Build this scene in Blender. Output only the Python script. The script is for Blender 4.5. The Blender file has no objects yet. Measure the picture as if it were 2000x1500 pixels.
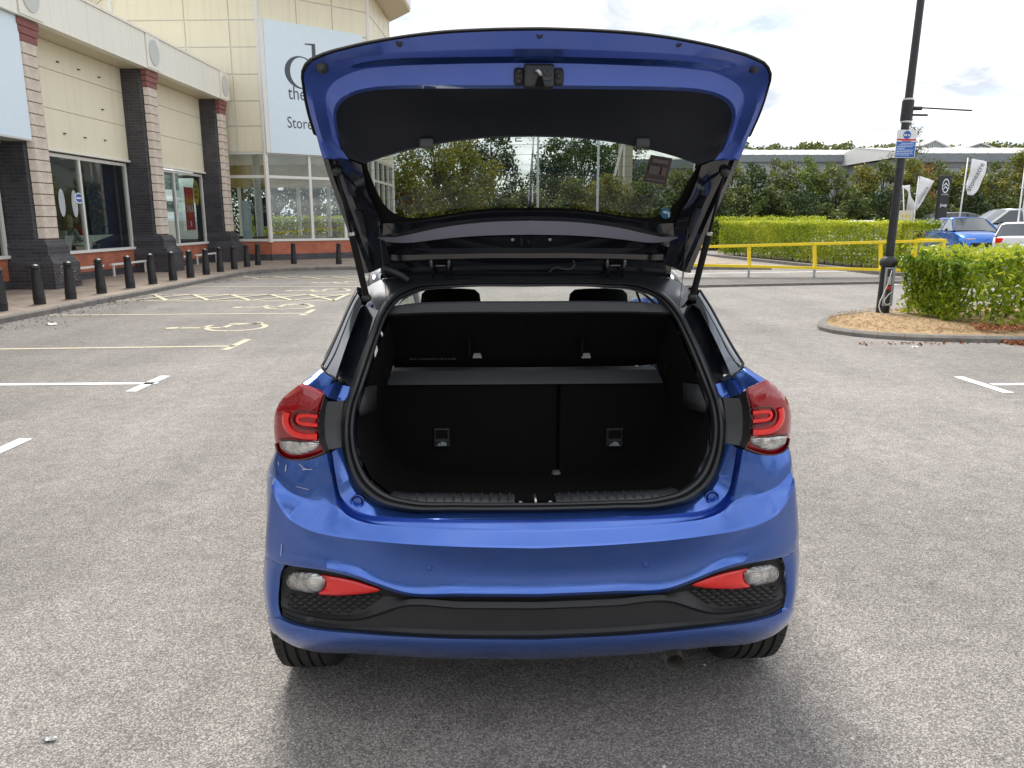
import bpy, bmesh, math, random
import numpy as np
from mathutils import Vector, Matrix

# ------------------------------------------------------------------ camera, sky, sun, exposure
SC = bpy.context.scene
COL = SC.collection
FPX, HORIZON, HC = 1502.0, 430.0, 1.55          # focal length (px of the 2000 px wide photo), horizon row, eye height (m)
PITCH = math.atan((750.0 - HORIZON) / FPX)
cam_data = bpy.data.cameras.new('camera')
cam_data.sensor_width = 36.0
cam_data.lens = 36.0 * FPX / 2000.0
cam_data.clip_start, cam_data.clip_end = 0.05, 3000.0
cam = bpy.data.objects.new('camera', cam_data)
cam.location = (0, 0, HC)
cam.rotation_euler = (math.pi / 2 - PITCH, 0, 0)
COL.objects.link(cam)
SC.camera = cam

SUN_ELEV, SUN_AZ = math.radians(56), math.radians(-17)   # azimuth from +Y towards +X: ahead and a little to the left
world = bpy.data.worlds.new('World')
SC.world = world
world.use_nodes = True
wn, wl = world.node_tree.nodes, world.node_tree.links
wn.clear()
w_out = wn.new('ShaderNodeOutputWorld')
w_bg = wn.new('ShaderNodeBackground')
w_bg.inputs['Strength'].default_value = 0.115
w_sky = wn.new('ShaderNodeTexSky')
w_sky.sky_type = 'NISHITA'
w_sky.sun_disc = False
w_sky.sun_elevation = SUN_ELEV
w_sky.sun_rotation = SUN_AZ
w_tc = wn.new('ShaderNodeTexCoord')
w_sep = wn.new('ShaderNodeSeparateXYZ')
wl.new(w_tc.outputs['Generated'], w_sep.inputs[0])
def wmath(op, a, b=None):
    n = wn.new('ShaderNodeMath'); n.operation = op
    for i, v in enumerate((a, b)):
        if v is None: continue
        if isinstance(v, (int, float)): n.inputs[i].default_value = v
        else: wl.new(v, n.inputs[i])
    return n.outputs[0]
zz = wmath('ADD', wmath('MAXIMUM', w_sep.outputs[2], 0.0), 0.16)
cx = wmath('DIVIDE', w_sep.outputs[0], zz)
cy = wmath('DIVIDE', w_sep.outputs[1], zz)
w_comb = wn.new('ShaderNodeCombineXYZ')
wl.new(cx, w_comb.inputs[0]); wl.new(cy, w_comb.inputs[1])
w_n1 = wn.new('ShaderNodeTexNoise')
w_n1.inputs['Scale'].default_value = 1.15
w_n1.inputs['Detail'].default_value = 9
w_n1.inputs['Roughness'].default_value = 0.56
w_n1.inputs['Distortion'].default_value = 0.35
wl.new(w_comb.outputs[0], w_n1.inputs['Vector'])
w_cover = wn.new('ShaderNodeValToRGB')            # how much cloud hides the blue
w_cover.color_ramp.elements[0].position = 0.30; w_cover.color_ramp.elements[0].color = (0.55, 0.55, 0.55, 1)
w_cover.color_ramp.elements[1].position = 0.50; w_cover.color_ramp.elements[1].color = (0.98, 0.98, 0.98, 1)
wl.new(w_n1.outputs['Fac'], w_cover.inputs[0])
w_n2 = wn.new('ShaderNodeTexNoise')
w_n2.inputs['Scale'].default_value = 1.9
w_n2.inputs['Detail'].default_value = 8
w_n2.inputs['Roughness'].default_value = 0.6
w_n2.inputs['Distortion'].default_value = 0.5
wl.new(w_comb.outputs[0], w_n2.inputs['Vector'])
w_ccol = wn.new('ShaderNodeValToRGB')             # grey undersides to white tops
w_ccol.color_ramp.elements[0].position = 0.38; w_ccol.color_ramp.elements[0].color = (3.5, 3.75, 4.15, 1)
w_ccol.color_ramp.elements[1].position = 0.66; w_ccol.color_ramp.elements[1].color = (8.4, 8.4, 8.4, 1)
wl.new(w_n2.outputs['Fac'], w_ccol.inputs[0])
w_mix = wn.new('ShaderNodeMix'); w_mix.data_type = 'RGBA'
wl.new(w_cover.outputs[0], w_mix.inputs[0])
wl.new(w_sky.outputs[0], w_mix.inputs[6]); wl.new(w_ccol.outputs[0], w_mix.inputs[7])
wl.new(w_mix.outputs[2], w_bg.inputs['Color'])
wl.new(w_bg.outputs[0], w_out.inputs[0])

sun_data = bpy.data.lights.new('sun', 'SUN')
sun_data.energy = 2.5
sun_data.angle = math.radians(24)
sun_data.color = (1.0, 0.955, 0.88)
sun = bpy.data.objects.new('sun', sun_data)
sd = Vector((math.sin(SUN_AZ) * math.cos(SUN_ELEV), math.cos(SUN_AZ) * math.cos(SUN_ELEV), math.sin(SUN_ELEV)))
sun.rotation_euler = (-sd).to_track_quat('-Z', 'Y').to_euler()
COL.objects.link(sun)

SC.view_settings.view_transform = 'Standard'
SC.view_settings.look = 'None'
SC.view_settings.gamma = 1.0
SC.view_settings.exposure = 0.95
SC.view_settings.use_curve_mapping = False
SC.render.engine = 'CYCLES'
SC.cycles.max_bounces = 8
SC.cycles.transparent_max_bounces = 24
SC.cycles.caustics_reflective = False
SC.cycles.caustics_refractive = False
SC.cycles.use_denoising = True

rng = random.Random(7)
nrng = np.random.default_rng(11)

# ------------------------------------------------------------------ helpers: rays of the photograph's lens -> points of the place
CP, SP = math.cos(PITCH), math.sin(PITCH)
def ray(px, py):
    u, v = (px - 1000.0) / FPX, (750.0 - py) / FPX
    return Vector((u, CP + v * SP, -SP + v * CP))
def G(px, py, z=0.0):
    d = ray(px, py); t = (z - HC) / d.z
    return Vector((d.x * t, d.y * t, z))
def onX(px, py, X):
    d = ray(px, py); t = X / d.x
    return Vector((X, d.y * t, HC + d.z * t))
def onY(px, py, Y):
    d = ray(px, py); t = Y / d.y
    return Vector((d.x * t, Y, HC + d.z * t))
def online(px, py, a, b):
    """point where the ray meets the vertical plane through plan points a, b"""
    d = ray(px, py); ex, ey = b[0] - a[0], b[1] - a[1]
    t = (a[0] * ey - a[1] * ex) / (d.x * ey - d.y * ex)
    return Vector((d.x * t, d.y * t, HC + d.z * t))

def cr(pts, n):
    """Catmull-Rom through pts (tuples of equal length), n samples spaced evenly in the first two coordinates"""
    P = np.array(pts, float)
    if len(P) == 2:
        t = np.linspace(0, 1, n)[:, None]
        return P[0] * (1 - t) + P[1] * t
    Q = np.vstack([2 * P[0] - P[1], P, 2 * P[-1] - P[-2]])
    out = []
    for i in range(1, len(Q) - 2):
        p0, p1, p2, p3 = Q[i - 1], Q[i], Q[i + 1], Q[i + 2]
        d1 = max(np.linalg.norm(p2 - p1), 1e-9)
        da, db = max(np.linalg.norm(p1 - p0), 1e-9), max(np.linalg.norm(p3 - p2), 1e-9)
        m1 = (p2 - p1) / d1 - (p2 - p0) / (d1 + da) + (p1 - p0) / da
        m2 = (p3 - p2) / db - (p3 - p1) / (d1 + db) + (p2 - p1) / d1
        m1, m2 = m1 * d1, m2 * d1
        for t in np.linspace(0, 1, 24, endpoint=False):
            out.append((2*t**3-3*t**2+1)*p1 + (t**3-2*t**2+t)*m1 + (-2*t**3+3*t**2)*p2 + (t**3-t**2)*m2)
    out.append(P[-1])
    out = np.array(out)
    s = np.concatenate([[0], np.cumsum(np.linalg.norm(np.diff(out[:, :2], axis=0), axis=1))])
    q = np.linspace(0, s[-1], n)
    return np.stack([np.interp(q, s, out[:, k]) for k in range(out.shape[1])], 1)

# ------------------------------------------------------------------ helpers: objects
ORIGIN = {}
def link(o, parent=None):
    COL.objects.link(o)
    if parent is not None: o.parent = parent
    return o
def tag(o, label=None, cat=None, group=None, kind=None):
    if label: o['label'] = label
    if cat: o['category'] = cat
    if group: o['group'] = group
    if kind: o['kind'] = kind
    return o
def thing(name, label, cat, loc=(0, 0, 0), rotz=0.0, group=None):
    o = bpy.data.objects.new(name, None)
    o.empty_display_size = 0.1
    o.location = loc; o.rotation_euler = (0, 0, rotz)
    COL.objects.link(o)
    ORIGIN[o.name] = Matrix.Translation(Vector(loc)) @ Matrix.Rotation(rotz, 4, 'Z')
    return tag(o, label, cat, group)
def frame_of(o):
    while o is not None:
        if o.name in ORIGIN: return ORIGIN[o.name]
        o = o.parent
    return Matrix.Identity(4)
def mesh(name, verts, faces, mat, parent=None, world=False, smooth=False, sharp=None):
    """one mesh object; world=True: verts are world points and are moved into the parent's frame"""
    if world and parent is not None:
        inv = frame_of(parent).inverted()
        verts = [inv @ Vector(v) for v in verts]
    me = bpy.data.meshes.new(name)
    me.from_pydata([tuple(v) for v in verts], [], [tuple(f) for f in faces])
    if isinstance(mat, (list, tuple)):
        for m in mat: me.materials.append(m)
    elif mat is not None: me.materials.append(mat)
    if smooth:
        me.polygons.foreach_set('use_smooth', [True] * len(me.polygons))
        if sharp: me.set_sharp_from_angle(angle=math.radians(sharp))
    me.update()
    return link(bpy.data.objects.new(name, me), parent)
def solid(o, t, offset=-1.0):
    m = o.modifiers.new('thickness', 'SOLIDIFY'); m.thickness = t; m.offset = offset
    return o
def bevel(o, w, seg=2):
    m = o.modifiers.new('bevel', 'BEVEL'); m.width = w; m.segments = seg; m.limit_method = 'ANGLE'
    m.angle_limit = math.radians(40)
    return o
class MB:
    """collects verts and faces of ONE part"""
    def __init__(s): s.v, s.f = [], []
    def add(s, v, f):
        n = len(s.v); s.v += [tuple(p) for p in v]; s.f += [tuple(i + n for i in q) for q in f]; return s
    def box(s, lo, hi, M=None):
        x0, y0, z0 = lo; x1, y1, z1 = hi
        v = [Vector(p) for p in ((x0,y0,z0),(x1,y0,z0),(x1,y1,z0),(x0,y1,z0),(x0,y0,z1),(x1,y0,z1),(x1,y1,z1),(x0,y1,z1))]
        if M is not None: v = [M @ p for p in v]
        return s.add(v, [(0,3,2,1),(4,5,6,7),(0,1,5,4),(1,2,6,5),(2,3,7,6),(3,0,4,7)])
    def bar(s, a, b, w, h, up=(0, 0, 1)):
        a, b = Vector(a), Vector(b); d = (b - a).normalized()
        sx = d.cross(Vector(up))
        if sx.length < 1e-4: sx = d.cross(Vector((1, 0, 0)))
        sx.normalize(); sz = sx.cross(d)
        v = []
        for p in (a, b):
            for i, j in ((-1,-1),(1,-1),(1,1),(-1,1)): v.append(p + sx * (i * w / 2) + sz * (j * h / 2))
        return s.add(v, [(0,1,2,3),(7,6,5,4),(0,4,5,1),(1,5,6,2),(2,6,7,3),(3,7,4,0)])
    def tube(s, pts, r, n=10, cap=True):
        pts = [Vector(p) for p in pts]
        rs = list(r) if isinstance(r, (list, tuple)) else [r] * len(pts)
        v, f = [], []
        ref = None
        for i, p in enumerate(pts):
            d = (pts[min(i+1, len(pts)-1)] - pts[max(i-1, 0)])
            d = d.normalized() if d.length > 1e-9 else Vector((0, 0, 1))
            if ref is None:
                ref = d.orthogonal().normalized()
            else:
                ref = (ref - d * ref.dot(d)); ref = ref.normalized() if ref.length > 1e-6 else d.orthogonal().normalized()
            q = d.cross(ref)
            for k in range(n):
                a = 2 * math.pi * k / n
                v.append(p + (ref * math.cos(a) + q * math.sin(a)) * rs[i])
        for i in range(len(pts) - 1):
            for k in range(n):
                f.append((i*n+k, i*n+(k+1)%n, (i+1)*n+(k+1)%n, (i+1)*n+k))
        if cap:
            f.append(tuple(range(n))[::-1]); f.append(tuple((len(pts)-1)*n + k for k in range(n)))
        return s.add(v, f)
    def lathe(s, prof, c=(0, 0, 0), n=20, axis='Z'):
        v, f = [], []
        c = Vector(c)
        for r, h in prof:
            for k in range(n):
                a = 2 * math.pi * k / n
                if axis == 'Z': p = (r * math.cos(a), r * math.sin(a), h)
                elif axis == 'X': p = (h, r * math.cos(a), r * math.sin(a))
                else: p = (r * math.cos(a), h, -r * math.sin(a))
                v.append(c + Vector(p))
        for i in range(len(prof) - 1):
            for k in range(n): f.append((i*n+k, i*n+(k+1)%n, (i+1)*n+(k+1)%n, (i+1)*n+k))
        f.append(tuple(range(n))[::-1]); f.append(tuple((len(prof)-1)*n+k for k in range(n)))
        return s.add(v, f)
    def prism(s, pts, off):
        """polygon pts (3D) swept by vector off"""
        n = len(pts); off = Vector(off); pts = [Vector(p) for p in pts]
        return s.add(pts + [p + off for p in pts],
                     [tuple(range(n))[::-1], tuple(range(n, 2*n))] + [(i, (i+1)%n, n+(i+1)%n, n+i) for i in range(n)])
    def build(s, name, mat, parent=None, world=False, smooth=False, sharp=None):
        return mesh(name, s.v, s.f, mat, parent, world, smooth, sharp)
def box(name, lo, hi, mat, parent=None, world=False):
    return MB().box(lo, hi).build(name, mat, parent, world)
def grid_faces(nr, nc, closed=False):
    f = []
    for i in range(nr - 1):
        for j in range(nc - (0 if closed else 1)):
            f.append((i*nc+j, i*nc+(j+1)%nc, (i+1)*nc+(j+1)%nc, (i+1)*nc+j))
    return f
def loft(name, rows, mat, parent=None, world=False, smooth=True, sharp=None, closed=False):
    v = [p for r in rows for p in r]
    return mesh(name, v, grid_faces(len(rows), len(rows[0]), closed), mat, parent, world, smooth, sharp)
def copy_tree(o, parent=None):
    c = o.copy(); COL.objects.link(c)
    c.parent = parent
    if o.name in ORIGIN: ORIGIN[c.name] = ORIGIN[o.name]
    for ch in list(o.children): copy_tree(ch, c)
    return c
def text_mesh(name, s, size, mat, parent=None, M=None, ext=0.004, bold=False, shear=0.0, sx=1.0, align='LEFT'):
    cu = bpy.data.curves.new(name, 'FONT')
    cu.body = s; cu.size = size; cu.extrude = ext; cu.align_x = align; cu.shear = shear
    cu.resolution_u = 3
    if bold: cu.offset = size * 0.018
    tmp = bpy.data.objects.new(name, cu); COL.objects.link(tmp)
    dg = bpy.context.evaluated_depsgraph_get()
    me = bpy.data.meshes.new_from_object(tmp.evaluated_get(dg))
    bpy.data.objects.remove(tmp)
    S = Matrix.Diagonal((sx, 1, 1, 1))
    M = (M if M is not None else Matrix.Identity(4)) @ S
    if parent is not None: M = frame_of(parent).inverted() @ M
    me.transform(M)
    me.materials.clear(); me.materials.append(mat)
    me.name = name
    return link(bpy.data.objects.new(name, me), parent)
def print_blocks(name, F, x0, x1, y, h, mat, parent, ext=0.001, seed=1):
    """a line of print too small to read: a row of uneven marks on the plane F"""
    r = random.Random(seed); b = MB(); x = x0
    while x < x1 - h * 0.3:
        w = h * r.uniform(0.35, 0.7); b.box((x, y, 0), (min(x + w, x1), y + h * r.uniform(0.75, 1.0), ext), F); x += w + h * r.choice((0.18, 0.18, 0.5))
    return b.build(name, mat, parent, parent is not None)
def facing(o, right, up):
    """matrix that puts text (x right, y up) at point o on a wall"""
    r, u = Vector(right).normalized(), Vector(up).normalized()
    n = r.cross(u)
    return Matrix(((r.x,u.x,n.x,o[0]),(r.y,u.y,n.y,o[1]),(r.z,u.z,n.z,o[2]),(0,0,0,1)))

# ------------------------------------------------------------------ materials
def nodes_of(name):
    m = bpy.data.materials.new(name); m.use_nodes = True
    return m, m.node_tree.nodes, m.node_tree.links, m.node_tree.nodes['Principled BSDF']
def setp(b, **k):
    for n, v in k.items():
        n = {'color':'Base Color','rough':'Roughness','metal':'Metallic','coat':'Coat Weight','coatr':'Coat Roughness','spec':'Specular IOR Level','trans':'Transmission Weight','ior':'IOR','sheen':'Sheen Weight','alpha':'Alpha'}[n]
        b.inputs[n].default_value = (*v, 1) if n == 'Base Color' and len(v) == 3 else v
def plain(name, color, rough=0.5, metal=0.0, var=0.12, scale=3.0, bump=0.0, bscale=60.0, streak=0.0, **k):
    """a surface of one colour with small tone variation, fine relief and slightly uneven gloss"""
    m, n, l, b = nodes_of(name)
    setp(b, color=color, rough=rough, metal=metal, **k)
    tc = n.new('ShaderNodeTexCoord')
    no = n.new('ShaderNodeTexNoise'); no.inputs['Scale'].default_value = scale; no.inputs['Detail'].default_value = 6
    no.inputs['Roughness'].default_value = 0.6
    l.new(tc.outputs['Object'], no.inputs['Vector'])
    rp = n.new('ShaderNodeValToRGB')
    rp.color_ramp.elements[0].position = 0.3; rp.color_ramp.elements[1].position = 0.7
    rp.color_ramp.elements[0].color = (*[c * (1 - var) for c in color], 1)
    rp.color_ramp.elements[1].color = (*[min(1, c * (1 + var)) for c in color], 1)
    l.new(no.outputs['Fac'], rp.inputs[0]); l.new(rp.outputs[0], b.inputs['Base Color'])
    if streak:                                        # rain streaks running down the face
        mp = n.new('ShaderNodeMapping'); mp.inputs['Scale'].default_value = (7, 7, 0.35); l.new(tc.outputs['Object'], mp.inputs['Vector'])
        ns = n.new('ShaderNodeTexNoise'); ns.inputs['Scale'].default_value = 1.0; ns.inputs['Detail'].default_value = 6; l.new(mp.outputs[0], ns.inputs['Vector'])
        ms = n.new('ShaderNodeMapRange'); ms.inputs[1].default_value = 0.5; ms.inputs[2].default_value = 0.75; ms.inputs[3].default_value = 1.0; ms.inputs[4].default_value = 1 - streak
        l.new(ns.outputs['Fac'], ms.inputs[0])
        hs = n.new('ShaderNodeHueSaturation'); l.new(rp.outputs[0], hs.inputs['Color']); l.new(ms.outputs[0], hs.inputs['Value']); l.new(hs.outputs[0], b.inputs['Base Color'])
    mr = n.new('ShaderNodeMapRange'); mr.inputs[1].default_value = 0.3; mr.inputs[2].default_value = 0.7
    mr.inputs[3].default_value = max(0, rough - 0.06); mr.inputs[4].default_value = min(1, rough + 0.06)
    l.new(no.outputs['Fac'], mr.inputs[0]); l.new(mr.outputs[0], b.inputs['Roughness'])
    if bump:
        n2 = n.new('ShaderNodeTexNoise'); n2.inputs['Scale'].default_value = bscale; n2.inputs['Detail'].default_value = 3
        l.new(tc.outputs['Object'], n2.inputs['Vector'])
        bp = n.new('ShaderNodeBump'); bp.inputs['Strength'].default_value = bump; bp.inputs['Distance'].default_value = 0.01
        l.new(n2.outputs['Fac'], bp.inputs['Height']); l.new(bp.outputs[0], b.inputs['Normal'])
    return m
def glass(name, tint=(0.9, 0.95, 0.93), ior=1.5, extra=0.0, rough=0.0):
    """thin pane: tinted transparent + fresnel mirror"""
    m = bpy.data.materials.new(name); m.use_nodes = True
    n, l = m.node_tree.nodes, m.node_tree.links; n.clear()
    out = n.new('ShaderNodeOutputMaterial'); mx = n.new('ShaderNodeMixShader')
    tr = n.new('ShaderNodeBsdfTransparent'); tr.inputs[0].default_value = (*tint, 1)
    gl = n.new('ShaderNodeBsdfGlossy'); gl.inputs['Roughness'].default_value = rough
    fr = n.new('ShaderNodeLayerWeight'); fr.inputs['Blend'].default_value = 0.5     # Schlick: both faces of a thin pane mirror alike
    pw = n.new('ShaderNodeMath'); pw.operation = 'POWER'; pw.inputs[1].default_value = 5.0
    l.new(fr.outputs['Facing'], pw.inputs[0])
    ad = n.new('ShaderNodeMath'); ad.operation = 'MULTIPLY_ADD'; ad.use_clamp = True; ad.inputs[1].default_value = 0.95; ad.inputs[2].default_value = 0.045 + extra
    l.new(pw.outputs[0], ad.inputs[0]); l.new(ad.outputs[0], mx.inputs[0])
    l.new(tr.outputs[0], mx.inputs[1]); l.new(gl.outputs[0], mx.inputs[2]); l.new(mx.outputs[0], out.inputs[0])
    return m
def brick_mat(name, c1, c2, mortar, bw=0.225, bh=0.075, plane='YZ', bump=0.6, mort=0.012, rough=0.8):
    m, n, l, b = nodes_of(name)
    setp(b, rough=rough)
    tc = n.new('ShaderNodeTexCoord'); sp = n.new('ShaderNodeSeparateXYZ'); cb = n.new('ShaderNodeCombineXYZ')
    l.new(tc.outputs['Object'], sp.inputs[0])
    if plane == 'SUM':
        ad = n.new('ShaderNodeMath'); ad.operation = 'ADD'; l.new(sp.outputs[0], ad.inputs[0]); l.new(sp.outputs[1], ad.inputs[1])
        l.new(ad.outputs[0], cb.inputs[0]); l.new(sp.outputs[2], cb.inputs[1])
    else:
        l.new(sp.outputs['XYZ'.index(plane[0])], cb.inputs[0]); l.new(sp.outputs['XYZ'.index(plane[1])], cb.inputs[1])
    br = n.new('ShaderNodeTexBrick'); br.inputs['Scale'].default_value = 1.0
    br.inputs['Brick Width'].default_value = bw; br.inputs['Row Height'].default_value = bh
    br.inputs['Mortar Size'].default_value = mort * 0.5; br.inputs['Mortar Smooth'].default_value = 0.2
    br.inputs['Color1'].default_value = (*c1, 1); br.inputs['Color2'].default_value = (*c2, 1); br.inputs['Mortar'].default_value = (*mortar, 1)
    l.new(cb.outputs[0], br.inputs['Vector'])
    no = n.new('ShaderNodeTexNoise'); no.inputs['Scale'].default_value = 1.3; no.inputs['Detail'].default_value = 7
    l.new(tc.outputs['Object'], no.inputs['Vector'])
    mr = n.new('ShaderNodeMapRange'); mr.inputs[1].default_value = 0.3; mr.inputs[2].default_value = 0.7; mr.inputs[3].default_value = 0.75; mr.inputs[4].default_value = 1.25
    l.new(no.outputs['Fac'], mr.inputs[0])
    hv = n.new('ShaderNodeHueSaturation'); l.new(br.outputs['Color'], hv.inputs['Color']); l.new(mr.outputs[0], hv.inputs['Value'])
    l.new(hv.outputs[0], b.inputs['Base Color'])
    bp = n.new('ShaderNodeBump'); bp.inputs['Strength'].default_value = bump; bp.inputs['Distance'].default_value = 0.008; bp.invert = True
    l.new(br.outputs['Fac'], bp.inputs['Height']); l.new(bp.outputs[0], b.inputs['Normal'])
    return m
def asphalt(name, lo, hi, patch=0.25, wet=None):
    m, n, l, b = nodes_of(name)
    setp(b, rough=0.85, spec=0.3)
    tc = n.new('ShaderNodeTexCoord')
    vo = n.new('ShaderNodeTexVoronoi'); vo.inputs['Scale'].default_value = 185
    vo2 = n.new('ShaderNodeTexVoronoi'); vo2.inputs['Scale'].default_value = 70
    ns = n.new('ShaderNodeTexNoise'); ns.inputs['Scale'].default_value = 0.45; ns.inputs['Detail'].default_value = 8; ns.inputs['Roughness'].default_value = 0.62
    nm = n.new('ShaderNodeTexNoise'); nm.inputs['Scale'].default_value = 9; nm.inputs['Detail'].default_value = 5
    for q in (vo, vo2, ns, nm): l.new(tc.outputs['Object'], q.inputs['Vector'])
    # stone colour: random per cell between a dark and a pale chip
    sp = n.new('ShaderNodeSeparateColor'); l.new(vo.outputs['Color'], sp.inputs[0])
    rp = n.new('ShaderNodeValToRGB')
    e = rp.color_ramp.elements
    e[0].position = 0.0; e[0].color = (*lo, 1); e[1].position = 1.0; e[1].color = (*hi, 1)
    mid = rp.color_ramp.elements.new(0.6); mid.color = (*[(a * 0.55 + c * 0.45) for a, c in zip(lo, hi)], 1)
    l.new(sp.outputs[0], rp.inputs[0])
    # binder shows between the stones
    gap = n.new('ShaderNodeMapRange'); gap.inputs[1].default_value = 0.35; gap.inputs[2].default_value = 0.75; gap.inputs[3].default_value = 1.0; gap.inputs[4].default_value = 0.6
    l.new(vo.outputs['Distance'], gap.inputs[0])
    pa = n.new('ShaderNodeMapRange'); pa.inputs[1].default_value = 0.3; pa.inputs[2].default_value = 0.7; pa.inputs[3].default_value = 1 - patch; pa.inputs[4].default_value = 1 + patch
    l.new(ns.outputs['Fac'], pa.inputs[0])
    pm = n.new('ShaderNodeMapRange'); pm.inputs[1].default_value = 0.3; pm.inputs[2].default_value = 0.7; pm.inputs[3].default_value = 0.88; pm.inputs[4].default_value = 1.12
    l.new(nm.outputs['Fac'], pm.inputs[0])
    m1 = n.new('ShaderNodeMath'); m1.operation = 'MULTIPLY'; l.new(gap.outputs[0], m1.inputs[0]); l.new(pa.outputs[0], m1.inputs[1])
    m2_ = n.new('ShaderNodeMath'); m2_.operation = 'MULTIPLY'; l.new(m1.outputs[0], m2_.inputs[0]); l.new(pm.outputs[0], m2_.inputs[1])
    sx = n.new('ShaderNodeSeparateXYZ'); l.new(tc.outputs['Object'], sx.inputs[0])        # the parking bays keep darker stone than the worn lane
    wob = n.new('ShaderNodeMath'); wob.operation = 'MULTIPLY_ADD'; wob.inputs[1].default_value = 2.0; l.new(ns.outputs['Fac'], wob.inputs[0]); l.new(sx.outputs[0], wob.inputs[2])
    lane = n.new('ShaderNodeMapRange'); lane.inputs[1].default_value = -4.6; lane.inputs[2].default_value = -0.8; lane.inputs[3].default_value = 0.78; lane.inputs[4].default_value = 1.0
    l.new(wob.outputs[0], lane.inputs[0])
    m2 = n.new('ShaderNodeMath'); m2.operation = 'MULTIPLY'; l.new(m2_.outputs[0], m2.inputs[0]); l.new(lane.outputs[0], m2.inputs[1])
    vs = n.new('ShaderNodeTexVoronoi'); vs.inputs['Scale'].default_value = 0.55; l.new(tc.outputs['Object'], vs.inputs['Vector'])      # old oil drips
    wp = n.new('ShaderNodeMath'); wp.operation = 'MULTIPLY_ADD'; wp.inputs[1].default_value = 0.35; l.new(nm.outputs['Fac'], wp.inputs[0]); l.new(vs.outputs['Distance'], wp.inputs[2])
    oil = n.new('ShaderNodeMapRange'); oil.inputs[1].default_value = 0.20; oil.inputs[2].default_value = 0.34; oil.inputs[3].default_value = 0.78; oil.inputs[4].default_value = 1.0
    l.new(wp.outputs[0], oil.inputs[0])
    n5 = n.new('ShaderNodeTexNoise'); n5.inputs['Scale'].default_value = 1.0; n5.inputs['Detail'].default_value = 4
    mp5 = n.new('ShaderNodeMapping'); mp5.inputs['Scale'].default_value = (1.3, 0.12, 1); l.new(tc.outputs['Object'], mp5.inputs['Vector']); l.new(mp5.outputs[0], n5.inputs['Vector'])   # tracks along the lane
    trk = n.new('ShaderNodeMapRange'); trk.inputs[1].default_value = 0.35; trk.inputs[2].default_value = 0.65; trk.inputs[3].default_value = 0.88; trk.inputs[4].default_value = 1.08
    l.new(n5.outputs['Fac'], trk.inputs[0])
    m3 = n.new('ShaderNodeMath'); m3.operation = 'MULTIPLY'; l.new(oil.outputs[0], m3.inputs[0]); l.new(trk.outputs[0], m3.inputs[1])
    m4 = n.new('ShaderNodeMath'); m4.operation = 'MULTIPLY'; l.new(m3.outputs[0], m4.inputs[0]); l.new(m2.outputs[0], m4.inputs[1])
    hv = n.new('ShaderNodeHueSaturation'); l.new(rp.outputs[0], hv.inputs['Color']); l.new(m4.outputs[0], hv.inputs['Value'])
    l.new(hv.outputs[0], b.inputs['Base Color'])
    bp = n.new('ShaderNodeBump'); bp.invert = True; bp.inputs['Strength'].default_value = 0.7; bp.inputs['Distance'].default_value = 0.006
    l.new(vo.outputs['Distance'], bp.inputs['Height'])
    bp2 = n.new('ShaderNodeBump'); bp2.invert = True; bp2.inputs['Strength'].default_value = 0.4; bp2.inputs['Distance'].default_value = 0.003
    l.new(vo2.outputs['Distance'], bp2.inputs['Height']); l.new(bp.outputs[0], bp2.inputs['Normal'])
    l.new(bp2.outputs[0], b.inputs['Normal'])
    return m
def paint_line(name, color, wear=0.5):
    """road paint worn through to the stones in places"""
    m, n, l, b = nodes_of(name)
    setp(b, rough=0.75)
    tc = n.new('ShaderNodeTexCoord')
    n1 = n.new('ShaderNodeTexNoise'); n1.inputs['Scale'].default_value = 38; n1.inputs['Detail'].default_value = 8; n1.inputs['Roughness'].default_value = 0.75
    l.new(tc.outputs['Object'], n1.inputs['Vector'])
    rp = n.new('ShaderNodeValToRGB')
    rp.color_ramp.elements[0].position = wear - 0.12; rp.color_ramp.elements[0].color = (0.29, 0.27, 0.245, 1)
    rp.color_ramp.elements[1].position = wear + 0.02; rp.color_ramp.elements[1].color = (*color, 1)
    l.new(n1.outputs['Fac'], rp.inputs[0]); l.new(rp.outputs[0], b.inputs['Base Color'])
    v = n.new('ShaderNodeTexVoronoi'); v.inputs['Scale'].default_value = 105; l.new(tc.outputs['Object'], v.inputs['Vector'])
    bp = n.new('ShaderNodeBump'); bp.invert = True; bp.inputs['Strength'].default_value = 0.5; bp.inputs['Distance'].default_value = 0.004
    l.new(v.outputs['Distance'], bp.inputs['Height']); l.new(bp.outputs[0], b.inputs['Normal'])
    return m
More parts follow.
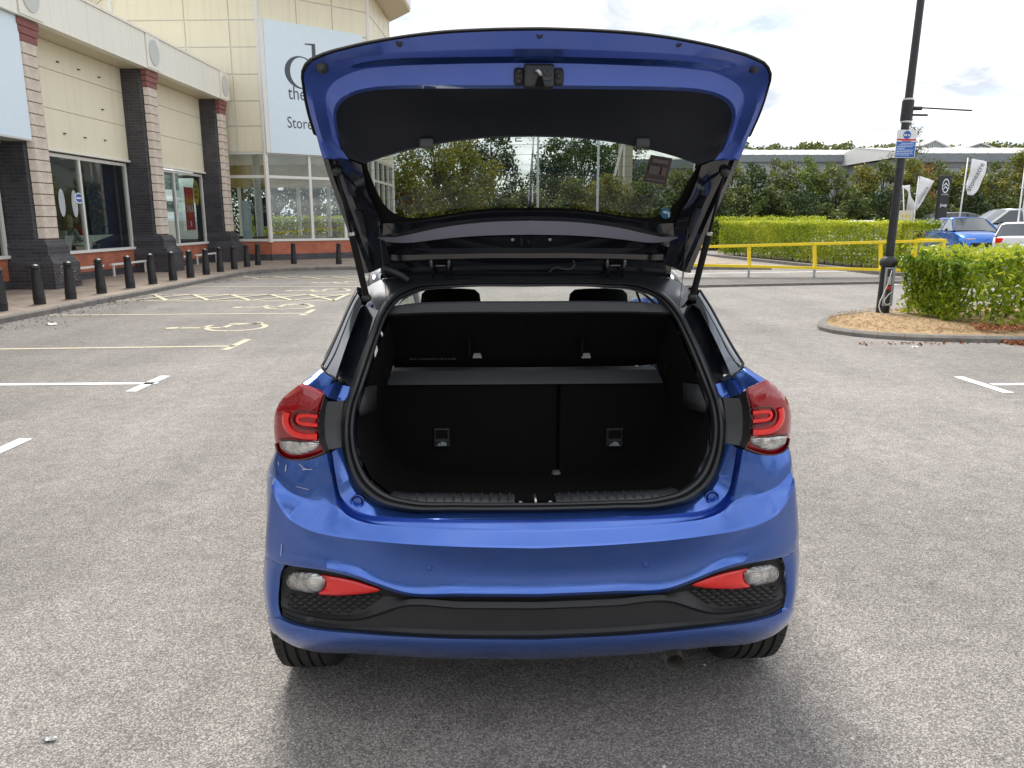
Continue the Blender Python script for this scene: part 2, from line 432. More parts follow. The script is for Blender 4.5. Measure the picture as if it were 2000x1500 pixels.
def leaf_mat(name, cols, rough=0.5, trans=0.35, spec=0.4):
    """leaves: a random tone for each leaf, light passing through"""
    m, n, l, b = nodes_of(name)
    setp(b, rough=rough, spec=spec)
    ge = n.new('ShaderNodeNewGeometry')
    rp = n.new('ShaderNodeValToRGB')
    while len(rp.color_ramp.elements) < len(cols): rp.color_ramp.elements.new(0.5)
    for i, c in enumerate(cols):
        rp.color_ramp.elements[i].position = i / (len(cols) - 1); rp.color_ramp.elements[i].color = (*c, 1)
    tc = n.new('ShaderNodeTexCoord'); no = n.new('ShaderNodeTexNoise'); no.inputs['Scale'].default_value = 0.55; no.inputs['Detail'].default_value = 3
    l.new(tc.outputs['Object'], no.inputs['Vector'])
    a = n.new('ShaderNodeMath'); a.operation = 'MULTIPLY_ADD'; a.inputs[1].default_value = 1.6; a.inputs[2].default_value = -0.55
    l.new(no.outputs['Fac'], a.inputs[0])
    a2 = n.new('ShaderNodeMath'); a2.operation = 'MULTIPLY_ADD'; a2.inputs[1].default_value = 0.6
    l.new(ge.outputs['Random Per Island'], a2.inputs[0]); l.new(a.outputs[0], a2.inputs[2])
    l.new(a2.outputs[0], rp.inputs[0])
    l.new(rp.outputs[0], b.inputs['Base Color'])
    td = n.new('ShaderNodeBsdfTranslucent'); l.new(rp.outputs[0], td.inputs[0])
    mx = n.new('ShaderNodeMixShader'); mx.inputs[0].default_value = trans
    out = n['Material Output']
    l.new(b.outputs[0], mx.inputs[1]); l.new(td.outputs[0], mx.inputs[2]); l.new(mx.outputs[0], out.inputs[0])
    return m

M = {}
M['asphalt'] = asphalt('asphalt', (0.172, 0.159, 0.149), (0.475, 0.442, 0.416), 0.2)
M['asphalt_far'] = asphalt('asphalt_dark', (0.09, 0.085, 0.082), (0.29, 0.28, 0.275), 0.15)
M['white_line'] = paint_line('white_road_paint', (0.78, 0.77, 0.74), 0.40)
M['yellow_line'] = paint_line('pale_yellow_road_paint', (0.58, 0.52, 0.33), 0.545)
M['paver'] = brick_mat('block_paving', (0.25, 0.195, 0.155), (0.33, 0.265, 0.21), (0.16, 0.13, 0.105), 0.2, 0.1, 'XY', 0.4)
M['kerb'] = plain('kerb_concrete', (0.18, 0.165, 0.15), 0.85, var=0.25, scale=5, bump=0.4)
M['dark_brick'] = brick_mat('blue_black_brick', (0.036, 0.036, 0.044), (0.062, 0.06, 0.07), (0.10, 0.095, 0.095), plane='SUM', rough=0.55)
M['red_brick'] = brick_mat('orange_red_brick', (0.38, 0.10, 0.055), (0.46, 0.14, 0.075), (0.30, 0.17, 0.12), plane='SUM')
M['cream'] = plain('cream_cladding', (0.80, 0.745, 0.57), 0.45, var=0.035, scale=0.7, streak=0.09)
M['cream_fascia'] = plain('ivory_fascia', (0.82, 0.80, 0.71), 0.4, var=0.03, scale=0.8, streak=0.09)
M['stone'] = plain('cream_stone_block', (0.60, 0.52, 0.44), 0.85, var=0.18, scale=9, bump=0.35, bscale=40)
M['mortar'] = plain('mortar', (0.16, 0.11, 0.085), 0.9)
M['red_block'] = plain('red_corbel_brick', (0.25, 0.10, 0.088), 0.8, var=0.2, scale=8, bump=0.3)
M['white_frame'] = plain('white_window_frame', (0.74, 0.73, 0.69), 0.4, var=0.04)
M['window'] = glass('shop_window_glass', (0.80, 0.85, 0.83), 1.5, 0.05)
M['sign_blue'] = plain('pale_blue_sign', (0.68, 0.79, 0.87), 0.35, var=0.02)
M['ink'] = plain('dark_grey_letters', (0.06, 0.07, 0.09), 0.4)
M['black_metal'] = plain('black_painted_metal', (0.014, 0.015, 0.018), 0.4, var=0.5, scale=14, bump=0.1, bscale=50)
M['grey_disc'] = plain('grey_disc', (0.55, 0.56, 0.54), 0.4, var=0.04)
M['yellow_paint'] = plain('yellow_rail_paint', (0.90, 0.65, 0.015), 0.4, var=0.1, scale=6)
M['dry_grass'] = plain('dry_straw_soil', (0.34, 0.235, 0.13), 0.95, var=0.35, scale=14, bump=0.8, bscale=90)
M['straw'] = leaf_mat('dry_straw', [(0.22, 0.13, 0.06), (0.43, 0.30, 0.16), (0.58, 0.44, 0.25)], 0.8, 0.2)
M['litter'] = leaf_mat('brown_fallen_leaves', [(0.16, 0.05, 0.02), (0.34, 0.12, 0.05), (0.45, 0.22, 0.10)], 0.8, 0.1)
M['soil'] = plain('dark_soil', (0.06, 0.04, 0.025), 0.95, var=0.4, scale=10, bump=0.8)
M['bark'] = plain('bark', (0.075, 0.055, 0.04), 0.9, var=0.3, scale=12, bump=0.6, bscale=30)

# ================================================================== the ground
def sheet(name, pts, z, mat, parent=None):
    return mesh(name, [(p[0], p[1], z) for p in pts], [tuple(range(len(pts)))], mat, parent)
ground = sheet('car_park_ground', [(-700, -300), (700, -300), (700, 1500), (-700, 1500)], 0.0, M['asphalt'])
tag(ground, kind='structure')
def stripe(name, pts, mat=None):
    o = sheet(name, pts, 0.004, mat or M['white_line'], ground); return o
def xline(name, x0, x1, y, w, mat, x0y=None):
    ya = y if x0y is None else x0y
    return stripe(name, [(x0, ya - w/2), (x1, y - w/2), (x1, y + w/2), (x0, ya + w/2)], mat)
WL, YL = M['white_line'], M['yellow_line']
XE = -3.5                                              # the bay lines end on one line
# near white bays: a line and a tick across its end
xline('bay_line', -7.75, XE + 0.06, 7.3, 0.09, WL, 7.12)
stripe('bay_line_end', [(XE - 0.07, 6.93), (XE + 0.03, 6.93), (XE + 0.03, 7.66), (XE - 0.07, 7.66)], WL)
xline('bay_line', -7.75, XE + 0.0, 5.0, 0.09, WL, 4.85)
stripe('bay_line_end', [(XE - 0.07, 4.62), (XE + 0.03, 4.62), (XE + 0.03, 5.36), (XE - 0.07, 5.36)], WL)
for y0, y1 in ((9.55, 9.2), (13.03, 12.75)):
    xline('bay_line', -7.75, XE + 0.02, y0, 0.085, YL, y1)
    stripe('bay_line_end', [(XE - 0.05, y0 - 0.3), (XE + 0.05, y0 - 0.3), (XE + 0.05, y0 + 0.55), (XE - 0.05, y0 + 0.55)], YL)
for y0 in (15.07, 16.42, 18.4, 20.75, 21.9, 23.6):
    xline('bay_line', -7.75, XE, y0, 0.09, YL)
def zigzag(ya, yb, n):
    xs = np.linspace(-7.6, XE, n + 1)
    for i in range(n):
        p, q = (xs[i], ya if i % 2 else yb), (xs[i+1], yb if i % 2 else ya)
        d = Vector((q[0]-p[0], q[1]-p[1])).normalized(); s = Vector((-d.y, d.x)) * 0.05
        stripe('hatching_line', [(p[0]-s.x, p[1]-s.y), (q[0]-s.x, q[1]-s.y), (q[0]+s.x, q[1]+s.y), (p[0]+s.x, p[1]+s.y)], YL).location.z = 0.004
    for i in range(n):
        p, q = (xs[i], yb if i % 2 else ya), (xs[i+1], ya if i % 2 else yb)
        d = Vector((q[0]-p[0], q[1]-p[1])).normalized(); s = Vector((-d.y, d.x)) * 0.045
        stripe('hatching_line', [(p[0]-s.x, p[1]-s.y), (q[0]-s.x, q[1]-s.y), (q[0]+s.x, q[1]+s.y), (p[0]+s.x, p[1]+s.y)], YL).location.z = 0.008
zigzag(15.12, 16.37, 5)
zigzag(20.8, 21.85, 5)
for y0 in (15.07, 20.75):
    stripe('bay_line_end', [(XE - 0.05, y0), (XE + 0.05, y0), (XE + 0.05, y0 + 1.5), (XE - 0.05, y0 + 1.5)], YL).location.z = 0.004
def wheelchair(xc, yc, s=1.0):
    """painted wheelchair sign, its head towards the shop"""
    b = MB()
    def seg(p, q, w):
        p, q = Vector(p), Vector(q); d = (q - p).normalized(); n = Vector((-d.y, d.x)) * w / 2
        b.add([(*(p - n), 0), (*(q - n), 0), (*(q + n), 0), (*(p + n), 0)], [(0, 1, 2, 3)])
    def P(u, v): return (xc - v * s, yc + u * s)         # u across, v towards the head (-X)
    ring = [(math.cos(math.radians(a)) * 0.42 + 0.05, math.sin(math.radians(a)) * 0.42 - 0.18) for a in range(-250, 41, 15)]
    for a, c in zip(ring[:-1], ring[1:]): seg(P(*a), P(*c), 0.085)
    seg(P(-0.06, 0.62), P(-0.02, -0.02), 0.11); seg(P(-0.02, 0.0), P(0.34, -0.02), 0.10)
    seg(P(0.33, 0.02), P(0.46, -0.42), 0.10); seg(P(0.44, -0.42), P(0.58, -0.36), 0.09); seg(P(-0.04, 0.30), P(0.26, 0.27), 0.085)
    hd = [P(0.10 * math.cos(a) - 0.06, 0.74 + 0.10 * math.sin(a)) for a in np.linspace(0, 2 * math.pi, 14)[:-1]]
    b.add([(*h, 0) for h in hd], [tuple(range(13))])
    o = b.build('wheelchair_symbol', YL, ground); o.location.z = 0.0045
    return o
for y in (11.25, 14.0, 17.3, 19.6): wheelchair(-4.25, y, 0.98)
# right hand bay line and marks beyond
stripe('bay_line', [(4.62, 7.2), (11, 7.35), (11, 7.44), (4.62, 7.29)], WL)
stripe('bay_line_end', [(4.50, 6.87), (4.60, 6.87), (4.56, 7.62), (4.46, 7.62)], WL)
stripe('bay_line', [(4.4, 20.2), (10.6, 20.75), (10.6, 20.87), (4.4, 20.32)], WL)
stripe('bay_line', [(5.2, 22.9), (12, 24.3), (12, 24.42), (5.2, 23.02)], WL)
stripe('bay_line', [(7.3, 21.4), (9.4, 18.9), (9.5, 18.95), (7.42, 21.45)], WL)

# fallen grit and litter at the left kerb
grit = MB()
for i in range(420):
    y = rng.uniform(10.6, 16.5) if i % 3 else rng.uniform(19.5, 23.5)
    x = -7.72 + abs(rng.gauss(0, 0.33)) * (1.6 if 11 < y < 14 else 1.0)
    a, s = rng.uniform(0, 6.28), rng.uniform(0.008, 0.035)
    p = [(x + s * math.cos(a + k * 1.57) * (1 if k % 2 else 0.6), y + s * math.sin(a + k * 1.57) * (1 if k % 2 else 0.6), 0.006 + rng.uniform(0, 0.02)) for k in range(4)]
    grit.add(p, [(0, 1, 2, 3)])
tag(grit.build('kerbside_grit', M['soil']), 'dark grit and leaf crumbs swept against the left kerb', 'grit', kind='stuff')
def scrap(name, c, s, mat, label, cat):
    v, f = [], []
    n = 6
    for i in range(n):
        for j in range(n):
            v.append((c[0] + (i / (n-1) - .5) * s * (1 + .3 * math.sin(j * 2.1)), c[1] + (j / (n-1) - .5) * s * 0.6, 0.006 + 0.25 * s * abs(math.sin(i * 1.7 + j * 1.1) * math.cos(j * 1.3 - i * .4))))
    return tag(mesh(name, v, grid_faces(n, n), mat, smooth=True), label, cat)
M['paper'] = plain('white_paper', (0.8, 0.8, 0.78), 0.7)
p = G(100, 635)
scrap('paper_scrap', (p.x, p.y), 0.13, M['paper'], 'crumpled white paper scrap on the asphalt near the left kerb', 'litter')
p = G(1787, 679)
scrap('paper_scrap', (p.x, p.y), 0.07, M['paper'], 'small flat white scrap on the asphalt below the planted island', 'litter')
p = G(97, 1447)
sc_m = plain('dull_foil', (0.18, 0.19, 0.2), 0.45, metal=0.4)
scrap('foil_scrap', (p.x, p.y), 0.035, sc_m, 'small grey scrap lying on the asphalt nearest the camera', 'litter')

# ------------------------------------------------------------------ left pavement with its kerb stones
KX, KY, PZ = -7.8, 24.8, 0.1
def kerb_path():
    pts = [(KX, -12 + i * 0.9) for i in range(int((KY - 2.2 + 12) / 0.9) + 1)]
    y0 = pts[-1][1]
    for a in np.linspace(0, math.pi / 2, 5)[1:]:
        r = KY - y0
        pts.append((KX + r * (1 - math.cos(a)), y0 + r * math.sin(a)))
    x = pts[-1][0]
    while x < 8: x += 0.9; pts.append((x, KY))
    return pts
kp = kerb_path()
def inset(pts, d):
    out = []
    for i, p in enumerate(pts):
        a, c = Vector(pts[max(i-1, 0)]), Vector(pts[min(i+1, len(pts)-1)])
        t = (c - a).normalized(); out.append((p[0] - t.y * d, p[1] + t.x * d))
    return out
kin = inset(kp, 0.125)
pave = sheet('pavement', kin + [(8, 60), (-40, 60), (-40, -12)], PZ - 0.006, M['paver'])
tag(pave, kind='structure')
kerbm = [None]
for i in range(len(kp) - 1):
    a, c, ai, ci = kp[i], kp[i+1], kin[i], kin[i+1]
    g = 0.006
    def lerp(p, q, t): return (p[0] + (q[0]-p[0]) * t, p[1] + (q[1]-p[1]) * t)
    L = math.dist(a, c); e = g / L
    A, Cc, Ai, Ci = lerp(a, c, e), lerp(a, c, 1-e), lerp(ai, ci, e), lerp(ai, ci, 1-e)
    dz = rng.uniform(-0.004, 0.004)
    mA, mC = lerp(A, Ai, 0.16), lerp(Cc, Ci, 0.16)
    zt, zb = PZ + 0.002 + dz, PZ - 0.022 + dz
    v = [(*A, -0.02), (*Cc, -0.02), (*Ci, -0.02), (*Ai, -0.02), (*A, zb), (*Cc, zb), (*mC, zt), (*mA, zt), (*Ci, zt), (*Ai, zt)]
    mesh('kerb_stone', v, [(0,1,5,4),(4,5,6,7),(7,6,8,9),(9,8,2,3),(0,4,7,9,3),(1,2,8,6,5)], M['kerb'], pave)

# ================================================================== bollards along the kerb
BOL = [(-8.38, 12.6), (-8.36, 13.62), (-8.33, 14.55), (-8.35, 15.7), (-8.37, 16.95), (-8.38, 18.05), (-8.38, 19.15), (-8.34, 20.1), (-8.36, 21.2), (-8.42, 22.4), (-8.42, 23.55), (-8.44, 24.75), (-8.40, 25.7), (-7.42, 26.45), (-5.86, 26.3)]
ordinals = ['first', 'second', 'third', 'fourth', 'fifth', 'sixth', 'seventh', 'eighth', 'ninth', 'tenth', 'eleventh', 'twelfth', 'thirteenth']
def bollard():
    t = thing('bollard', '', 'bollard', (0, 0, PZ), 0, 'black bollards along the shop pavement')
    MB().lathe([(0.098, -0.02), (0.098, 0.10), (0.103, 0.105), (0.103, 0.125), (0.096, 0.13), (0.074, 0.55), (0.074, 0.56)], n=18).build('post', M['black_metal'], t, smooth=True, sharp=35)
    MB().lathe([(0.082, 0.56), (0.085, 0.57), (0.082, 0.585), (0.062, 0.592), (0.062, 0.602)], n=18).build('collar', M['black_metal'], t, smooth=True, sharp=35)
    MB().lathe([(0.062, 0.602), (0.077, 0.625), (0.079, 0.65), (0.07, 0.675), (0.045, 0.692), (0.012, 0.70)], n=18).build('cap', M['black_metal'], t, smooth=True, sharp=35)
    return t
b0 = bollard()
for i, (x, y) in enumerate(BOL):
    b = b0 if i == 0 else copy_tree(b0)
    b.location = (x, y, PZ); b.rotation_euler = (math.radians(rng.uniform(-1.3, 1.3)), math.radians(rng.uniform(-1.3, 1.3)), rng.uniform(0, 6))
    if i < 13:
        b['label'] = 'black domed bollard on the kerb, %s from the left edge of the photo' % ordinals[i]
    else:
        b['label'] = ['lone black bollard in front of the glazed corner, left of the pair', 'lone black bollard in front of the glazed corner, beside the open tailgate'][i - 13]

# ================================================================== the retail building on the left
XP, XW, XFA = -10.05, -10.82, -9.93                    # pier fronts, window wall, fascia front
ZF0, ZF1 = onX(293, 133, XFA).z, onX(291, 64, XFA).z
PIERS = [(16.75, 17.45), (22.35, 23.05), (27.75, 28.4)]
shop = thing('shop_building', 'long single storey shop with cream cladding, dark brick piers and ivory fascia', 'building', (XW, 10, 0))
# recessed wall behind everything
back = MB().box((-17, -12, 0.0), (XW - 3.6, 28.3, ZF1 - 0.1)); back.build('rear_wall', M['cream_fascia'], shop, True)
box('ceiling', (XW - 3.58, -12, 3.42), (XW - 0.14, 28.3, 3.5), M['white_frame'], shop, True)
box('roof', (-17, -12, ZF1 - 0.098), (XFA - 0.1, 28.2, ZF1 - 0.02), M['cream_fascia'], shop, True)
# fascia in lengths with a round plaque over each pier
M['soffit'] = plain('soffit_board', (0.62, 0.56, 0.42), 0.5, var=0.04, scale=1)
ys = [-12, 4.9, 10.6] + [(a + b) / 2 - 0.0 for a, b in PIERS]
for i in range(len(ys) - 1):
    y0, y1 = ys[i] + (0.42 if i else 0), ys[i+1] - 0.42
    MB().box((XFA - 0.16, y0 + 0.012, ZF0), (XFA, y1 - 0.012, ZF1 - 0.06)).build('fascia_board', M['cream_fascia'], shop, True)
MB().box((XFA - 0.22, -12, ZF1 - 0.058), (XFA + 0.035, 28.25, ZF1)).build('fascia_capping', M['cream_fascia'], shop, True)
MB().box((XFA - 0.2, -12, ZF0 - 0.03), (XFA + 0.012, 28.25, ZF0 - 0.002)).build('fascia_trim', M['cream_fascia'], shop, True)
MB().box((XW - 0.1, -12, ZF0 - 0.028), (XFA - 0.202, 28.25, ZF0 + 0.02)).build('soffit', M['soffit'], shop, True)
for yc in ys[1:]:
    o = MB().box((XFA - 0.16, yc - 0.40, ZF0 + 0.002), (XFA + 0.03, yc + 0.40, ZF1 - 0.062)).build('plaque', M['cream_fascia'], shop, True)
    bevel(o, 0.012)
    d = MB()
    zc = (ZF0 + ZF1) / 2 - 0.02
    ring = [(XFA + 0.032, yc + 0.30 * math.cos(a), zc + 0.34 * math.sin(a)) for a in np.linspace(0, 2 * math.pi, 29)[:-1]]
    d.prism(ring[::-1], (0.02, 0, 0)); d.build('plaque_disc', M['grey_disc'], o, True)
block_proto = {}
def pier(y0, y1):
    yc = (y0 + y1) / 2
    core = MB()
    ch = 0.12                                            # dark brick core with splayed front edges
    prof = [(XW - 0.3, y0), (XP - 0.05 - ch, y0), (XP - 0.05, y0 + ch), (XP - 0.05, y1 - ch), (XP - 0.05 - ch, y1), (XW - 0.3, y1)]
    core.prism([(a, b, 0.05) for a, b in prof], (0, 0, ZF0 - 0.08))
    o = core.build('pier', M['dark_brick'], shop, True)
    # cream facing blocks laid up the front
    z, k = 1.16, 0
    while z < ZF0 - 0.56:
        h = 0.235
        key = round(y1 - y0, 3)
        if key not in block_proto:
            hw = (y1 - y0) / 2 - 0.045
            pb = MB().prism([(-0.10, -hw - 0.03, 0), (0.02, -hw + 0.06, 0), (0.02, hw - 0.06, 0), (-0.10, hw + 0.03, 0)], (0, 0, h - 0.016))
            t = pb.build('stone_block', M['stone'], o); bevel(t, 0.008, 1)
            block_proto[key] = t
        else:
            t = block_proto[key].copy(); COL.objects.link(t); t.parent = o
        t.location = frame_of(o).inverted() @ Vector((XP + rng.uniform(-0.004, 0.004), yc, z))
        z += h
    MB().box((XP - 0.09, y0 + 0.10, 1.1), (XP - 0.012, y1 - 0.10, z)).build('mortar_bed', M['mortar'], o, True)
    for j in range(3):                                   # stepped red corbel
        e = 0.005 + 0.02 * j; ch3 = (ZF0 - 0.035 - z) / 3
        MB().box((XP - 0.12, y0 + 0.03 - e, z + j * ch3), (XP + e, y1 - 0.03 + e, z + j * ch3 + ch3 - 0.01)).build('corbel_brick', M['red_block'], o, True)
    # plinth with soldier course shoulders
    def ring(x, d, zz): return [(XW - 0.28, y0 - d, zz), (x, y0 - d, zz), (x, y1 + d, zz), (XW - 0.28, y1 + d, zz)]
    rr = [ring(XP + 0.26, 0.16, 0.02), ring(XP + 0.26, 0.16, 0.62), ring(XP + 0.12, 0.07, 0.82), ring(XP + 0.12, 0.07, 0.98), ring(XP + 0.03, 0.0, 1.13)]
    v = [p for r in rr for p in r]
    mesh('plinth', v, grid_faces(5, 4, True) + [(16, 17, 18, 19)], M['dark_brick'], o, True)
    for zz, za, x0, x1, d0, d1 in ((0.625, 0.81, XP + 0.262, XP + 0.128, 0.16, 0.072), (0.985, 1.12, XP + 0.122, XP + 0.036, 0.07, 0.004)):
        nb = int((y1 - y0 + 2 * d0) / 0.075)
        for q in range(nb):
            ya, yb = y0 - d0 + 0.005 + q * (y1 - y0 + 2*d0) / nb, y0 - d0 - 0.005 + (q + 1) * (y1 - y0 + 2*d0) / nb
            s = (y1 - y0 + 2*d1) / (y1 - y0 + 2*d0)
            v = [(x0, ya, zz), (x0, yb, zz), (x1, yc + (yb - yc) * s, za), (x1, yc + (ya - yc) * s, za)]
            v += [(x - 0.06, y, w) for x, y, w in v]
            v = [(x + 0.012, y, w) if i < 4 else (x, y, w) for i, (x, y, w) in enumerate(v)]
            mesh('brick', v, [(0,1,2,3),(0,4,5,1),(1,5,6,2),(2,6,7,3),(3,7,4,0)], M['dark_brick'], o, True)
    return o
for y0, y1 in PIERS: pier(y0, y1)
ck = MB()                                                # chalked scribble on the near plinth
for ln in range(6):
    yy = PIERS[0][0] + .02 + rng.uniform(0, .08)
    while yy < PIERS[0][1] - .02:
        w = rng.uniform(.02, .06); zz_ = .56 - ln * .062 + rng.uniform(-.012, .012)
        ck.add([(XP + .2625, yy, zz_), (XP + .2625, yy + w, zz_ + rng.uniform(-.02, .02)), (XP + .2625, yy + w, zz_ + .008), (XP + .2625, yy, zz_ + .008)], [(0, 1, 2, 3)])
        yy += w + rng.uniform(.02, .07)
ck.build('chalk_marks', M['stone'], shop, True)
MB().tube([(XP - 0.2, 28.55, 0.1), (XP - 0.2, 28.55, ZF0)], 0.06).build('downpipe', M['black_metal'], shop, True, True)
def bay(y0, y1, glazed=True):
    """cream boards over a wide window over a red brick dado"""
    zs = [onX(240, 312, XW + 0.1).z, onX(229, 243, XW + 0.1).z, onX(224, 177, XW + 0.1).z, ZF0 - 0.03]
    for a, c in zip(zs[:-1], zs[1:]):
        MB().box((XW - 0.02, y0 + 0.01, a + 0.006), (XW + 0.1, y1 - 0.01, c - 0.006)).build('cladding_panel', M['cream'], shop, True)
    MB().box((XW - 0.05, y0, zs[0] - 0.03), (XW + 0.06, y1, ZF0 - 0.035)).build('panel_backing', M['mortar'], shop, True)
    MB().box((XW - 0.0, y0 + 0.01, zs[0] - 0.05), (XW + 0.15, y1 - 0.01, zs[0] + 0.004)).build('panel_drip', M['cream_fascia'], shop, True)
    # dado
    zw0, zw1 = 0.78, zs[0] - 0.052
    MB().box((XW - 0.12, y0, 0.27), (XW + 0.05, y1, zw0 - 0.04)).build('brick_dado', M['red_brick'], shop, True)
    MB().box((XW - 0.12, y0, 0.02), (XW + 0.066, y1, 0.268)).build('brick_base', M['dark_brick'], shop, True)
    w = MB()
    fx0, fx1, t = XW - 0.06, XW + 0.03, 0.09
    yl, yr = y0 + 0.05, y1 - 0.05
    win = MB().box((XW - 0.14, y0, zw0 - 0.038), (XW + 0.10, y1, zw0 + 0.03)).build('window', M['white_frame'], shop, True)
    fr = MB()
    ym = yl + (yr - yl) * 0.5
    for a, c in ((yl, yl + t), (ym - t * 0.45, ym + t * 0.45), (yr - t, yr)):
        fr.box((fx0, a, zw0 + 0.032), (fx1, c, zw1 - 0.05))
    fr.box((fx0 + 0.003, yl, zw1 - 0.11), (fx1 - 0.003, yr, zw1 - 0.03))
    fr.build('frame', M['white_frame'], win, True)
    for a, c in ((yl + t, ym - t * 0.45), (ym + t * 0.45, yr - t)):
        MB().box((XW - 0.022, a + 0.004, zw0 + 0.034), (XW - 0.010, c - 0.004, zw1 - 0.11)).build('pane', M['window'], win, True)
bay(PIERS[0][1], PIERS[1][0])
bay(PIERS[1][1], PIERS[2][0])
for y0_ in (22.5, 16.95): MB().box((XW - 3.58, y0_, PZ), (XW - 0.31, y0_ + .12, 3.41)).build('partition', M['cream_fascia'], shop, True)
bay(11.0, PIERS[0][0])
bay(-4.0, 11.0)
# little fixings left on the cladding where letters hung
fx = MB()
for px, py in ((111, 121), (152, 136), (192, 151), (199, 214), (125, 261), (165, 269), (204, 274)):
    p = onX(px, py, XW + 0.1)
    fx.box((p.x - 0.01, p.y - 0.035, p.z - 0.012), (p.x + 0.045, p.y + 0.035, p.z + 0.012))
fx.build('letter_fixings', M['black_metal'], shop, True)
# shop floor, inner partition (navy), and things seen through the two windows
floor = sheet('shop_floor', [(-30, -12), (XW - 0.1, -12), (XW - 0.1, 40), (-30, 40)], PZ + 0.005, plain('shop_floor', (0.32, 0.30, 0.27), 0.5))
tag(floor, kind='structure')
M['navy'] = plain('navy_board', (0.016, 0.022, 0.075), 0.5)
p0, p1 = onX(173, 400, XW - 0.35), Vector((0, 22.34, 0))
tag(MB().box((XW - 0.42, p0.y, PZ + 0.02), (XW - 0.35, p1.y, 3.2)).build('display_board', M['navy']), 'tall navy display board behind the right pane of the near shop window', 'display board')
M['desk'] = plain('white_desk', (0.78, 0.79, 0.75), 0.5)
dk = thing('reception_desk', 'pale curved desk behind the near shop window', 'desk', (XW - 1.0, 20.3, PZ))
y0, y1 = 19.65, 21.75
rows = [[(XW - 0.45 + 0.10 * q, y0 - 0.10 * q, z), (XW - 0.40 + 0.10 * q, (y0 + y1) / 2, z), (XW - 0.45 + 0.10 * q, y1 + 0.10 * q, z), (XW - 1.1, y1 + 0.10 * q, z), (XW - 1.1, y0 - 0.1 * q, z)] for z, q in ((PZ + 0.01, -0.8), (0.55, -0.2), (0.95, 0.5), (1.13, 1.0))]
v = [p for r in rows for p in r]
mesh('desk_front', v, grid_faces(4, 5, True), M['desk'], dk, True, True, 40)
MB().prism([(x, y, 1.131) for x, y, z in [(XW - 0.33, y0 - 0.12, 0), (XW - 0.28, (y0 + y1) / 2, 0), (XW - 0.33, y1 + 0.12, 0), (XW - 1.15, y1 + 0.12, 0), (XW - 1.15, y0 - 0.12, 0)]][::-1], (0, 0, 0.03)).build('desk_top', M['white_frame'], dk, True)
# window stickers: two pale ovals and a small blue badge
st = plain('frosted_film', (0.42, 0.45, 0.46), 0.6)
for k, (px, py, rx, rz) in enumerate(((121, 396, 0.13, 0.33), (146, 398, 0.13, 0.33))):
    p = onX(px, py, XW - 0.006)
    ring = [(p.x, p.y + rx * math.cos(a), p.z + rz * math.sin(a)) for a in np.linspace(0, 2*math.pi, 25)[:-1]]
    tag(MB().prism(ring[::-1], (0.003, 0, 0)).build('window_sticker', st), ['frosted oval sticker on the near shop window, left of the two', 'frosted oval sticker on the near shop window, right of the two'][k], 'sticker')
p = onX(154, 387, XW - 0.002)
bd = thing('window_badge', 'small blue and white badge sticker on the near shop window', 'sticker', (p.x, p.y, p.z))
M['badge_blue'] = plain('badge_blue', (0.03, 0.10, 0.42), 0.4); M['badge_white'] = plain('badge_white', (0.75, 0.77, 0.8), 0.4)
for r, mm, e, nm in ((1.0, M['badge_white'], 0.003, 'rim'), (0.8, M['badge_blue'], 0.0055, 'field')):
    ring = [(p.x, p.y + 0.19 * r * math.cos(a), p.z + 0.13 * r * math.sin(a)) for a in np.linspace(0, 2*math.pi, 25)[:-1]]
    MB().prism(ring[::-1], (e, 0, 0)).build(nm, mm, bd, True)
MB().box((p.x + 0.006, p.y - 0.12, p.z - 0.02), (p.x + 0.008, p.y + 0.12, p.z + 0.02)).build('stripe', M['badge_white'], bd, True)
# sale posters in the far window
M['poster_red'] = plain('poster_red', (0.62, 0.03, 0.03), 0.5, var=0.03); M['poster_orange'] = plain('poster_orange', (0.75, 0.16, 0.03), 0.5, var=0.03)
M['poster_yellow'] = plain('poster_yellow', (0.80, 0.52, 0.01), 0.5, var=0.03)
xp = XW - 0.10
a, c = onX(359, 365, xp), onX(383, 449, xp)
po = thing('sale_poster', 'tall red sale poster with orange heart in the far shop window', 'poster', (xp, a.y, c.z))
MB().box((xp - 0.01, a.y, c.z), (xp, c.y, a.z)).build('sheet', M['poster_red'], po, True)
def heart(cy, cz, w, h, x, mat, nm, par):
    pts = []
    for t in np.linspace(0, 2*math.pi, 41)[:-1]:
        hx = 16 * math.sin(t)**3; hz = 13*math.cos(t) - 5*math.cos(2*t) - 2*math.cos(3*t) - math.cos(4*t)
        pts.append((x, cy + hx / 32 * w, cz + (hz + 2.5) / 29 * h))
    return MB().prism(pts, (0.003, 0, 0)).build(nm, mat, par, True)
mid_y = (a.y + c.y) / 2
heart(mid_y, (a.z + c.z) / 2 + 0.05, (c.y - a.y) * 0.92, (a.z - c.z) * 0.62, xp + 0.001, M['poster_orange'], 'heart', po)
for s, dz, sz, mm in (('SUMMER', 0.17, 0.19, M['poster_yellow']), ('SALE', -0.09, 0.30, M['badge_white'])):
    text_mesh('lettering', s, sz, mm, po, facing((xp + 0.006, mid_y, (a.z + c.z) / 2 + dz), (0, 1, 0), (0, 0, 1)), 0.001, True, sx=0.95, align='CENTER')
MB().box((xp + 0.001, mid_y - 0.05, c.z + 0.12), (xp + 0.003, mid_y + 0.05, c.z + 0.3)).build('logo', M['badge_white'], po, True)
p = onX(382, 376, xp)
yh = thing('heart_sign', 'round yellow price tag sign beside the red sale poster', 'sign', (xp, p.y, p.z))
ring = [(xp + 0.01, p.y + 0.24 * math.cos(t), p.z + 0.02 + (0.40 if math.sin(t) > 0 else 0.46) * math.sin(t)) for t in np.linspace(0, 2*math.pi, 33)[:-1]]
MB().prism(ring[::-1], (0.01, 0, 0)).build('disc', M['poster_yellow'], yh, True)
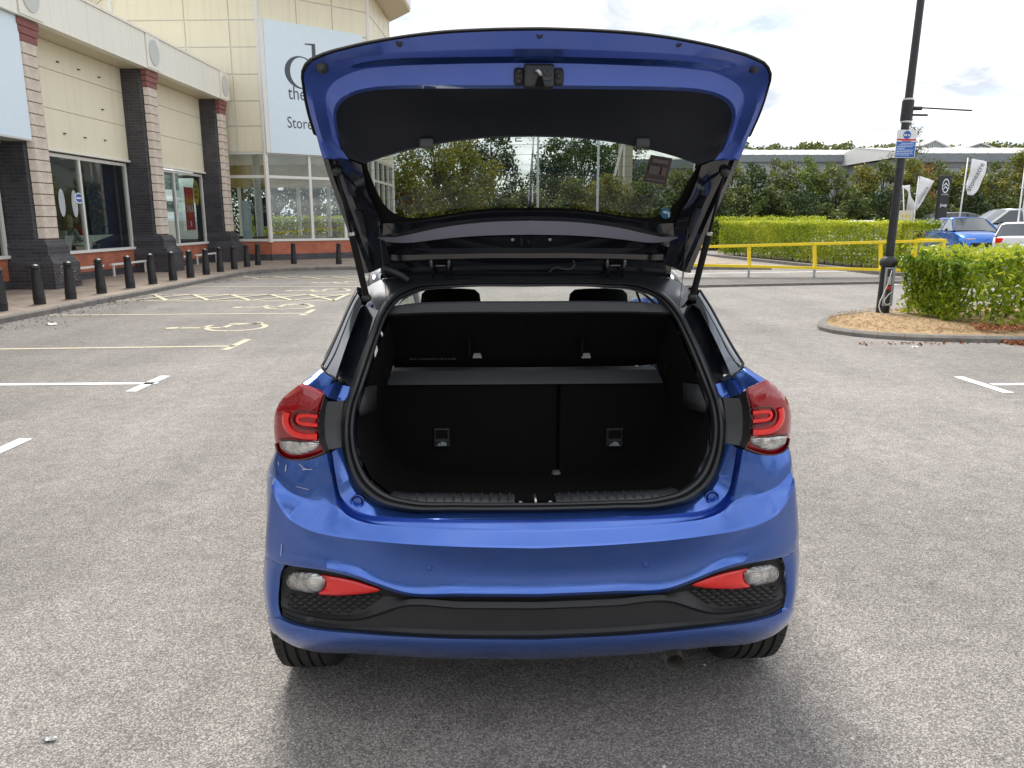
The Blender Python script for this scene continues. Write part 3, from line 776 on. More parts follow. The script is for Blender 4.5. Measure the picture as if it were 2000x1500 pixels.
for k_, dz in enumerate((0.14, -0.03, -0.2)):
    print_blocks('print_line', facing((xp + 0.021, p.y, p.z + dz), (0, 1, 0), (0, 0, 1)), -0.13, 0.13, 0, 0.11, M['ink'], yh, seed=k_)
# white notice boards with writing in the same window
a, c = onX(320, 392, xp), onX(348, 414, xp)
nb = thing('entrance_notice', 'white notice reading Entrance in the far shop window', 'notice', (xp, a.y, c.z))
MB().box((xp - 0.01, a.y, c.z), (xp, c.y, a.z)).build('board', M['badge_white'], nb, True)
text_mesh('lettering', 'Entrance', 0.24, M['ink'], nb, facing((xp + 0.002, a.y + 0.18, (a.z + c.z) / 2 - 0.06), (0, 1, 0), (0, 0, 1)), 0.001, sx=0.95)
a, c = onX(320, 332, xp), onX(350, 372, xp)
nb = thing('window_banner', 'pale blue banner hung high in the far shop window', 'notice', (xp, a.y, c.z))
MB().box((xp - 0.01, a.y, c.z), (xp, c.y, a.z)).build('board', M['sign_blue'], nb, True)
text_mesh('lettering', 'kingd', 0.22, M['ink'], nb, facing((xp + 0.002, a.y + 0.45, c.z + 0.06), (0, 1, 0), (0, 0, 1)), 0.001, sx=0.9)

# white low rails in front of the windows
def low_rail(pa, pb, label):
    t = thing('low_rail', label, 'rail', (XW + 0.4, pa, PZ), 0, 'white low rails under the shop windows')
    MB().bar((XW + 0.42, pa, 0.42), (XW + 0.42, pb, 0.42), 0.07, 0.05).build('top_bar', M['white_frame'], t, True)
    for y in (pa + 0.12, pb - 0.12): MB().box((XW + 0.40, y - 0.02, PZ), (XW + 0.44, y + 0.02, 0.395)).build('leg', M['white_frame'], t, True)
low_rail(17.75, 19.75, 'white low rail under the left half of the near shop window')
low_rail(20.15, 22.15, 'white low rail under the right half of the near shop window')
low_rail(23.3, 25.2, 'white low rail under the left half of the far shop window')
low_rail(25.6, 27.5, 'white low rail under the right half of the far shop window')

# pale blue sign board at the left edge
a, c = onX(38, 34, XP + 0.02), onX(57, 271, XP + 0.02)
sb = thing('blank_sign_board', 'blank pale blue sign board at the left edge of the photo', 'sign', (XP, 15, 3))
MB().box((XP - 0.5, 12.2, c.z), (XP + 0.02, (a.y + c.y) / 2, a.z)).build('panel', M['sign_blue'], sb, True)
MB().box((XP - 0.5, 12.2, c.z - 0.04), (XP + 0.03, (a.y + c.y) / 2 + 0.006, c.z - 0.002)).build('edge_trim', M['grey_disc'], sb, True)

# ================================================================== the glazed corner tower
tower = thing('corner_tower', 'tall cream panelled corner tower with glazed showroom at its foot', 'building', (-9, 30, 0))
PA, P1, P2, P3 = (-13.95, 28.9), (-8.87, 28.75), (-5.52, 31.5), (-5.45, 36.2)
PL = (-16.2, 31.6)
ZT = [onY(500, y, 28.8).z for y in (298, 247, 198, 146, 93, 40)]
dz = ZT[1] - ZT[0]
while ZT[-1] < 9.4: ZT.append(ZT[-1] + dz)
ZTOP = ZT[-1]
ZTR = onY(500, 345, 28.8).z
def fpt(a, b, s, d=0.0):
    ex, ey = b[0] - a[0], b[1] - a[1]; L = math.hypot(ex, ey); nx, ny = ey / L, -ex / L
    return (a[0] + ex * s + nx * d, a[1] + ey * s + ny * d)
def slab(a, b, s0, s1, z0, z1, d0, d1):
    q = [fpt(a, b, s0, d0), fpt(a, b, s1, d0), fpt(a, b, s1, d1), fpt(a, b, s0, d1)]
    return MB().prism([(x, y, z0) for x, y in q], (0, 0, z1 - z0))
def upper(a, b, cols, zs):
    slab(a, b, 0, 1, zs[0], zs[-1], -0.25, -0.005).build('wall_backing', M['white_frame'], tower, True)
    for i in range(len(cols) - 1):
        for z0, z1 in zip(zs[:-1], zs[1:]):
            L = math.dist(a, b); g = 0.022 / L
            slab(a, b, cols[i] + g, cols[i+1] - g, z0 + 0.02, z1 - 0.02, 0.0, 0.03).build('wall_panel', M['cream'], tower, True)
fx_ = lambda px: online(px, 150, PA, P1)
def s_at(px, py, a, b):
    q = online(px, py, a, b); return math.hypot(q.x - a[0], q.y - a[1]) / math.dist(a, b)
upper(PA, P1, [0.0] + [s_at(x, 120, PA, P1) for x in (367, 453)] + [1.0], ZT)
upper(PL, PA, [0, 0.33, 0.66, 1.0], ZT[2:])
upper(P1, P2, [0.0, 0.335, 0.66, 1.0], ZT)
upper(P2, P3, [0, 0.25, 0.5, 0.75, 1.0], ZT)
for p in (PA, P1, P2, P3):
    MB().tube([(p[0], p[1], ZT[2] if p is PA else 0.75), (p[0], p[1], ZTOP)], 0.085, 8).build('corner_post', M['white_frame'], tower, True, True, 30)
# body of the tower above the showroom
MB().prism([(x, y, ZT[0] + 0.12) for x, y in (PL, PA, P1, P2, P3, (-9, 38), (-16.2, 38))][::1], (0, 0, 0.12)).build('showroom_ceiling', M['white_frame'], tower, True)
# eaves
def off(p, d): return (p[0] + d[0], p[1] + d[1])
ev = [(-18, 31), (-14.4, 27.7), (-8.4, 27.5), (-4.35, 30.9), (-4.3, 35.0), (-5.6, 37.0), (-9, 39), (-18, 39)]
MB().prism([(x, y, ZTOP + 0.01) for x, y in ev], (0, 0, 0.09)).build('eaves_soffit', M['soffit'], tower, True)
MB().prism([(x * 1.0 + (0.03 if x > -9 else -0.03), y, ZTOP + 0.102) for x, y in ev], (0, 0, 0.33)).build('roof_edge', M['white_frame'], tower, True)
# brick foot
for a, b in ((off(PA, (1.6, 0)), P1), (P1, P2), (P2, P3)):
    slab(a, b, 0.0, 1.0, 0.32, 0.78, -0.22, 0.03).build('brick_dado', M['red_brick'], tower, True)
    slab(a, b, 0.0, 1.0, 0.02, 0.318, -0.22, 0.045).build('brick_base', M['dark_brick'], tower, True)
def glazing(a, b, cols, nm='window'):
    L = math.dist(a, b)
    w = slab(a, b, 0, 1, 0.785, 0.87, -0.2, 0.06).build(nm, M['white_frame'], tower, True)
    fr = MB()
    t = 0.10 / L
    for c in cols[1:-1]:
        q = slab(a, b, c - t/2, c + t/2, 0.872, ZT[0], -0.09, 0.04); fr.add(q.v, q.f)
    for z0, z1 in ((ZTR - 0.05, ZTR + 0.05), (ZT[0] - 0.06, ZT[0] - 0.002)):
        q = slab(a, b, 0.01, 0.99, z0, z1, -0.085, 0.035); fr.add(q.v, q.f)
    fr.build('frame', M['white_frame'], w, True)
    for c0, c1 in zip(cols[:-1], cols[1:]):
        for z0, z1 in ((0.875, ZTR - 0.052), (ZTR + 0.052, ZT[0] - 0.062)):
            slab(a, b, c0 + t * 0.6, c1 - t * 0.6, z0, z1, -0.03, -0.018).build('pane', M['window'], w, True)
glazing(off(PA, (1.6, 0.0)), P1, [0.0, 0.52, 1.0])
glazing(P1, P2, [0.0, s_at(609, 420, P1, P2), s_at(674, 420, P1, P2), 1.0])
glazing(P2, P3, [0, 0.25, 0.5, 0.75, 1.0])
# back of the showroom: glazed as well, mustard boards above
PB0, PB1 = (-14.5, 37.6), (-5.45, 36.3)
slab(PB1, PB0, 0, 1, 3.05, ZT[0] + 0.1, -0.1, 0.1).build('rear_panel', plain('mustard_board', (0.40, 0.31, 0.10), 0.6), tower, True)
slab(PB1, PB0, 0, 1, 0.1, 0.7, -0.1, 0.1).build('rear_sill', M['white_frame'], tower, True)
for s in np.linspace(0.02, 0.98, 7):
    slab(PB1, PB0, s - 0.008, s + 0.008, 0.7, 3.05, -0.05, 0.05).build('rear_mullion', M['white_frame'], tower, True)
q = online(505, 400, (-14, 30.2), (-6, 30.2))
MB().tube([(q.x, 30.2, PZ), (q.x, 30.2, ZT[0] + 0.1)], 0.14, 14).build('inner_column', M['white_frame'], tower, True, True, 30)
# big sign on the tower
z0, z1 = online(545, 300, P1, P2).z, online(535, 42, P1, P2).z
ts = thing('shop_sign', 'large pale blue sign board high on the corner tower', 'sign', (P1[0], P1[1], z0))
slab(P1, P2, 0.035, 0.93, z0, z1, 0.035, 0.17).build('board', M['sign_blue'], ts, True)
slab(P1, P2, 0.0, 0.033, z0, z1, 0.035, 0.172).build('edge_trim', M['white_frame'], ts, True)
fd = Vector((P2[0] - P1[0], P2[1] - P1[1], 0)).normalized()
nrm = Vector((fd.y, -fd.x, 0))
def on_sign(px, py):
    a = fpt(P1, P2, 0, 0.172); b = fpt(P1, P2, 1, 0.172)
    return online(px, py, a, b)
o = on_sign(563, 193)
text_mesh('lettering', 'the', 0.66, M['ink'], ts, facing(o, fd, (0, 0, 1)), 0.004, sx=0.80)
o = on_sign(561, 249)
text_mesh('lettering', 'Store', 0.56, M['ink'], ts, facing(o, fd, (0, 0, 1)), 0.004, sx=0.80)
# the serif d: modulated bowl, stem and serif
ctr = on_sign(588, 142); F = facing(ctr, fd, (0, 0, 1))
dm = MB()
n = 40; vv = []
for k in range(n):
    t = 2 * math.pi * k / n
    vv.append((0.62 * math.cos(t), 0.56 * math.sin(t), 0)); 
for k in range(n):
    t = 2 * math.pi * k / n
    vv.append((0.04 + 0.46 * math.cos(t), 0.52 * math.sin(t), 0))
vv = [(x, y, z) for x, y, z in vv] + [(x, y, 0.006) for x, y, z in vv]
ff = []
for k in range(n):
    k2 = (k + 1) % n
    ff += [(2*n + k, 2*n + k2, 3*n + k2, 3*n + k), (k, k2, 2*n + k2, 2*n + k), (n + k2, n + k, 3*n + k, 3*n + k2)]
dm.add([F @ Vector(p) for p in vv], ff)
def poly2(pts): dm.prism([F @ Vector((x, y, 0)) for x, y in pts], nrm * 0.006)
poly2([(0.46, -0.54), (0.60, -0.54), (0.60, 0.98), (0.46, 0.98)]); poly2([(0.20, 0.98), (0.60, 0.981), (0.60, 1.05), (0.2, 1.02)])
dm.build('lettering', M['ink'], ts, True)

# showroom furniture
def sofa(c, rot, w, mats, label, h=0.85):
    t = thing('sofa', label, 'sofa', (c[0], c[1], PZ), rot, 'sofas in the showroom')
    o = MB().box((-w/2 + 0.2, -0.42, 0.12), (w/2 - 0.2, 0.3, 0.40)).build('base', mats, t); bevel(o, 0.03)
    n = 2 if w > 1.3 else 1
    for i in range(n):
        a = -w/2 + 0.2 + i * (w - 0.4) / n
        o = MB().box((a + 0.01, -0.46, 0.402), (a + (w - 0.4)/n - 0.01, 0.22, 0.55)).build('seat_cushion', mats, t); bevel(o, 0.05, 3)
        o = MB().box((a + 0.01, 0.12, 0.552), (a + (w - 0.4)/n - 0.01, 0.36, h)).build('back_cushion', mats, t); bevel(o, 0.06, 3)
    for s in (-1, 1):
        o = MB().box((s * (w/2 - 0.1) - 0.1, -0.46, 0.1), (s * (w/2 - 0.1) + 0.1, 0.42, 0.66)).build('arm', mats, t); bevel(o, 0.07, 3)
    o = MB().box((-w/2 + 0.1, 0.362, 0.12), (w/2 - 0.1, 0.5, h - 0.06)).build('back', mats, t); bevel(o, 0.04)
    for x in (-w/2 + 0.15, w/2 - 0.15):
        for y in (-0.36, 0.34): MB().box((x - 0.03, y - 0.03, 0), (x + 0.03, y + 0.03, 0.118)).build('leg', M['black_metal'], t)
    return t
M['sofa_grey'] = plain('light_grey_fabric', (0.50, 0.50, 0.46), 0.9, bump=0.2); M['sofa_red'] = plain('oxblood_leather', (0.13, 0.022, 0.022), 0.4)
M['sofa_white'] = plain('off_white_fabric', (0.62, 0.63, 0.60), 0.9, bump=0.2); M['sofa_green'] = plain('dark_green_leather', (0.02, 0.05, 0.045), 0.4)
q = onY(515, 455, 30.1); sofa((q.x, 29.9), math.radians(150), 1.5, M['sofa_red'], 'oxblood leather sofa low behind the left pane of the tower')
q = onY(485, 455, 30.0); sofa((q.x, 29.75), math.radians(20), 0.95, M['sofa_green'], 'dark green armchair in the left corner of the showroom')
q = onY(570, 455, 31.8); sofa((q.x, 31.9), math.radians(8), 2.0, M['sofa_grey'], 'light grey two seat sofa behind the middle pane of the tower')
q = onY(640, 455, 33.0); sofa((q.x, 33.1), math.radians(95), 1.7, M['sofa_white'], 'off white sofa side on behind the right pane of the tower')
# dark poster and leaning panel in the tower
q0, q1 = onY(493, 386, 30.9), onY(532, 442, 30.9)
dp = thing('finance_poster', 'tall dark navy poster reading pay over years inside the showroom', 'poster', (q0.x, 30.9, q1.z))
MB().box((q0.x, 30.9, q1.z), (q1.x, 30.93, q0.z)).build('sheet', M['navy'], dp, True)
for s, f, sz in (('PAY OVER', 0.62, 0.155), ('5 YEARS', 0.48, 0.17)):
    text_mesh('lettering', s, sz, M['badge_white'], dp, facing(((q0.x + q1.x) / 2, 30.896, q1.z + (q0.z - q1.z) * f), (1, 0, 0), (0, 0, 1)), 0.001, True, align='CENTER')
MB().box((q0.x + 0.12, 30.897, q1.z + (q0.z - q1.z) * 0.76), (q1.x - 0.1, 30.899, q1.z + (q0.z - q1.z) * 0.79)).build('stripe', M['poster_red'], dp, True)
MB().box((q0.x - 0.0, 31.0, PZ), (q0.x + 0.03, 31.03, q1.z)).build('stand', M['black_metal'], dp, True)
q = onY(482, 440, 29.4)
lp = MB().box((q.x - 0.17, 29.4, PZ), (q.x + 0.17, 29.46, onY(482, 392, 29.4).z)).build('leaning_panel', M['sign_blue'])
tag(lp, 'pale blue free standing panel just inside the left tower window', 'panel')

pts_ = []
pb = MB()
for i in range(150):                                     # loose chips scattered over the asphalt
    x, y = rng.uniform(-3.2, 4.5), rng.uniform(1.0, 9.0)
    s = rng.uniform(0.004, 0.010); q = [(x + s * math.cos(a) * rng.uniform(.7, 1.2), y + s * math.sin(a) * rng.uniform(.7, 1.2)) for a in np.linspace(0, 6.283, 6)[:-1]]
    pb.add([(u, w, 0.001) for u, w in q] + [(x, y, s * 0.9)], [(k, (k + 1) % 5, 5) for k in range(5)])
tag(pb.build('loose_chips', plain('pale_stone_chip', (0.58, 0.56, 0.52), 0.7)), 'tiny pale stone chips scattered over the asphalt', 'stone chips', kind='stuff')

# ================================================================== planting
def leaves(name, C, size, mat, parent=None, aspect=0.42, nrm=None, spread=0.9, seed=1, fold=0.25, world=False):
    """one mesh of N folded leaf blades at points C (N,3); nrm = preferred facing, spread = how far they stray"""
    r = np.random.default_rng(seed)
    C = np.asarray(C, float); N = len(C)
    if world and parent is not None:
        t = frame_of(parent).translation; C = C - np.array(t)
    n = r.normal(size=(N, 3))
    if nrm is not None: n = np.asarray(nrm) + n * spread
    n /= np.linalg.norm(n, axis=1)[:, None] + 1e-9
    a = r.normal(size=(N, 3)); a -= n * (a * n).sum(1)[:, None]; a /= np.linalg.norm(a, axis=1)[:, None] + 1e-9
    b = np.cross(n, a)
    L = np.asarray(size) * r.uniform(0.65, 1.25, N); L = L[:, None]
    Wd = L * aspect
    V = np.empty((N, 4, 3))
    V[:, 0] = C - a * L / 2
    V[:, 1] = C + b * Wd / 2 + n * Wd * fold + a * L * 0.06
    V[:, 2] = C + a * L / 2 - n * L * 0.08
    V[:, 3] = C - b * Wd / 2 + n * Wd * fold + a * L * 0.06
    me = bpy.data.meshes.new(name)
    me.vertices.add(N * 4); me.vertices.foreach_set('co', V.reshape(-1))
    base = np.arange(N)[:, None] * 4
    tri = np.concatenate([base + np.array([[0, 1, 2]]), base + np.array([[0, 2, 3]])], 1).reshape(-1)
    me.loops.add(N * 6); me.loops.foreach_set('vertex_index', tri.astype(np.int32))
    me.polygons.add(N * 2); me.polygons.foreach_set('loop_start', np.arange(0, N * 6, 3, dtype=np.int32))
    me.materials.append(mat); me.update(calc_edges=True); me.validate()
    return link(bpy.data.objects.new(name, me), parent)

M['laurel'] = leaf_mat('laurel_leaf', [(0.06, 0.14, 0.012), (0.19, 0.30, 0.018), (0.36, 0.45, 0.022), (0.50, 0.54, 0.035)], 0.34, 0.4, 0.5)
M['hedge'] = leaf_mat('clipped_hedge_leaf', [(0.09, 0.17, 0.015), (0.22, 0.32, 0.02), (0.39, 0.46, 0.022), (0.52, 0.54, 0.035)], 0.4, 0.4, 0.45)
M['shrub'] = leaf_mat('shrub_leaf', [(0.035, 0.065, 0.02), (0.08, 0.12, 0.03), (0.17, 0.20, 0.045), (0.26, 0.25, 0.055)], 0.5, 0.3)
M['tree_dark'] = leaf_mat('dark_tree_leaf', [(0.022, 0.045, 0.016), (0.05, 0.085, 0.024), (0.10, 0.135, 0.035)], 0.5, 0.3)
M['tree_gold'] = leaf_mat('yellow_green_leaf', [(0.06, 0.09, 0.018), (0.18, 0.20, 0.032), (0.34, 0.28, 0.042)], 0.5, 0.35)
M['tree_light'] = leaf_mat('light_green_leaf', [(0.06, 0.10, 0.02), (0.15, 0.21, 0.04), (0.24, 0.30, 0.06)], 0.5, 0.35)
M['birch'] = leaf_mat('sparse_birch_leaf', [(0.06, 0.075, 0.04), (0.12, 0.14, 0.07), (0.18, 0.19, 0.10)], 0.5, 0.35)

# ------------------------------------------------------------------ planted island on the right
isl = [(4.52, 11.3), (4.42, 10.95), (4.5, 10.62), (4.75, 10.28), (5.2, 10.02), (5.8, 9.88), (6.6, 9.8), (7.5, 9.76), (9, 9.7), (11, 9.65), (13, 9.6), (16, 9.6), (16, 13.4), (12, 13.4), (9, 13.3), (7, 13.1), (6, 12.75), (5.2, 12.3), (4.75, 11.8)]
isl = [tuple(p) for p in cr([(x, y) for x, y in isl] + [isl[0]], 90)[:-1]]
def closed_inset(pts, d):
    n = len(pts); out = []
    for i in range(n):
        a, c = Vector(pts[i-1]), Vector(pts[(i+1) % n]); t = (c - a).normalized()
        out.append((pts[i][0] - t.y * d, pts[i][1] + t.x * d))
    return out
area = sum(isl[i-1][0] * isl[i][1] - isl[i][0] * isl[i-1][1] for i in range(len(isl)))
if area < 0: isl = isl[::-1]
isl_in = closed_inset(isl, 0.12)
IZ = 0.08
b = MB(); n = len(isl_in)
cxy = (9.5, 11.4)
ringm = [(cxy[0] + (x - cxy[0]) * 0.93, cxy[1] + (y - cxy[1]) * 0.8) for x, y in isl_in]
b.add([(x, y, IZ - 0.01) for x, y in isl_in] + [(x, y, IZ + 0.035 + 0.02 * math.sin(x * 5 + y * 3)) for x, y in ringm], grid_faces(2, n, True) + [tuple(range(n, 2 * n))])
island = b.build('planted_island', M['dry_grass'], smooth=True); tag(island, kind='structure')
for i in range(n):
    j = (i + 1) % n
    A, Cc, Ai, Ci = isl[i], isl[j], isl_in[i], isl_in[j]
    sh = 0.012
    A = (A[0] + (Cc[0]-A[0]) * sh, A[1] + (Cc[1]-A[1]) * sh); Ai = (Ai[0] + (Ci[0]-Ai[0]) * sh, Ai[1] + (Ci[1]-Ai[1]) * sh)
    mA = (A[0]*0.7 + Ai[0]*0.3, A[1]*0.7 + Ai[1]*0.3); mC = (Cc[0]*0.7 + Ci[0]*0.3, Cc[1]*0.7 + Ci[1]*0.3)
    v = [(*A, -0.02), (*Cc, -0.02), (*Ci, -0.02), (*Ai, -0.02), (*A, IZ - 0.03), (*Cc, IZ - 0.03), (*mC, IZ), (*mA, IZ), (*Ci, IZ), (*Ai, IZ)]
    mesh('kerb_stone', v, [(0,1,5,4),(4,5,6,7),(7,6,8,9),(9,8,2,3),(0,4,7,9,3),(1,2,8,6,5)], M['kerb'], island)
def inside(x, y, poly):
    c = False
    for i in range(len(poly)):
        (x0, y0), (x1, y1) = poly[i-1], poly[i]
        if (y0 > y) != (y1 > y) and x < (x1 - x0) * (y - y0) / (y1 - y0) + x0: c = not c
    return c
pts = []
while len(pts) < 5200:
    x, y = nrng.uniform(4.4, 9.5), nrng.uniform(9.7, 13.2)
    if inside(x, y, isl_in): pts.append((x, y, IZ + 0.045 + nrng.uniform(-0.02, 0.03)))
o = leaves('dry_grass', pts, 0.085, M['straw'], None, 0.07, np.tile([[0, 0, 1.0]], (len(pts), 1)), 0.55, 3)
tag(o, 'dry straw coloured grass on the planted island', 'grass', kind='stuff')
pts = [(6.3 + abs(nrng.normal(0, 1.4)), 9.72 + nrng.normal(0, 0.10), 0.012 + abs(nrng.normal(0, 0.012))) for _ in range(800)]
pts += [(6.2 + abs(nrng.normal(0, 1.2)), 10.05 + abs(nrng.normal(0, 0.22)), IZ + 0.05 + abs(nrng.normal(0, 0.02))) for _ in range(600)]
pts += [(4.4 + nrng.uniform(0, 3), 9.72 + nrng.normal(0, 0.05) + 0.6 * max(0, 5.2 - 4.4 - nrng.uniform(0, 1)) * 0, 0.012) for _ in range(60)]
pts = [p for p in pts if not (p[2] < 0.08 and inside(p[0], p[1], isl))]
o = leaves('fallen_leaves', pts, 0.055, M['litter'], None, 0.6, np.tile([[0, 0, 1.0]], (len(pts), 1)), 0.5, 4)
tag(o, 'brown fallen leaves drifted along the island kerb', 'fallen leaves', kind='stuff')

def hedge_points(x0, x1, y0, y1, z0, z1, N, rough, r, skirt=0.0, roundx=0.5):
    """points and outward directions over the skin of a clipped hedge"""
    P, Q = [], []
    while len(P) < N:
        w = r.random()
        fx, fy, fz = r.uniform(0, 1), r.uniform(0, 1), r.uniform(0, 1)
        if w < 0.42: q = (0, -1, 0.25); p = [fx, 0, fz]
        elif w < 0.72: q = (0, 0, 1); p = [fx, fy, 1]
        elif w < 0.84: q = (-1, 0, 0.2); p = [0, fy, fz]
        elif w < 0.9: q = (0, 1, 0.2); p = [fx, 1, fz]
        else: q = (0, -0.5, 0.6); p = [fx, fy, 0.15 + 0.85 * fz]
        x, y, z = x0 + p[0] * (x1 - x0), y0 + p[1] * (y1 - y0), z0 + p[2] * (z1 - z0)
        # rounded shoulders and lumpy faces
        e = min(1, (x - x0) / roundx) if roundx else 1
        y = y + (1 - e) ** 2 * (0.5 if p[1] < 0.5 else -0.5) * (y1 - y0) * 0.6
        z = z - (1 - e) ** 2 * 0.12 * (z1 - z0)
        k = rough * (math.sin(x * 3.1 + z * 2.3) + math.sin(x * 1.7 - y * 2.9 + 1.3) + 0.8 * math.sin(z * 7 + x * 6.3))
        x, y, z = x + q[0] * k, y + q[1] * k, z + q[2] * k
        # bare towards the ground
        if skirt and z < z0 + skirt and r.random() > (z - z0) / skirt + 0.12: continue
        d = abs(r.normal(0, rough * 1.3))
        x, y, z = x - q[0] * d, y - q[1] * d, z - q[2] * d
        P.append((x, y, z)); Q.append(q)
    return np.array(P), np.array(Q, float)
# near laurel hedge: its largest leaves are pieces of their own
hd = thing('laurel_hedge', 'bushy light green laurel hedge on the island at the right edge', 'hedge', (8, 11.5, IZ))
P, Q = hedge_points(6.18, 15.5, 10.40, 12.5, 0.16, 1.11, 19000, 0.075, nrng, 0.20, 0.75)
front = np.argsort(P[:, 1] + 0.5 * np.abs(P[:, 0] - 6.8) - 0.3 * P[:, 2])
single = set(front[:1500:5].tolist())
rest = np.array([i for i in range(len(P)) if i not in single])
fo = leaves('foliage', P[rest], 0.115, M['laurel'], hd, 0.40, Q[rest], 0.8, 5, world=True); fo['kind'] = 'stuff'
lv = MB().add([(-0.055, 0, 0), (-0.02, 0.02, 0.006), (0.02, 0.021, 0.006), (0.056, 0, -0.008), (0.02, -0.021, 0.006), (-0.02, -0.02, 0.006), (0, 0, 0)], [(0,6,1),(1,6,2),(2,6,3),(3,6,4),(4,6,5),(5,6,0)])
l0 = lv.build('leaf', M['laurel'], hd)
first = True
base = frame_of(hd).inverted()
for i in sorted(single):
    l = l0 if first else l0.copy()
    if not first: COL.objects.link(l); l.parent = hd
    first = False
    nv = (Vector(Q[i]) + Vector(nrng.normal(size=3)) * 0.6).normalized()
    l.rotation_mode = 'QUATERNION'
    l.rotation_quaternion = nv.to_track_quat('Z', 'X') @ Matrix.Rotation(rng.uniform(0, 6.28), 3, 'Z').to_quaternion()
    l.location = base @ Vector(P[i]); s = rng.uniform(0.8, 1.25); l.scale = (s, s, s)
# pale new shoots standing proud of the clipped top
M['shoot'] = leaf_mat('young_laurel_shoot', [(0.34, 0.42, 0.02), (0.52, 0.58, 0.03), (0.66, 0.66, 0.07)], 0.35, 0.4, 0.5)
Ps = np.stack([nrng.uniform(6.15, 15.4, 2400), nrng.uniform(10.35, 12.4, 2400), 1.10 + nrng.normal(0.01, 0.04, 2400)], 1)
Ps2 = np.stack([nrng.uniform(6.3, 15.4, 800), 10.36 + nrng.normal(0, 0.04, 800), nrng.uniform(0.55, 1.1, 800)], 1)
fs = leaves('young_shoots', np.concatenate([Ps, Ps2]), 0.10, M['shoot'], hd, 0.36, np.tile([[0, -0.5, 0.5]], (3200, 1)), 0.9, 9, world=True); fs['kind'] = 'stuff'
# deep inner leaves and bare stems
P2_ = np.stack([nrng.uniform(6.3, 15.2, 3000), nrng.uniform(10.8, 12.3, 3000), nrng.uniform(0.35, 1.0, 3000)], 1)
fi = leaves('inner_foliage', P2_, 0.1, M['laurel'], hd, 0.42, None, 1, 6, world=True); fi['kind'] = 'stuff'
for k in range(26):
    x, y = rng.uniform(6.5, 10.5), rng.uniform(10.9, 12.0)
    pts = [(x, y, IZ), (x + rng.uniform(-.1, .1), y + rng.uniform(-.1, .05), 0.45), (x + rng.uniform(-.35, .35), y + rng.uniform(-.3, .2), 0.85)]
    MB().tube(pts, [0.018, 0.014, 0.006], 6).build('stem', M['bark'], hd, True, True)

# far clipped hedge behind the yellow barrier, running back to the left
def slanted_hedge(name, A, B, depth, z0, z1, N, label, seed, mat, size):
    r = np.random.default_rng(seed)
    ax = Vector((B[0] - A[0], B[1] - A[1])); L = ax.length; ax.normalize(); ny = Vector((-ax.y, ax.x))
    P, Q = hedge_points(0, L, 0, depth, z0, z1, N, 0.045, r, 0.12, 0.25)
    # far end is closed as well
    k = r.random(len(P)) < 0.06
    P[k, 0] = L - np.abs(r.normal(0, 0.06, k.sum())); Q[k] = (1, 0, 0.2)
    W = np.stack([A[0] + ax.x * P[:, 0] + ny.x * P[:, 1], A[1] + ax.y * P[:, 0] + ny.y * P[:, 1], P[:, 2]], 1)
    Qw = np.stack([ax.x * Q[:, 0] + ny.x * Q[:, 1], ax.y * Q[:, 0] + ny.y * Q[:, 1], Q[:, 2]], 1)
    t = thing(name, label, 'hedge', ((A[0] + B[0]) / 2, (A[1] + B[1]) / 2, 0))
    leaves('foliage', W, size, mat, t, 0.5, Qw, 0.7, seed, world=True)['kind'] = 'stuff'
    q = [Vector(A) + ax * 0.15 + ny * 0.18, Vector(B) - ax * 0.15 + ny * 0.18, Vector(B) - ax * 0.15 + ny * (depth - 0.18), Vector(A) + ax * 0.15 + ny * (depth - 0.18)]
    st = MB()
    for i in range(int(L / 0.5)):
        c = Vector(A) + ax * (0.3 + i * 0.5) + ny * depth * 0.5
        st.tube([(c.x, c.y, 0), (c.x + rng.uniform(-.1, .1), c.y, z1 * 0.8)], [0.025, 0.012], 5)
    st.build('stems', M['bark'], t, True)
    sh_ = np.stack([r.uniform(0, L, N // 6), r.uniform(0, depth, N // 6) * (r.random(N // 6) < .7), z1 + r.normal(0.0, 0.05, N // 6)], 1)
    Ws = np.stack([A[0] + ax.x * sh_[:, 0] + ny.x * sh_[:, 1], A[1] + ax.y * sh_[:, 0] + ny.y * sh_[:, 1], sh_[:, 2]], 1)
    leaves('young_shoots', Ws, size, M['shoot'], t, 0.45, None, 1, seed + 70, world=True)['kind'] = 'stuff'
    inner = np.stack([r.uniform(0.2, L - 0.2, N // 4), r.uniform(0.2, depth - 0.2, N // 4), r.uniform(z0 + 0.05, z1 - 0.12, N // 4)], 1)
    Wi = np.stack([A[0] + ax.x * inner[:, 0] + ny.x * inner[:, 1], A[1] + ax.y * inner[:, 0] + ny.y * inner[:, 1], inner[:, 2]], 1)
    leaves('inner_foliage', Wi, size * 1.3, mat, t, 0.6, None, 1, seed + 50, world=True)['kind'] = 'stuff'
    return t
slanted_hedge('clipped_hedge', (8.95, 34.0), (11.4, 22.9), 1.3, 0.12, 1.45, 22000, 'long clipped light green hedge behind the yellow barrier', 21, M['hedge'], 0.085)
slanted_hedge('clipped_hedge', (8.0, 41.5), (15.5, 38.8), 1.2, 0.2, 1.66, 6000, 'further clipped hedge rising just above the long hedge', 22, M['hedge'], 0.1)
slanted_hedge('clipped_hedge', (-14.5, 41.5), (-5.0, 41.0), 1.2, 0.15, 1.7, 6000, 'clipped hedge seen through the glazed showroom', 23, M['hedge'], 0.1)
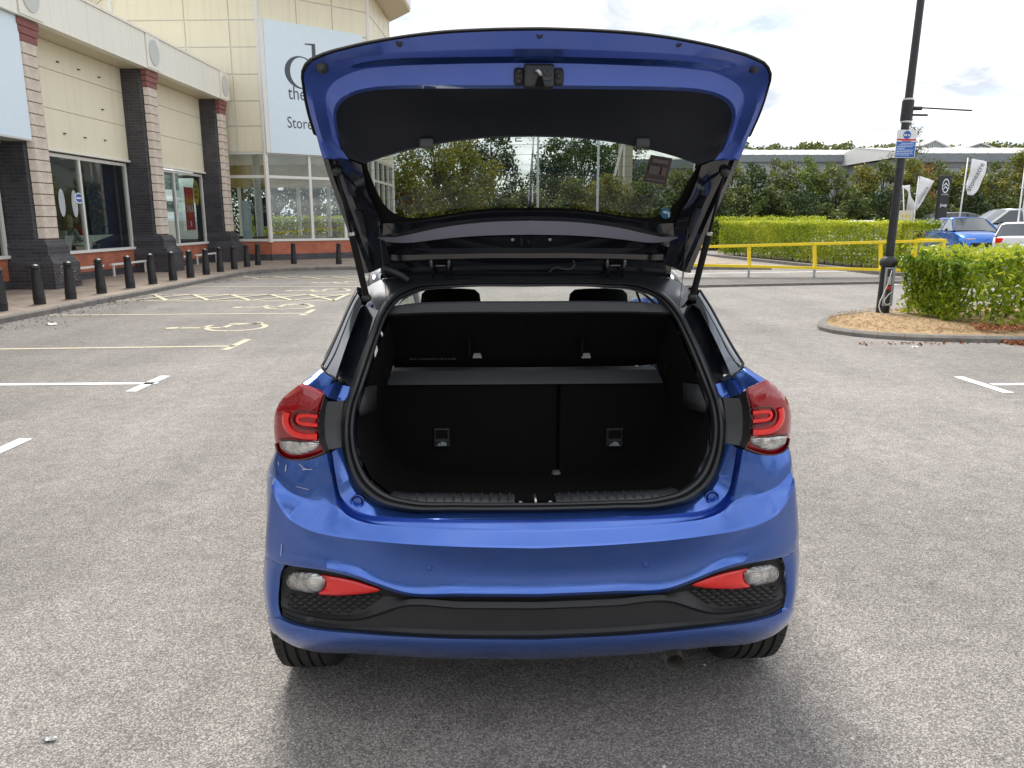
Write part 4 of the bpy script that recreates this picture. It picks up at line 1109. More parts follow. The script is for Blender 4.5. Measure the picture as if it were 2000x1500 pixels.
# soil strip and kerb under the long hedge
hs = sheet('hedge_bed', [(8.4, 35), (8.75, 33.6), (10.9, 21.9), (11.6, 21.5), (16, 22.0), (13, 35)], 0.05, M['soil']); tag(hs, kind='structure')
hp = [(8.3, 34.5), (8.65, 33.5), (9.2, 30.5), (9.75, 27.5), (10.3, 24.5), (10.75, 22.1), (11.1, 21.6), (11.7, 21.4), (13.5, 21.7), (16.5, 22.3)]
hp = [tuple(p) for p in cr(hp, 26)]; hin = inset(hp, 0.28)
for i in range(len(hp) - 1):
    v = [(*hp[i], -0.01), (*hp[i+1], -0.01), (*hin[i+1], -0.01), (*hin[i], -0.01), (*hp[i], 0.1), (*hp[i+1], 0.1), (*hin[i+1], 0.1), (*hin[i], 0.1)]
    mesh('kerb_stone', v, [(4,5,6,7),(0,1,5,4),(2,3,7,6),(1,2,6,5),(3,0,4,7)], M['kerb'], hs)
# low upstand across the drive
kp2 = [(3.2, 17.9), (6, 18.6), (9, 19.25), (12.5, 20.0)]
ks = sheet('drive_crossing', [(p[0], p[1] + 0.12) for p in kp2] + [(12.5, 21.4), (3.2, 21.4)], 0.0062, M['asphalt_far']); tag(ks, kind='structure')
for i, (a, c) in enumerate(zip(kp2[:-1], kp2[1:])):
    MB().bar((a[0], a[1], 0.03), (c[0] - 0.01, c[1], 0.03), 0.13, 0.06).build('kerb_stone', M['kerb'], ks)

# ------------------------------------------------------------------ trees
def tree(name, label, base, h, rx, mat, nleaf, seed, size=0.16, trunk=0.14, crown_lo=0.1, nblob=26, group=None, gap=0.0, ry=None, dens=1.0):
    r = np.random.default_rng(seed); rr = random.Random(seed)
    t = thing(name, label, 'tree' if 'tree' in name else 'shrub', (base[0], base[1], 0), 0, group)
    ry = ry or rx
    tips = []
    tr = MB()
    top = Vector((rr.uniform(-.15, .15) * rx, rr.uniform(-.1, .1) * ry, h * 0.86))
    tr.tube([(0, 0, 0), tuple(top * 0.3 + Vector((0.05 * rx, 0, 0))), tuple(top * 0.65), tuple(top)], [trunk, trunk * 0.8, trunk * 0.5, trunk * 0.12], 7)
    # crown built from leaf clumps set on the ends of limbs
    blobs = []
    for k in range(nblob):
        f = crown_lo + (1 - crown_lo) * ((k + 0.5) / nblob)
        prof = math.sin(math.pi * min(1, 0.18 + 0.78 * (f - crown_lo) / (1 - crown_lo))) ** 0.65
        a = k * 2.399 + rr.uniform(-.4, .4)
        rad = prof * rr.uniform(0.35, 0.88)
        c = Vector((rx * rad * math.cos(a), ry * rad * math.sin(a), h * f * rr.uniform(0.92, 1.0)))
        br = max(0.28, rx * rr.uniform(0.24, 0.40) * (0.6 + 0.4 * prof))
        blobs.append((c, br))
        s = top * max(0.1, min(0.95, f - 0.22))
        tr.tube([tuple(s), tuple(s.lerp(c, 0.55) + Vector((0, 0, 0.1))), tuple(c)], [trunk * 0.34, trunk * 0.2, trunk * 0.06], 5)
    tr.build('trunk', M['bark'], t, False, True)
    w = np.array([b[1] ** 2 for b in blobs]); w /= w.sum()
    idx = r.choice(len(blobs), nleaf, p=w)
    cen = np.array([tuple(b[0]) for b in blobs])[idx]; rad = np.array([b[1] for b in blobs])[idx]
    d = r.normal(size=(nleaf, 3)); d /= np.linalg.norm(d, axis=1)[:, None]
    rr_ = rad * np.clip(r.normal(0.84, 0.24, nleaf), 0.1, 1.45)
    P = cen + d * rr_[:, None] * np.array([1, 1, 0.82])
    ok = P[:, 2] > 0.05
    leaves('crown', P[ok], size, mat, t, 0.55, (d * 0.7 + np.array([0, 0, 0.5]))[ok], 0.75, seed)
    return t
def at_px(px, Y): 
    q = onY(px, 430, Y); return (q.x, Y)
def z_px(py, Y): return onY(1000, py, Y).z
# bank of shrubs across the dealer's yard (right)
bank = [(1372, 318, 44, 'shrub'), (1425, 322, 45.5, 'shrub'), (1470, 330, 43.5, 'tree_dark'), (1520, 318, 46, 'shrub'), (1577, 312, 45, 'tree_light'), (1625, 330, 44, 'shrub'), (1680, 334, 45, 'tree_gold'), (1722, 318, 46, 'shrub'), (1772, 318, 44.5, 'tree_gold'), (1830, 326, 46, 'shrub'), (1885, 334, 45, 'tree_gold'), (1935, 322, 46, 'shrub'), (1985, 308, 44, 'tree_gold'), (2045, 306, 46, 'shrub'), (2110, 300, 45, 'shrub')]
names_b = ['immediately right of the open tailgate', 'second from the open tailgate', 'darkest one, third from the open tailgate', 'fourth from the open tailgate', 'lightest green one, tall and thin leaved', 'left of the car park notice', 'yellowish one under the pale roof', 'just left of the lamp post', 'olive one just right of the lamp post', 'behind the black totem', 'beside the red shed door', 'behind the tall white flag', 'olive one at the right edge of the photo', 'beyond the right edge', 'last of the row beyond the right edge']
for k, (px, py, Y, mt) in enumerate(bank):
    if px > 2060: continue
    b_ = at_px(px, Y); h = z_px(py - 9, Y)
    tree('bank_shrub', 'dense bank shrub behind the hedges, ' + names_b[k], b_, h, 1.55, M[mt], 4200, 100 + k, 0.19, 0.09, 0.04, 26, 'shrubs banked behind the dealer yard', ry=1.4)
# fill low in front of the bank so no bare trunks show
for k, px in enumerate((1395, 1450, 1505, 1560, 1610, 1665, 1720, 1775, 1830, 1890, 1945, 2000)):
    b_ = at_px(px, 42.2)
    tree('low_shrub', 'low dark shrub at the foot of the bank, %s from the open tailgate' % (ordinals[k]), b_, rng.uniform(2.4, 3.4), 1.4, M['shrub' if k % 3 else 'tree_dark'], 2400, 300 + k, 0.18, 0.05, 0.02, 16, 'low shrubs at the foot of the bank')
# trees seen through the rear window glass and past the tower
cen = [(782, 345, 44, 'shrub', 1.9, 'bushy green tree at the left side of the rear window', 5200),
       (850, 262, 43, 'tree_gold', 2.7, 'big olive green tree seen through the rear window, left of centre', 9000),
       (905, 268, 45, 'tree_gold', 2.3, 'yellow tipped tree beside the big olive tree in the rear window', 7000),
       (965, 250, 60, 'tree_dark', 2.6, 'tall dark tree behind the yellow tipped one in the rear window', 5500),
       (1085, 268, 58, 'tree_dark', 2.6, 'dark round tree right of the middle lamp column in the rear window', 6000),
       (1140, 260, 62, 'tree_dark', 3.0, 'tall dark tree between the two thin lamp columns', 6000),
       (1215, 262, 66, 'tree_dark', 3.2, 'distant dark tree behind the pale pylon', 5500),
       (1290, 268, 90, 'shrub', 4.2, 'far green tree above the pale roof in the rear window', 4500),
       (1120, 345, 47, 'shrub', 1.8, 'grey green shrub low between the thin lamp columns', 4200),
       (1185, 340, 46, 'tree_gold', 1.7, 'olive shrub right of the second thin lamp column', 4200),
       (1255, 350, 45, 'shrub', 1.8, 'leafy shrub under the brown window sticker', 4200),
       (1320, 335, 45, 'shrub', 1.8, 'leafy shrub at the right side of the rear window', 4200),
       (1030, 372, 46, 'shrub', 1.8, 'low shrub below the middle of the rear window', 3600),
       (985, 385, 44, 'shrub', 1.5, 'low spreading shrub right of the big olive tree', 3000)]
for k, (px, py, Y, mt, rx, lab, nl) in enumerate(cen):
    tree('tree', lab, at_px(px, Y), z_px(py, Y), rx, M[mt], nl, 500 + k, 0.2 if Y < 50 else 0.26, 0.16, 0.06, 30, 'trees beyond the car park')
for k, (px, h) in enumerate(((470, 8), (540, 7), (620, 8.5), (690, 7.5))):
    tree('tree', ['leafy tree behind the showroom, leftmost of four', 'leafy tree behind the showroom, second from the left', 'leafy tree behind the showroom, third from the left', 'leafy tree behind the showroom, nearest the tailgate'][k], at_px(px, 47), h, 2.6, M['tree_dark' if k % 2 else 'shrub'], 4500, 600 + k, 0.22, 0.16, 0.05, 28, 'trees behind the showroom')
tree('birch_tree', 'thin sparse birch tree rising behind the car park notice', at_px(1757, 62), z_px(232, 62), 1.55, M['birch'], 2600, 700, 0.16, 0.12, 0.35, 26)
# dense low undergrowth closing the distance
pts = []
for _ in range(16000):
    x = nrng.uniform(-14, 46); y = 49 + nrng.uniform(0, 3) + 2 * math.sin(x * 0.3)
    pts.append((x, y, nrng.uniform(0.1, 2.6 + 0.7 * math.sin(x * 0.8) + 0.5 * math.sin(x * 1.9))))
tag(leaves('undergrowth', pts, 0.24, M['tree_dark'], None, 0.6, None, 1, 41), 'dark undergrowth closing the gaps between the trees', 'undergrowth', kind='stuff')
pts = []
for _ in range(12000):
    x = nrng.uniform(10, 110); top = 15.4 + 0.35 * math.sin(x * 0.35) + 0.35 * math.sin(x * 0.9 + 1) + 0.3 * math.sin(x * 2.3)
    pts.append((x, 150 + nrng.uniform(0, 5), top - abs(nrng.normal(0, 1.6))))
tag(leaves('far_wood', pts, 0.6, M['shrub'], None, 0.7, None, 1, 42), 'far line of woodland above the warehouse roof', 'woodland', kind='stuff')
# unseen woodland added behind the photographer, a dark band for paint and glass to mirror
pts = []
for _ in range(9000):
    x = nrng.uniform(-60, 60); top = 6.5 + 1.6 * math.sin(x * 0.31) + 1.0 * math.sin(x * 0.83 + 2)
    pts.append((x, -38 - nrng.uniform(0, 4), nrng.uniform(0.1, max(1, top))))
tag(leaves('reflection_woodland', pts, 0.7, M['tree_dark'], None, 0.7, None, 1, 43), 'unseen dark woodland added behind the photographer for reflections', 'woodland', kind='stuff')

# ================================================================== industrial buildings on the right skyline
M['shed_wall'] = plain('grey_shed_cladding', (0.36, 0.39, 0.39), 0.5, var=0.05)
M['shed_dark'] = plain('dark_grey_eaves', (0.19, 0.215, 0.225), 0.5)
M['shed_roof'] = plain('pale_sheet_roof', (0.62, 0.62, 0.60), 0.5, var=0.05)
M['shed_red'] = plain('rust_red_door', (0.20, 0.045, 0.03), 0.6, var=0.15)
def shed(name, label, x0, x1, Y, z_eave, z_ridge, depth, hang=0.6):
    t = thing(name, label, 'building', ((x0 + x1) / 2, Y, 0))
    MB().box((x0, Y, 0), (x1, Y + depth, z_eave - 0.02)).build('wall', M['shed_wall'], t, True)
    MB().box((x0 - hang, Y - hang, z_eave - 0.75), (x1 + hang, Y - 0.01, z_eave + 0.0)).build('eaves', M['shed_dark'], t, True)
    zr = z_ridge
    v = [(x0 - hang, Y - hang, z_eave + 0.01), (x1 + hang, Y - hang, z_eave + 0.01), (x1 + hang, Y + depth * 0.5, zr), (x0 - hang, Y + depth * 0.5, zr), (x1 + hang, Y + depth, z_eave + 0.01), (x0 - hang, Y + depth, z_eave + 0.01)]
    mesh('roof', v, [(0, 1, 2, 3), (3, 2, 4, 5), (0, 3, 5), (1, 4, 2)], M['shed_roof'], t, True)
    # standing ribs down the roof sheet, one mesh of fine relief
    rb = MB(); nx = int((x1 - x0 + 2 * hang) / 1.2)
    for i in range(nx + 1):
        x = x0 - hang + i * 1.2
        rb.bar((x, Y - hang, z_eave + 0.04), (x, Y + depth * 0.5, zr + 0.03), 0.07, 0.06)
    rb.build('roof_ribs', M['shed_roof'], t, True)
    return t
XA = onY(1330, 300, 88).x; XB = onY(1768, 300, 88).x
sA = shed('warehouse', 'long low warehouse with pale roof above the hedge', XA, XB, 88, z_px(303, 88), z_px(293, 103), 30)
gx0, gx1 = onY(1345, 280, 118).x, onY(1475, 290, 118).x
g = MB().prism([(gx0, 118, 3), (gx1, 118, 3), (gx1, 118, z_px(293, 118)), ((gx0 + gx1) / 2 - 1, 118, z_px(281, 118)), (gx0, 118, z_px(288, 118))], (0, 15, 0))
t = thing('gabled_shed', 'grey gabled shed behind the left end of the warehouse', 'building', ((gx0 + gx1) / 2, 118, 0)); g.build('wall', M['shed_wall'], t, True)
XC, XD = onY(1808, 300, 72).x, onY(2200, 300, 72).x
sB = shed('showroom_shed', 'nearer grey shed with pale roof behind the flags', XC, XD, 72, z_px(301, 72), z_px(289, 85), 26, 0.9)
a, c = onY(1807, 312, 71.9), onY(1832, 340, 71.9)
MB().box((a.x, 71.85, 2.0), (c.x, 71.98, a.z + 0.2)).build('red_panel', M['shed_red'], sB, True)
for k in range(14):
    z = 2.2 + k * 0.4
    MB().box((c.x + 0.3, 71.92, z), (XD, 71.985, z + 0.03)).build('cladding_rib', M['shed_dark'], sB, True)
for nm, lab, p0, p1, pk, Yg in (('gabled_shed', 'grey corrugated gable shed between notice and pale roof', 1772, 1872, 274, 98), ('gabled_shed', 'low grey gable peeping over the pale roof at the right', 1858, 1965, 280, 104)):
    x0, x1 = onY(p0, 300, Yg).x, onY(p1, 300, Yg).x; xm = (x0 + x1) / 2
    t = thing(nm, lab, 'building', (xm, Yg, 0))
    MB().prism([(x0, Yg, 0), (x1, Yg, 0), (x1, Yg, z_px(298, Yg)), (xm, Yg, z_px(pk, Yg)), (x0, Yg, z_px(298, Yg))], (0, 12, 0)).build('wall', M['shed_wall'], t, True)
    rb = MB(); n = 22
    for i in range(n):
        x = x0 + (i + 0.5) * (x1 - x0) / n; f = 1 - abs(x - xm) / (xm - x0)
        rb.box((x - 0.05, Yg - 0.06, 0), (x + 0.05, Yg - 0.004, z_px(298, Yg) + f * (z_px(pk, Yg) - z_px(298, Yg)) - 0.05))
    rb.build('cladding_ribs', M['shed_dark'], t, True)
    v = [(x0 - .3, Yg - .3, z_px(298, Yg) + .02), (xm, Yg - .3, z_px(pk, Yg) + .1), (x1 + .3, Yg - .3, z_px(298, Yg) + .02), (x0 - .3, Yg + 12, z_px(298, Yg) + .02), (xm, Yg + 12, z_px(pk, Yg) + .1), (x1 + .3, Yg + 12, z_px(298, Yg) + .02)]
    solid(mesh('roof', v, [(0, 1, 4, 3), (1, 2, 5, 4)], M['shed_roof'], t, True), 0.15)
# shed and pylon seen through the rear window
x0, x1 = onY(1236, 300, 70).x, onY(1385, 300, 70).x
sC = shed('window_shed', 'pale roofed shed seen through the right of the rear window', x0, x1, 70, z_px(312, 70), z_px(293, 80), 20, 0.5)
x0, x1 = onY(1210, 300, 56).x, onY(1236, 300, 56).x
py_ = thing('pylon_sign', 'beige pylon with white raking strut seen through the rear window', 'pylon', ((x0 + x1) / 2, 56, 0))
MB().box((x0, 56, 0), (x1, 56.6, z_px(268, 56) + 1)).build('column', plain('beige_render', (0.42, 0.38, 0.28), 0.7), py_, True)
MB().box((onY(1219, 300, 55.9).x - 0.07, 55.85, 0), (onY(1219, 300, 55.9).x + 0.07, 55.99, z_px(262, 56))).build('edge_strip', M['white_frame'], py_, True)
MB().bar((onY(1190, 345, 55.8).x, 55.8, z_px(345, 55.8) - 1.5), (onY(1219, 280, 55.8).x, 55.8, z_px(268, 55.8)), 0.16, 0.16).build('strut', M['white_frame'], py_, True)
M['galv'] = plain('galvanised_steel', (0.42, 0.44, 0.45), 0.45, metal=0.6)
for k, px in enumerate((1050, 1166, 1352)):
    b_ = at_px(px, 39)
    t = thing('lamp_column', ['thin grey lamp column in the middle of the rear window', 'thin grey lamp column right of centre in the rear window', 'thin grey lamp column at the right side of the rear window'][k], 'lamp post', (b_[0], b_[1], 0), 0, 'thin lamp columns beyond the car')
    MB().tube([(0, 0, 0), (0, 0, 1.2), (0, 0, 1.25), (0, 0, 8)], [0.09, 0.09, 0.065, 0.05], 10).build('column', M['galv'], t, smooth=True)
    MB().tube([(0, 0, 7.95), (0.6, 0, 8.15)], 0.035, 8).build('bracket', M['galv'], t, smooth=True)
    o = MB().box((0.5, -0.13, 8.1), (1.1, 0.13, 8.24)).build('lantern', M['galv'], t); bevel(o, 0.04)
q = G(1035, 428.0 + 12)
t = thing('bin_post', 'short black post seen low in the rear window', 'post', (onY(1035, 400, 38).x, 38, 0))
MB().lathe([(0.13, 0), (0.13, 1.9), (0.11, 2.35), (0.05, 2.5), (0.01, 2.52)], n=14).build('shaft', M['black_metal'], t, smooth=True, sharp=30)

# ================================================================== the blue hatchback with its tailgate up
def car_paint(name, color, rough=0.32, dust=0.0, metal=0.8):
    m, n, l, b = nodes_of(name)
    setp(b, color=color, metal=metal, rough=rough, coat=1.0, coatr=0.03)
    tc = n.new('ShaderNodeTexCoord')
    no = n.new('ShaderNodeTexNoise'); no.inputs['Scale'].default_value = 900; no.inputs['Detail'].default_value = 1
    l.new(tc.outputs['Object'], no.inputs['Vector'])
    bp = n.new('ShaderNodeBump'); bp.inputs['Strength'].default_value = 0.06; bp.inputs['Distance'].default_value = 0.001
    l.new(no.outputs['Fac'], bp.inputs['Height']); l.new(bp.outputs[0], b.inputs['Normal'])
    # road film: thicker low down, in splashes
    n2 = n.new('ShaderNodeTexNoise'); n2.inputs['Scale'].default_value = 5; n2.inputs['Detail'].default_value = 10; n2.inputs['Roughness'].default_value = 0.75
    l.new(tc.outputs['Object'], n2.inputs['Vector'])
    rp = n.new('ShaderNodeMapRange'); rp.inputs[1].default_value = 0.45; rp.inputs[2].default_value = 0.8; rp.inputs[3].default_value = 0.0; rp.inputs[4].default_value = 0.12 + dust
    l.new(n2.outputs['Fac'], rp.inputs[0])
    mx = n.new('ShaderNodeMix'); mx.data_type = 'RGBA'; mx.inputs[6].default_value = (*color, 1); mx.inputs[7].default_value = (0.30, 0.29, 0.27, 1)
    # fine road spray low on the bumper
    sx = n.new('ShaderNodeSeparateXYZ'); l.new(tc.outputs['Object'], sx.inputs[0])
    lo_ = n.new('ShaderNodeMapRange'); lo_.inputs[1].default_value = 0.50; lo_.inputs[2].default_value = 0.28; lo_.inputs[3].default_value = 0.0; lo_.inputs[4].default_value = 1.0
    l.new(sx.outputs[2], lo_.inputs[0])
    n3 = n.new('ShaderNodeTexNoise'); n3.inputs['Scale'].default_value = 420; n3.inputs['Detail'].default_value = 2; l.new(tc.outputs['Object'], n3.inputs['Vector'])
    sp_ = n.new('ShaderNodeMapRange'); sp_.inputs[1].default_value = 0.56; sp_.inputs[2].default_value = 0.70; sp_.inputs[3].default_value = 0.0; sp_.inputs[4].default_value = 0.75
    l.new(n3.outputs['Fac'], sp_.inputs[0])
    ml = n.new('ShaderNodeMath'); ml.operation = 'MULTIPLY'; l.new(lo_.outputs[0], ml.inputs[0]); l.new(sp_.outputs[0], ml.inputs[1])
    sm_ = n.new('ShaderNodeMath'); sm_.operation = 'ADD'; sm_.use_clamp = True; l.new(ml.outputs[0], sm_.inputs[0]); l.new(rp.outputs[0], sm_.inputs[1])
    l.new(sm_.outputs[0], mx.inputs[0]); l.new(mx.outputs[2], b.inputs['Base Color'])
    r2 = n.new('ShaderNodeMapRange'); r2.inputs[1].default_value = 0.4; r2.inputs[2].default_value = 0.8; r2.inputs[3].default_value = 0.02; r2.inputs[4].default_value = 0.14
    l.new(n2.outputs['Fac'], r2.inputs[0]); l.new(r2.outputs[0], b.inputs['Coat Roughness'])
    return m
M['blue'] = car_paint('blue_car_paint', (0.044, 0.128, 0.48), rough=0.16)
M['blue_satin'] = car_paint('blue_inner_paint', (0.085, 0.165, 0.62), rough=0.40, metal=0.6)
M['gloss_black'] = plain('gloss_black_paint', (0.008, 0.009, 0.013), 0.12, var=0.1, coat=1.0, coatr=0.04)
M['trim'] = plain('black_grained_plastic', (0.018, 0.018, 0.019), 0.5, var=0.15, scale=6, bump=0.15, bscale=900)
M['trim_grey'] = plain('charcoal_plastic', (0.046, 0.048, 0.052), 0.45, var=0.12, scale=5, bump=0.12, bscale=700)
M['rubber'] = plain('black_rubber', (0.02, 0.021, 0.023), 0.42, var=0.15, scale=9)
M['carpet'] = plain('black_carpet', (0.0075, 0.0073, 0.0072), 0.95, spec=0.15, var=0.25, scale=30, bump=0.3, bscale=600)
M['seat_cloth'] = plain('black_seat_back', (0.006, 0.006, 0.0063), 0.9, spec=0.15, var=0.2, scale=20, bump=0.2, bscale=500)
M['hatch_trim'] = plain('tailgate_trim', (0.012, 0.0145, 0.021), 0.55, spec=0.35, var=0.1, scale=4, bump=0.1, bscale=600)
M['red_lens'] = plain('red_lamp_lens', (0.29, 0.002, 0.008), 0.08, var=0.06, scale=12, coat=1.0, coatr=0.02)
M['red_bright'] = plain('bright_red_light_bar', (0.85, 0.008, 0.006), 0.12, var=0.08, scale=20, coat=1.0, coatr=0.02)
M['dark_lens'] = plain('dark_lamp_bezel', (0.075, 0.002, 0.006), 0.15, coat=1.0)
M['reflector'] = plain('red_reflector', (0.78, 0.010, 0.008), 0.18, var=0.05, scale=30, bump=0.1, bscale=400, coat=1.0)
M['clear_lens'] = plain('clear_ribbed_lens', (0.78, 0.77, 0.75), 0.10, var=0.12, scale=60, bump=0.9, bscale=95, metal=0.9, coat=1.0, coatr=0.02)
def lens_mat(name, color):
    m, n, l, b = nodes_of(name)
    setp(b, color=color, metal=0.8, rough=0.12, coat=1.0, coatr=0.02)
    tc = n.new('ShaderNodeTexCoord'); vo = n.new('ShaderNodeTexVoronoi'); vo.distance = 'CHEBYCHEV'; vo.inputs['Scale'].default_value = 135; vo.inputs['Randomness'].default_value = 0.0
    l.new(tc.outputs['Object'], vo.inputs['Vector'])
    bp = n.new('ShaderNodeBump'); bp.inputs['Strength'].default_value = 0.8; bp.inputs['Distance'].default_value = 0.004
    l.new(vo.outputs['Distance'], bp.inputs['Height']); l.new(bp.outputs[0], b.inputs['Normal'])
    no = n.new('ShaderNodeTexNoise'); no.inputs['Scale'].default_value = 24; l.new(tc.outputs['Object'], no.inputs['Vector'])
    rp = n.new('ShaderNodeValToRGB'); rp.color_ramp.elements[0].position = 0.35; rp.color_ramp.elements[0].color = (*[c * 0.35 for c in color], 1)
    rp.color_ramp.elements[1].position = 0.6; rp.color_ramp.elements[1].color = (*color, 1)
    l.new(no.outputs['Fac'], rp.inputs[0]); l.new(rp.outputs[0], b.inputs['Base Color'])
    return m
M['clear_lens'] = lens_mat('clear_faceted_lens', (0.70, 0.69, 0.67))
M['tint_glass'] = glass('tinted_rear_glass', (0.55, 0.60, 0.57), 1.5, 0.0)
M['windscreen'] = glass('windscreen_glass', (0.90, 0.93, 0.91), 1.5, 0.0)
M['tyre'] = plain('tyre_rubber', (0.022, 0.021, 0.020), 0.75, var=0.2, scale=9, bump=0.2, bscale=200)
M['alloy'] = plain('alloy', (0.5, 0.5, 0.52), 0.3, metal=0.9)
M['steel'] = plain('bright_steel', (0.55, 0.55, 0.54), 0.3, metal=0.9)
M['rust_steel'] = plain('exhaust_steel', (0.42, 0.39, 0.35), 0.4, metal=0.8, var=0.3, scale=20)
M['grey_lining'] = plain('light_grey_headlining', (0.32, 0.31, 0.29), 0.9)

D0, YAW = 2.05, math.radians(2.0)
car = thing('hatchback_car', 'blue hatchback seen from behind with its tailgate raised and boot empty', 'car', (0.076, D0, 0), YAW)
CM = ORIGIN[car.name]; CI = CM.inverted()
co = CI @ Vector((0, 0, HC))
W_, R_, N_ = 0.865, 0.32, 3.0
def Cp(x):
    q = min(abs(x) / W_, 0.9995) ** N_
    return R_ * (1 - (1 - q) ** (1 / N_))
def Cinv(y): return W_ * (1 - (1 - min(y / R_, 1)) ** N_) ** (1 / N_)
def dC(x, a): return a + Cp(x)
def dP(x, a): return a
def dH(x, a): return a + 0.10 * (x / 0.62) ** 2          # tailgate: gently bowed in plan
def LS(px, py, a, dep=dC):
    d = CI.to_3x3() @ ray(px, py)
    def g(t): return (co.y + d.y * t) - dep(co.x + d.x * t, a)
    lo, t, best = 0.8, 0.8, (9, 0.8)
    prev = g(lo)
    while t < 6:
        t2 = t + 0.02; v = g(t2)
        if abs(v) < best[0]: best = (abs(v), t2)
        if v >= 0 > prev:
            for _ in range(24):
                m = (t + t2) / 2
                if g(m) >= 0: t2 = m
                else: t = m
            p = co + d * t2; return Vector(p)
        t, prev = t2, v
    return Vector(co + d * best[1])
CXP = 1047.0
def row(pts, n, dep=dC, ctr=True):
    """photo polyline (px, py, a) -> n car points; the first lies on the centre plane when ctr"""
    q = cr(pts, n)
    out = [LS(x, y, a, dep) for x, y, a in q]
    if ctr: out[0].x = 0.0
    return out
def mir(p): return Vector((-p[0], p[1], p[2]))
def both(r): return [mir(p) for p in r[::-1]] + list(r[1:])
def sym(name, rows, mat, parent, sharp=None, thick=0):
    o = loft(name, [both(r) for r in rows], mat, parent, smooth=True, sharp=sharp)
    if thick: solid(o, thick, 0)
    return o
def pair(name, rows, mat, parent, sharp=None, thick=0, closed=False):
    """the same patch left and right, as two objects"""
    out = []
    pr = parent if isinstance(parent, (list, tuple)) else (parent, parent)
    for k in (0, 1):
        rr = rows if k == 0 else [[mir(p) for p in r[::-1]] for r in rows]
        o = loft(name, rr, mat, pr[k], smooth=True, sharp=sharp, closed=closed)
        if thick: solid(o, thick, 0)
        out.append(o)
    return out
def dome(pts, a, bulge, dep=dC, n=36, rings=5, skirt=0.02):
    """rows for a lens: closed outline -> rings shrinking to its middle, raised by bulge"""
    q = cr(list(pts) + [pts[0]], n + 1)[:-1]
    c = q[:, :2].mean(0)
    rows = [[LS(x, y, a + skirt, dep) for x, y in q[:, :2]]]
    for k in range(rings + 1):
        s = 1 - k / rings * 0.985
        rows.append([LS(c[0] + (x - c[0]) * s, c[1] + (y - c[1]) * s, a - bulge * (1 - s * s) ** 0.8, dep) for x, y in q[:, :2]])
    return rows
def ext(r, a, ymax=0.2, k=5):
    """carry a rear panel row round the corner on to the flank"""
    p = r[-1]; y0 = max(p.y - a, 0.01)
    y1 = max(ymax - a, y0 + 0.02)
    return list(r) + [Vector((-(abs(p.x) + .2 * (y - y0)), a + y, p.z)) for y in np.linspace(y0, y1, k + 1)[1:]]

# ------------------------------------------------------------------ rear bumper
NB = 44
K1 = [(1047,1036,.031),(900,1034,.031),(760,1027,.031),(713,1021,.032),(680,1008,.034),(657,988,.037),(634,981,.037),(600,974,.036),(565,960,.034),(536,932,.032)]
K1b = [(1047,1040,.026),(900,1038,.026),(760,1031,.026),(713,1026,.026),(680,1014,.028),(655,996,.030),(632,987,.030),(598,980,.029),(562,966,.028),(535,938,.027)]
K2a = [(1047,1066,.006),(900,1063,.006),(800,1058,.006),(720,1050,.006),(655,1042,.006),(608,1030,.007),(568,1008,.009),(546,978,.012),(533,944,.020)]
K2 = [(1047,1071,.000),(900,1068,.000),(800,1063,.000),(720,1056,.000),(650,1047,.000),(600,1034,.000),(562,1011,.000),(541,980,.003),(531,948,.012)]
K2c = [(1047,1076,.004),(900,1073,.004),(800,1069,.004),(720,1062,.004),(648,1053,.004),(596,1040,.003),(556,1016,.002),(535,985,.003),(529,956,.010)]
M1 = [(1047,1100,.016),(900,1098,.016),(800,1094,.016),(720,1086,.014),(650,1073,.010),(600,1062,.006),(560,1048,.004),(530,1025,.003),(523,1010,.004)]
M2 = [(1047,1138,.023),(900,1136,.023),(800,1132,.022),(730,1116,.017),(660,1096,.009),(600,1086,.001),(560,1078,.0),(525,1060,.0),(519,1050,.0)]
K3 = [(1047,1160,.008),(900,1159,.008),(790,1156,.008),(740,1140,.007),(688,1121,.0),(620,1106,-.003),(575,1101,-.003),(540,1094,-.002),(518,1085,.0)]
K3b = [(1047,1166,.016),(900,1165,.016),(790,1162,.016),(740,1146,.013),(688,1127,.006),(620,1112,.003),(575,1106,.003),(541,1099,.003),(517,1090,.0)]
bumper_rows = [(K1, .07), (K1b, .06), (K2a, .02), (K2, .01), (K2c, .01), (M1, .01), (M2, .0), (K3, .0), (K3b, .0)]
bumper = sym('rear_bumper', [ext(row(k, NB), k[-1][2]) for k, _ in bumper_rows], M['blue'], car, sharp=38)
# corner above the shelf, below the lamps
T1 = [(638,886,.062),(611,896,.058),(577,899,.055),(552,894,.05),(540,884,.05)]
T2 = [(648,938,.050),(620,935,.048),(580,930,.045),(550,915,.041),(535,905,.040)]
T2b = [(655,972,.042),(632,968,.042),(598,960,.040),(564,945,.037),(535,922,.034)]
T3 = [(657,988,.037),(634,981,.037),(600,974,.036),(565,960,.034),(536,932,.032)]
pair('bumper_corner', [ext(row(t, 20, ctr=False), t[-1][2], 0.26) for t in (T1, T2, T2b, T3)], M['blue'], bumper)
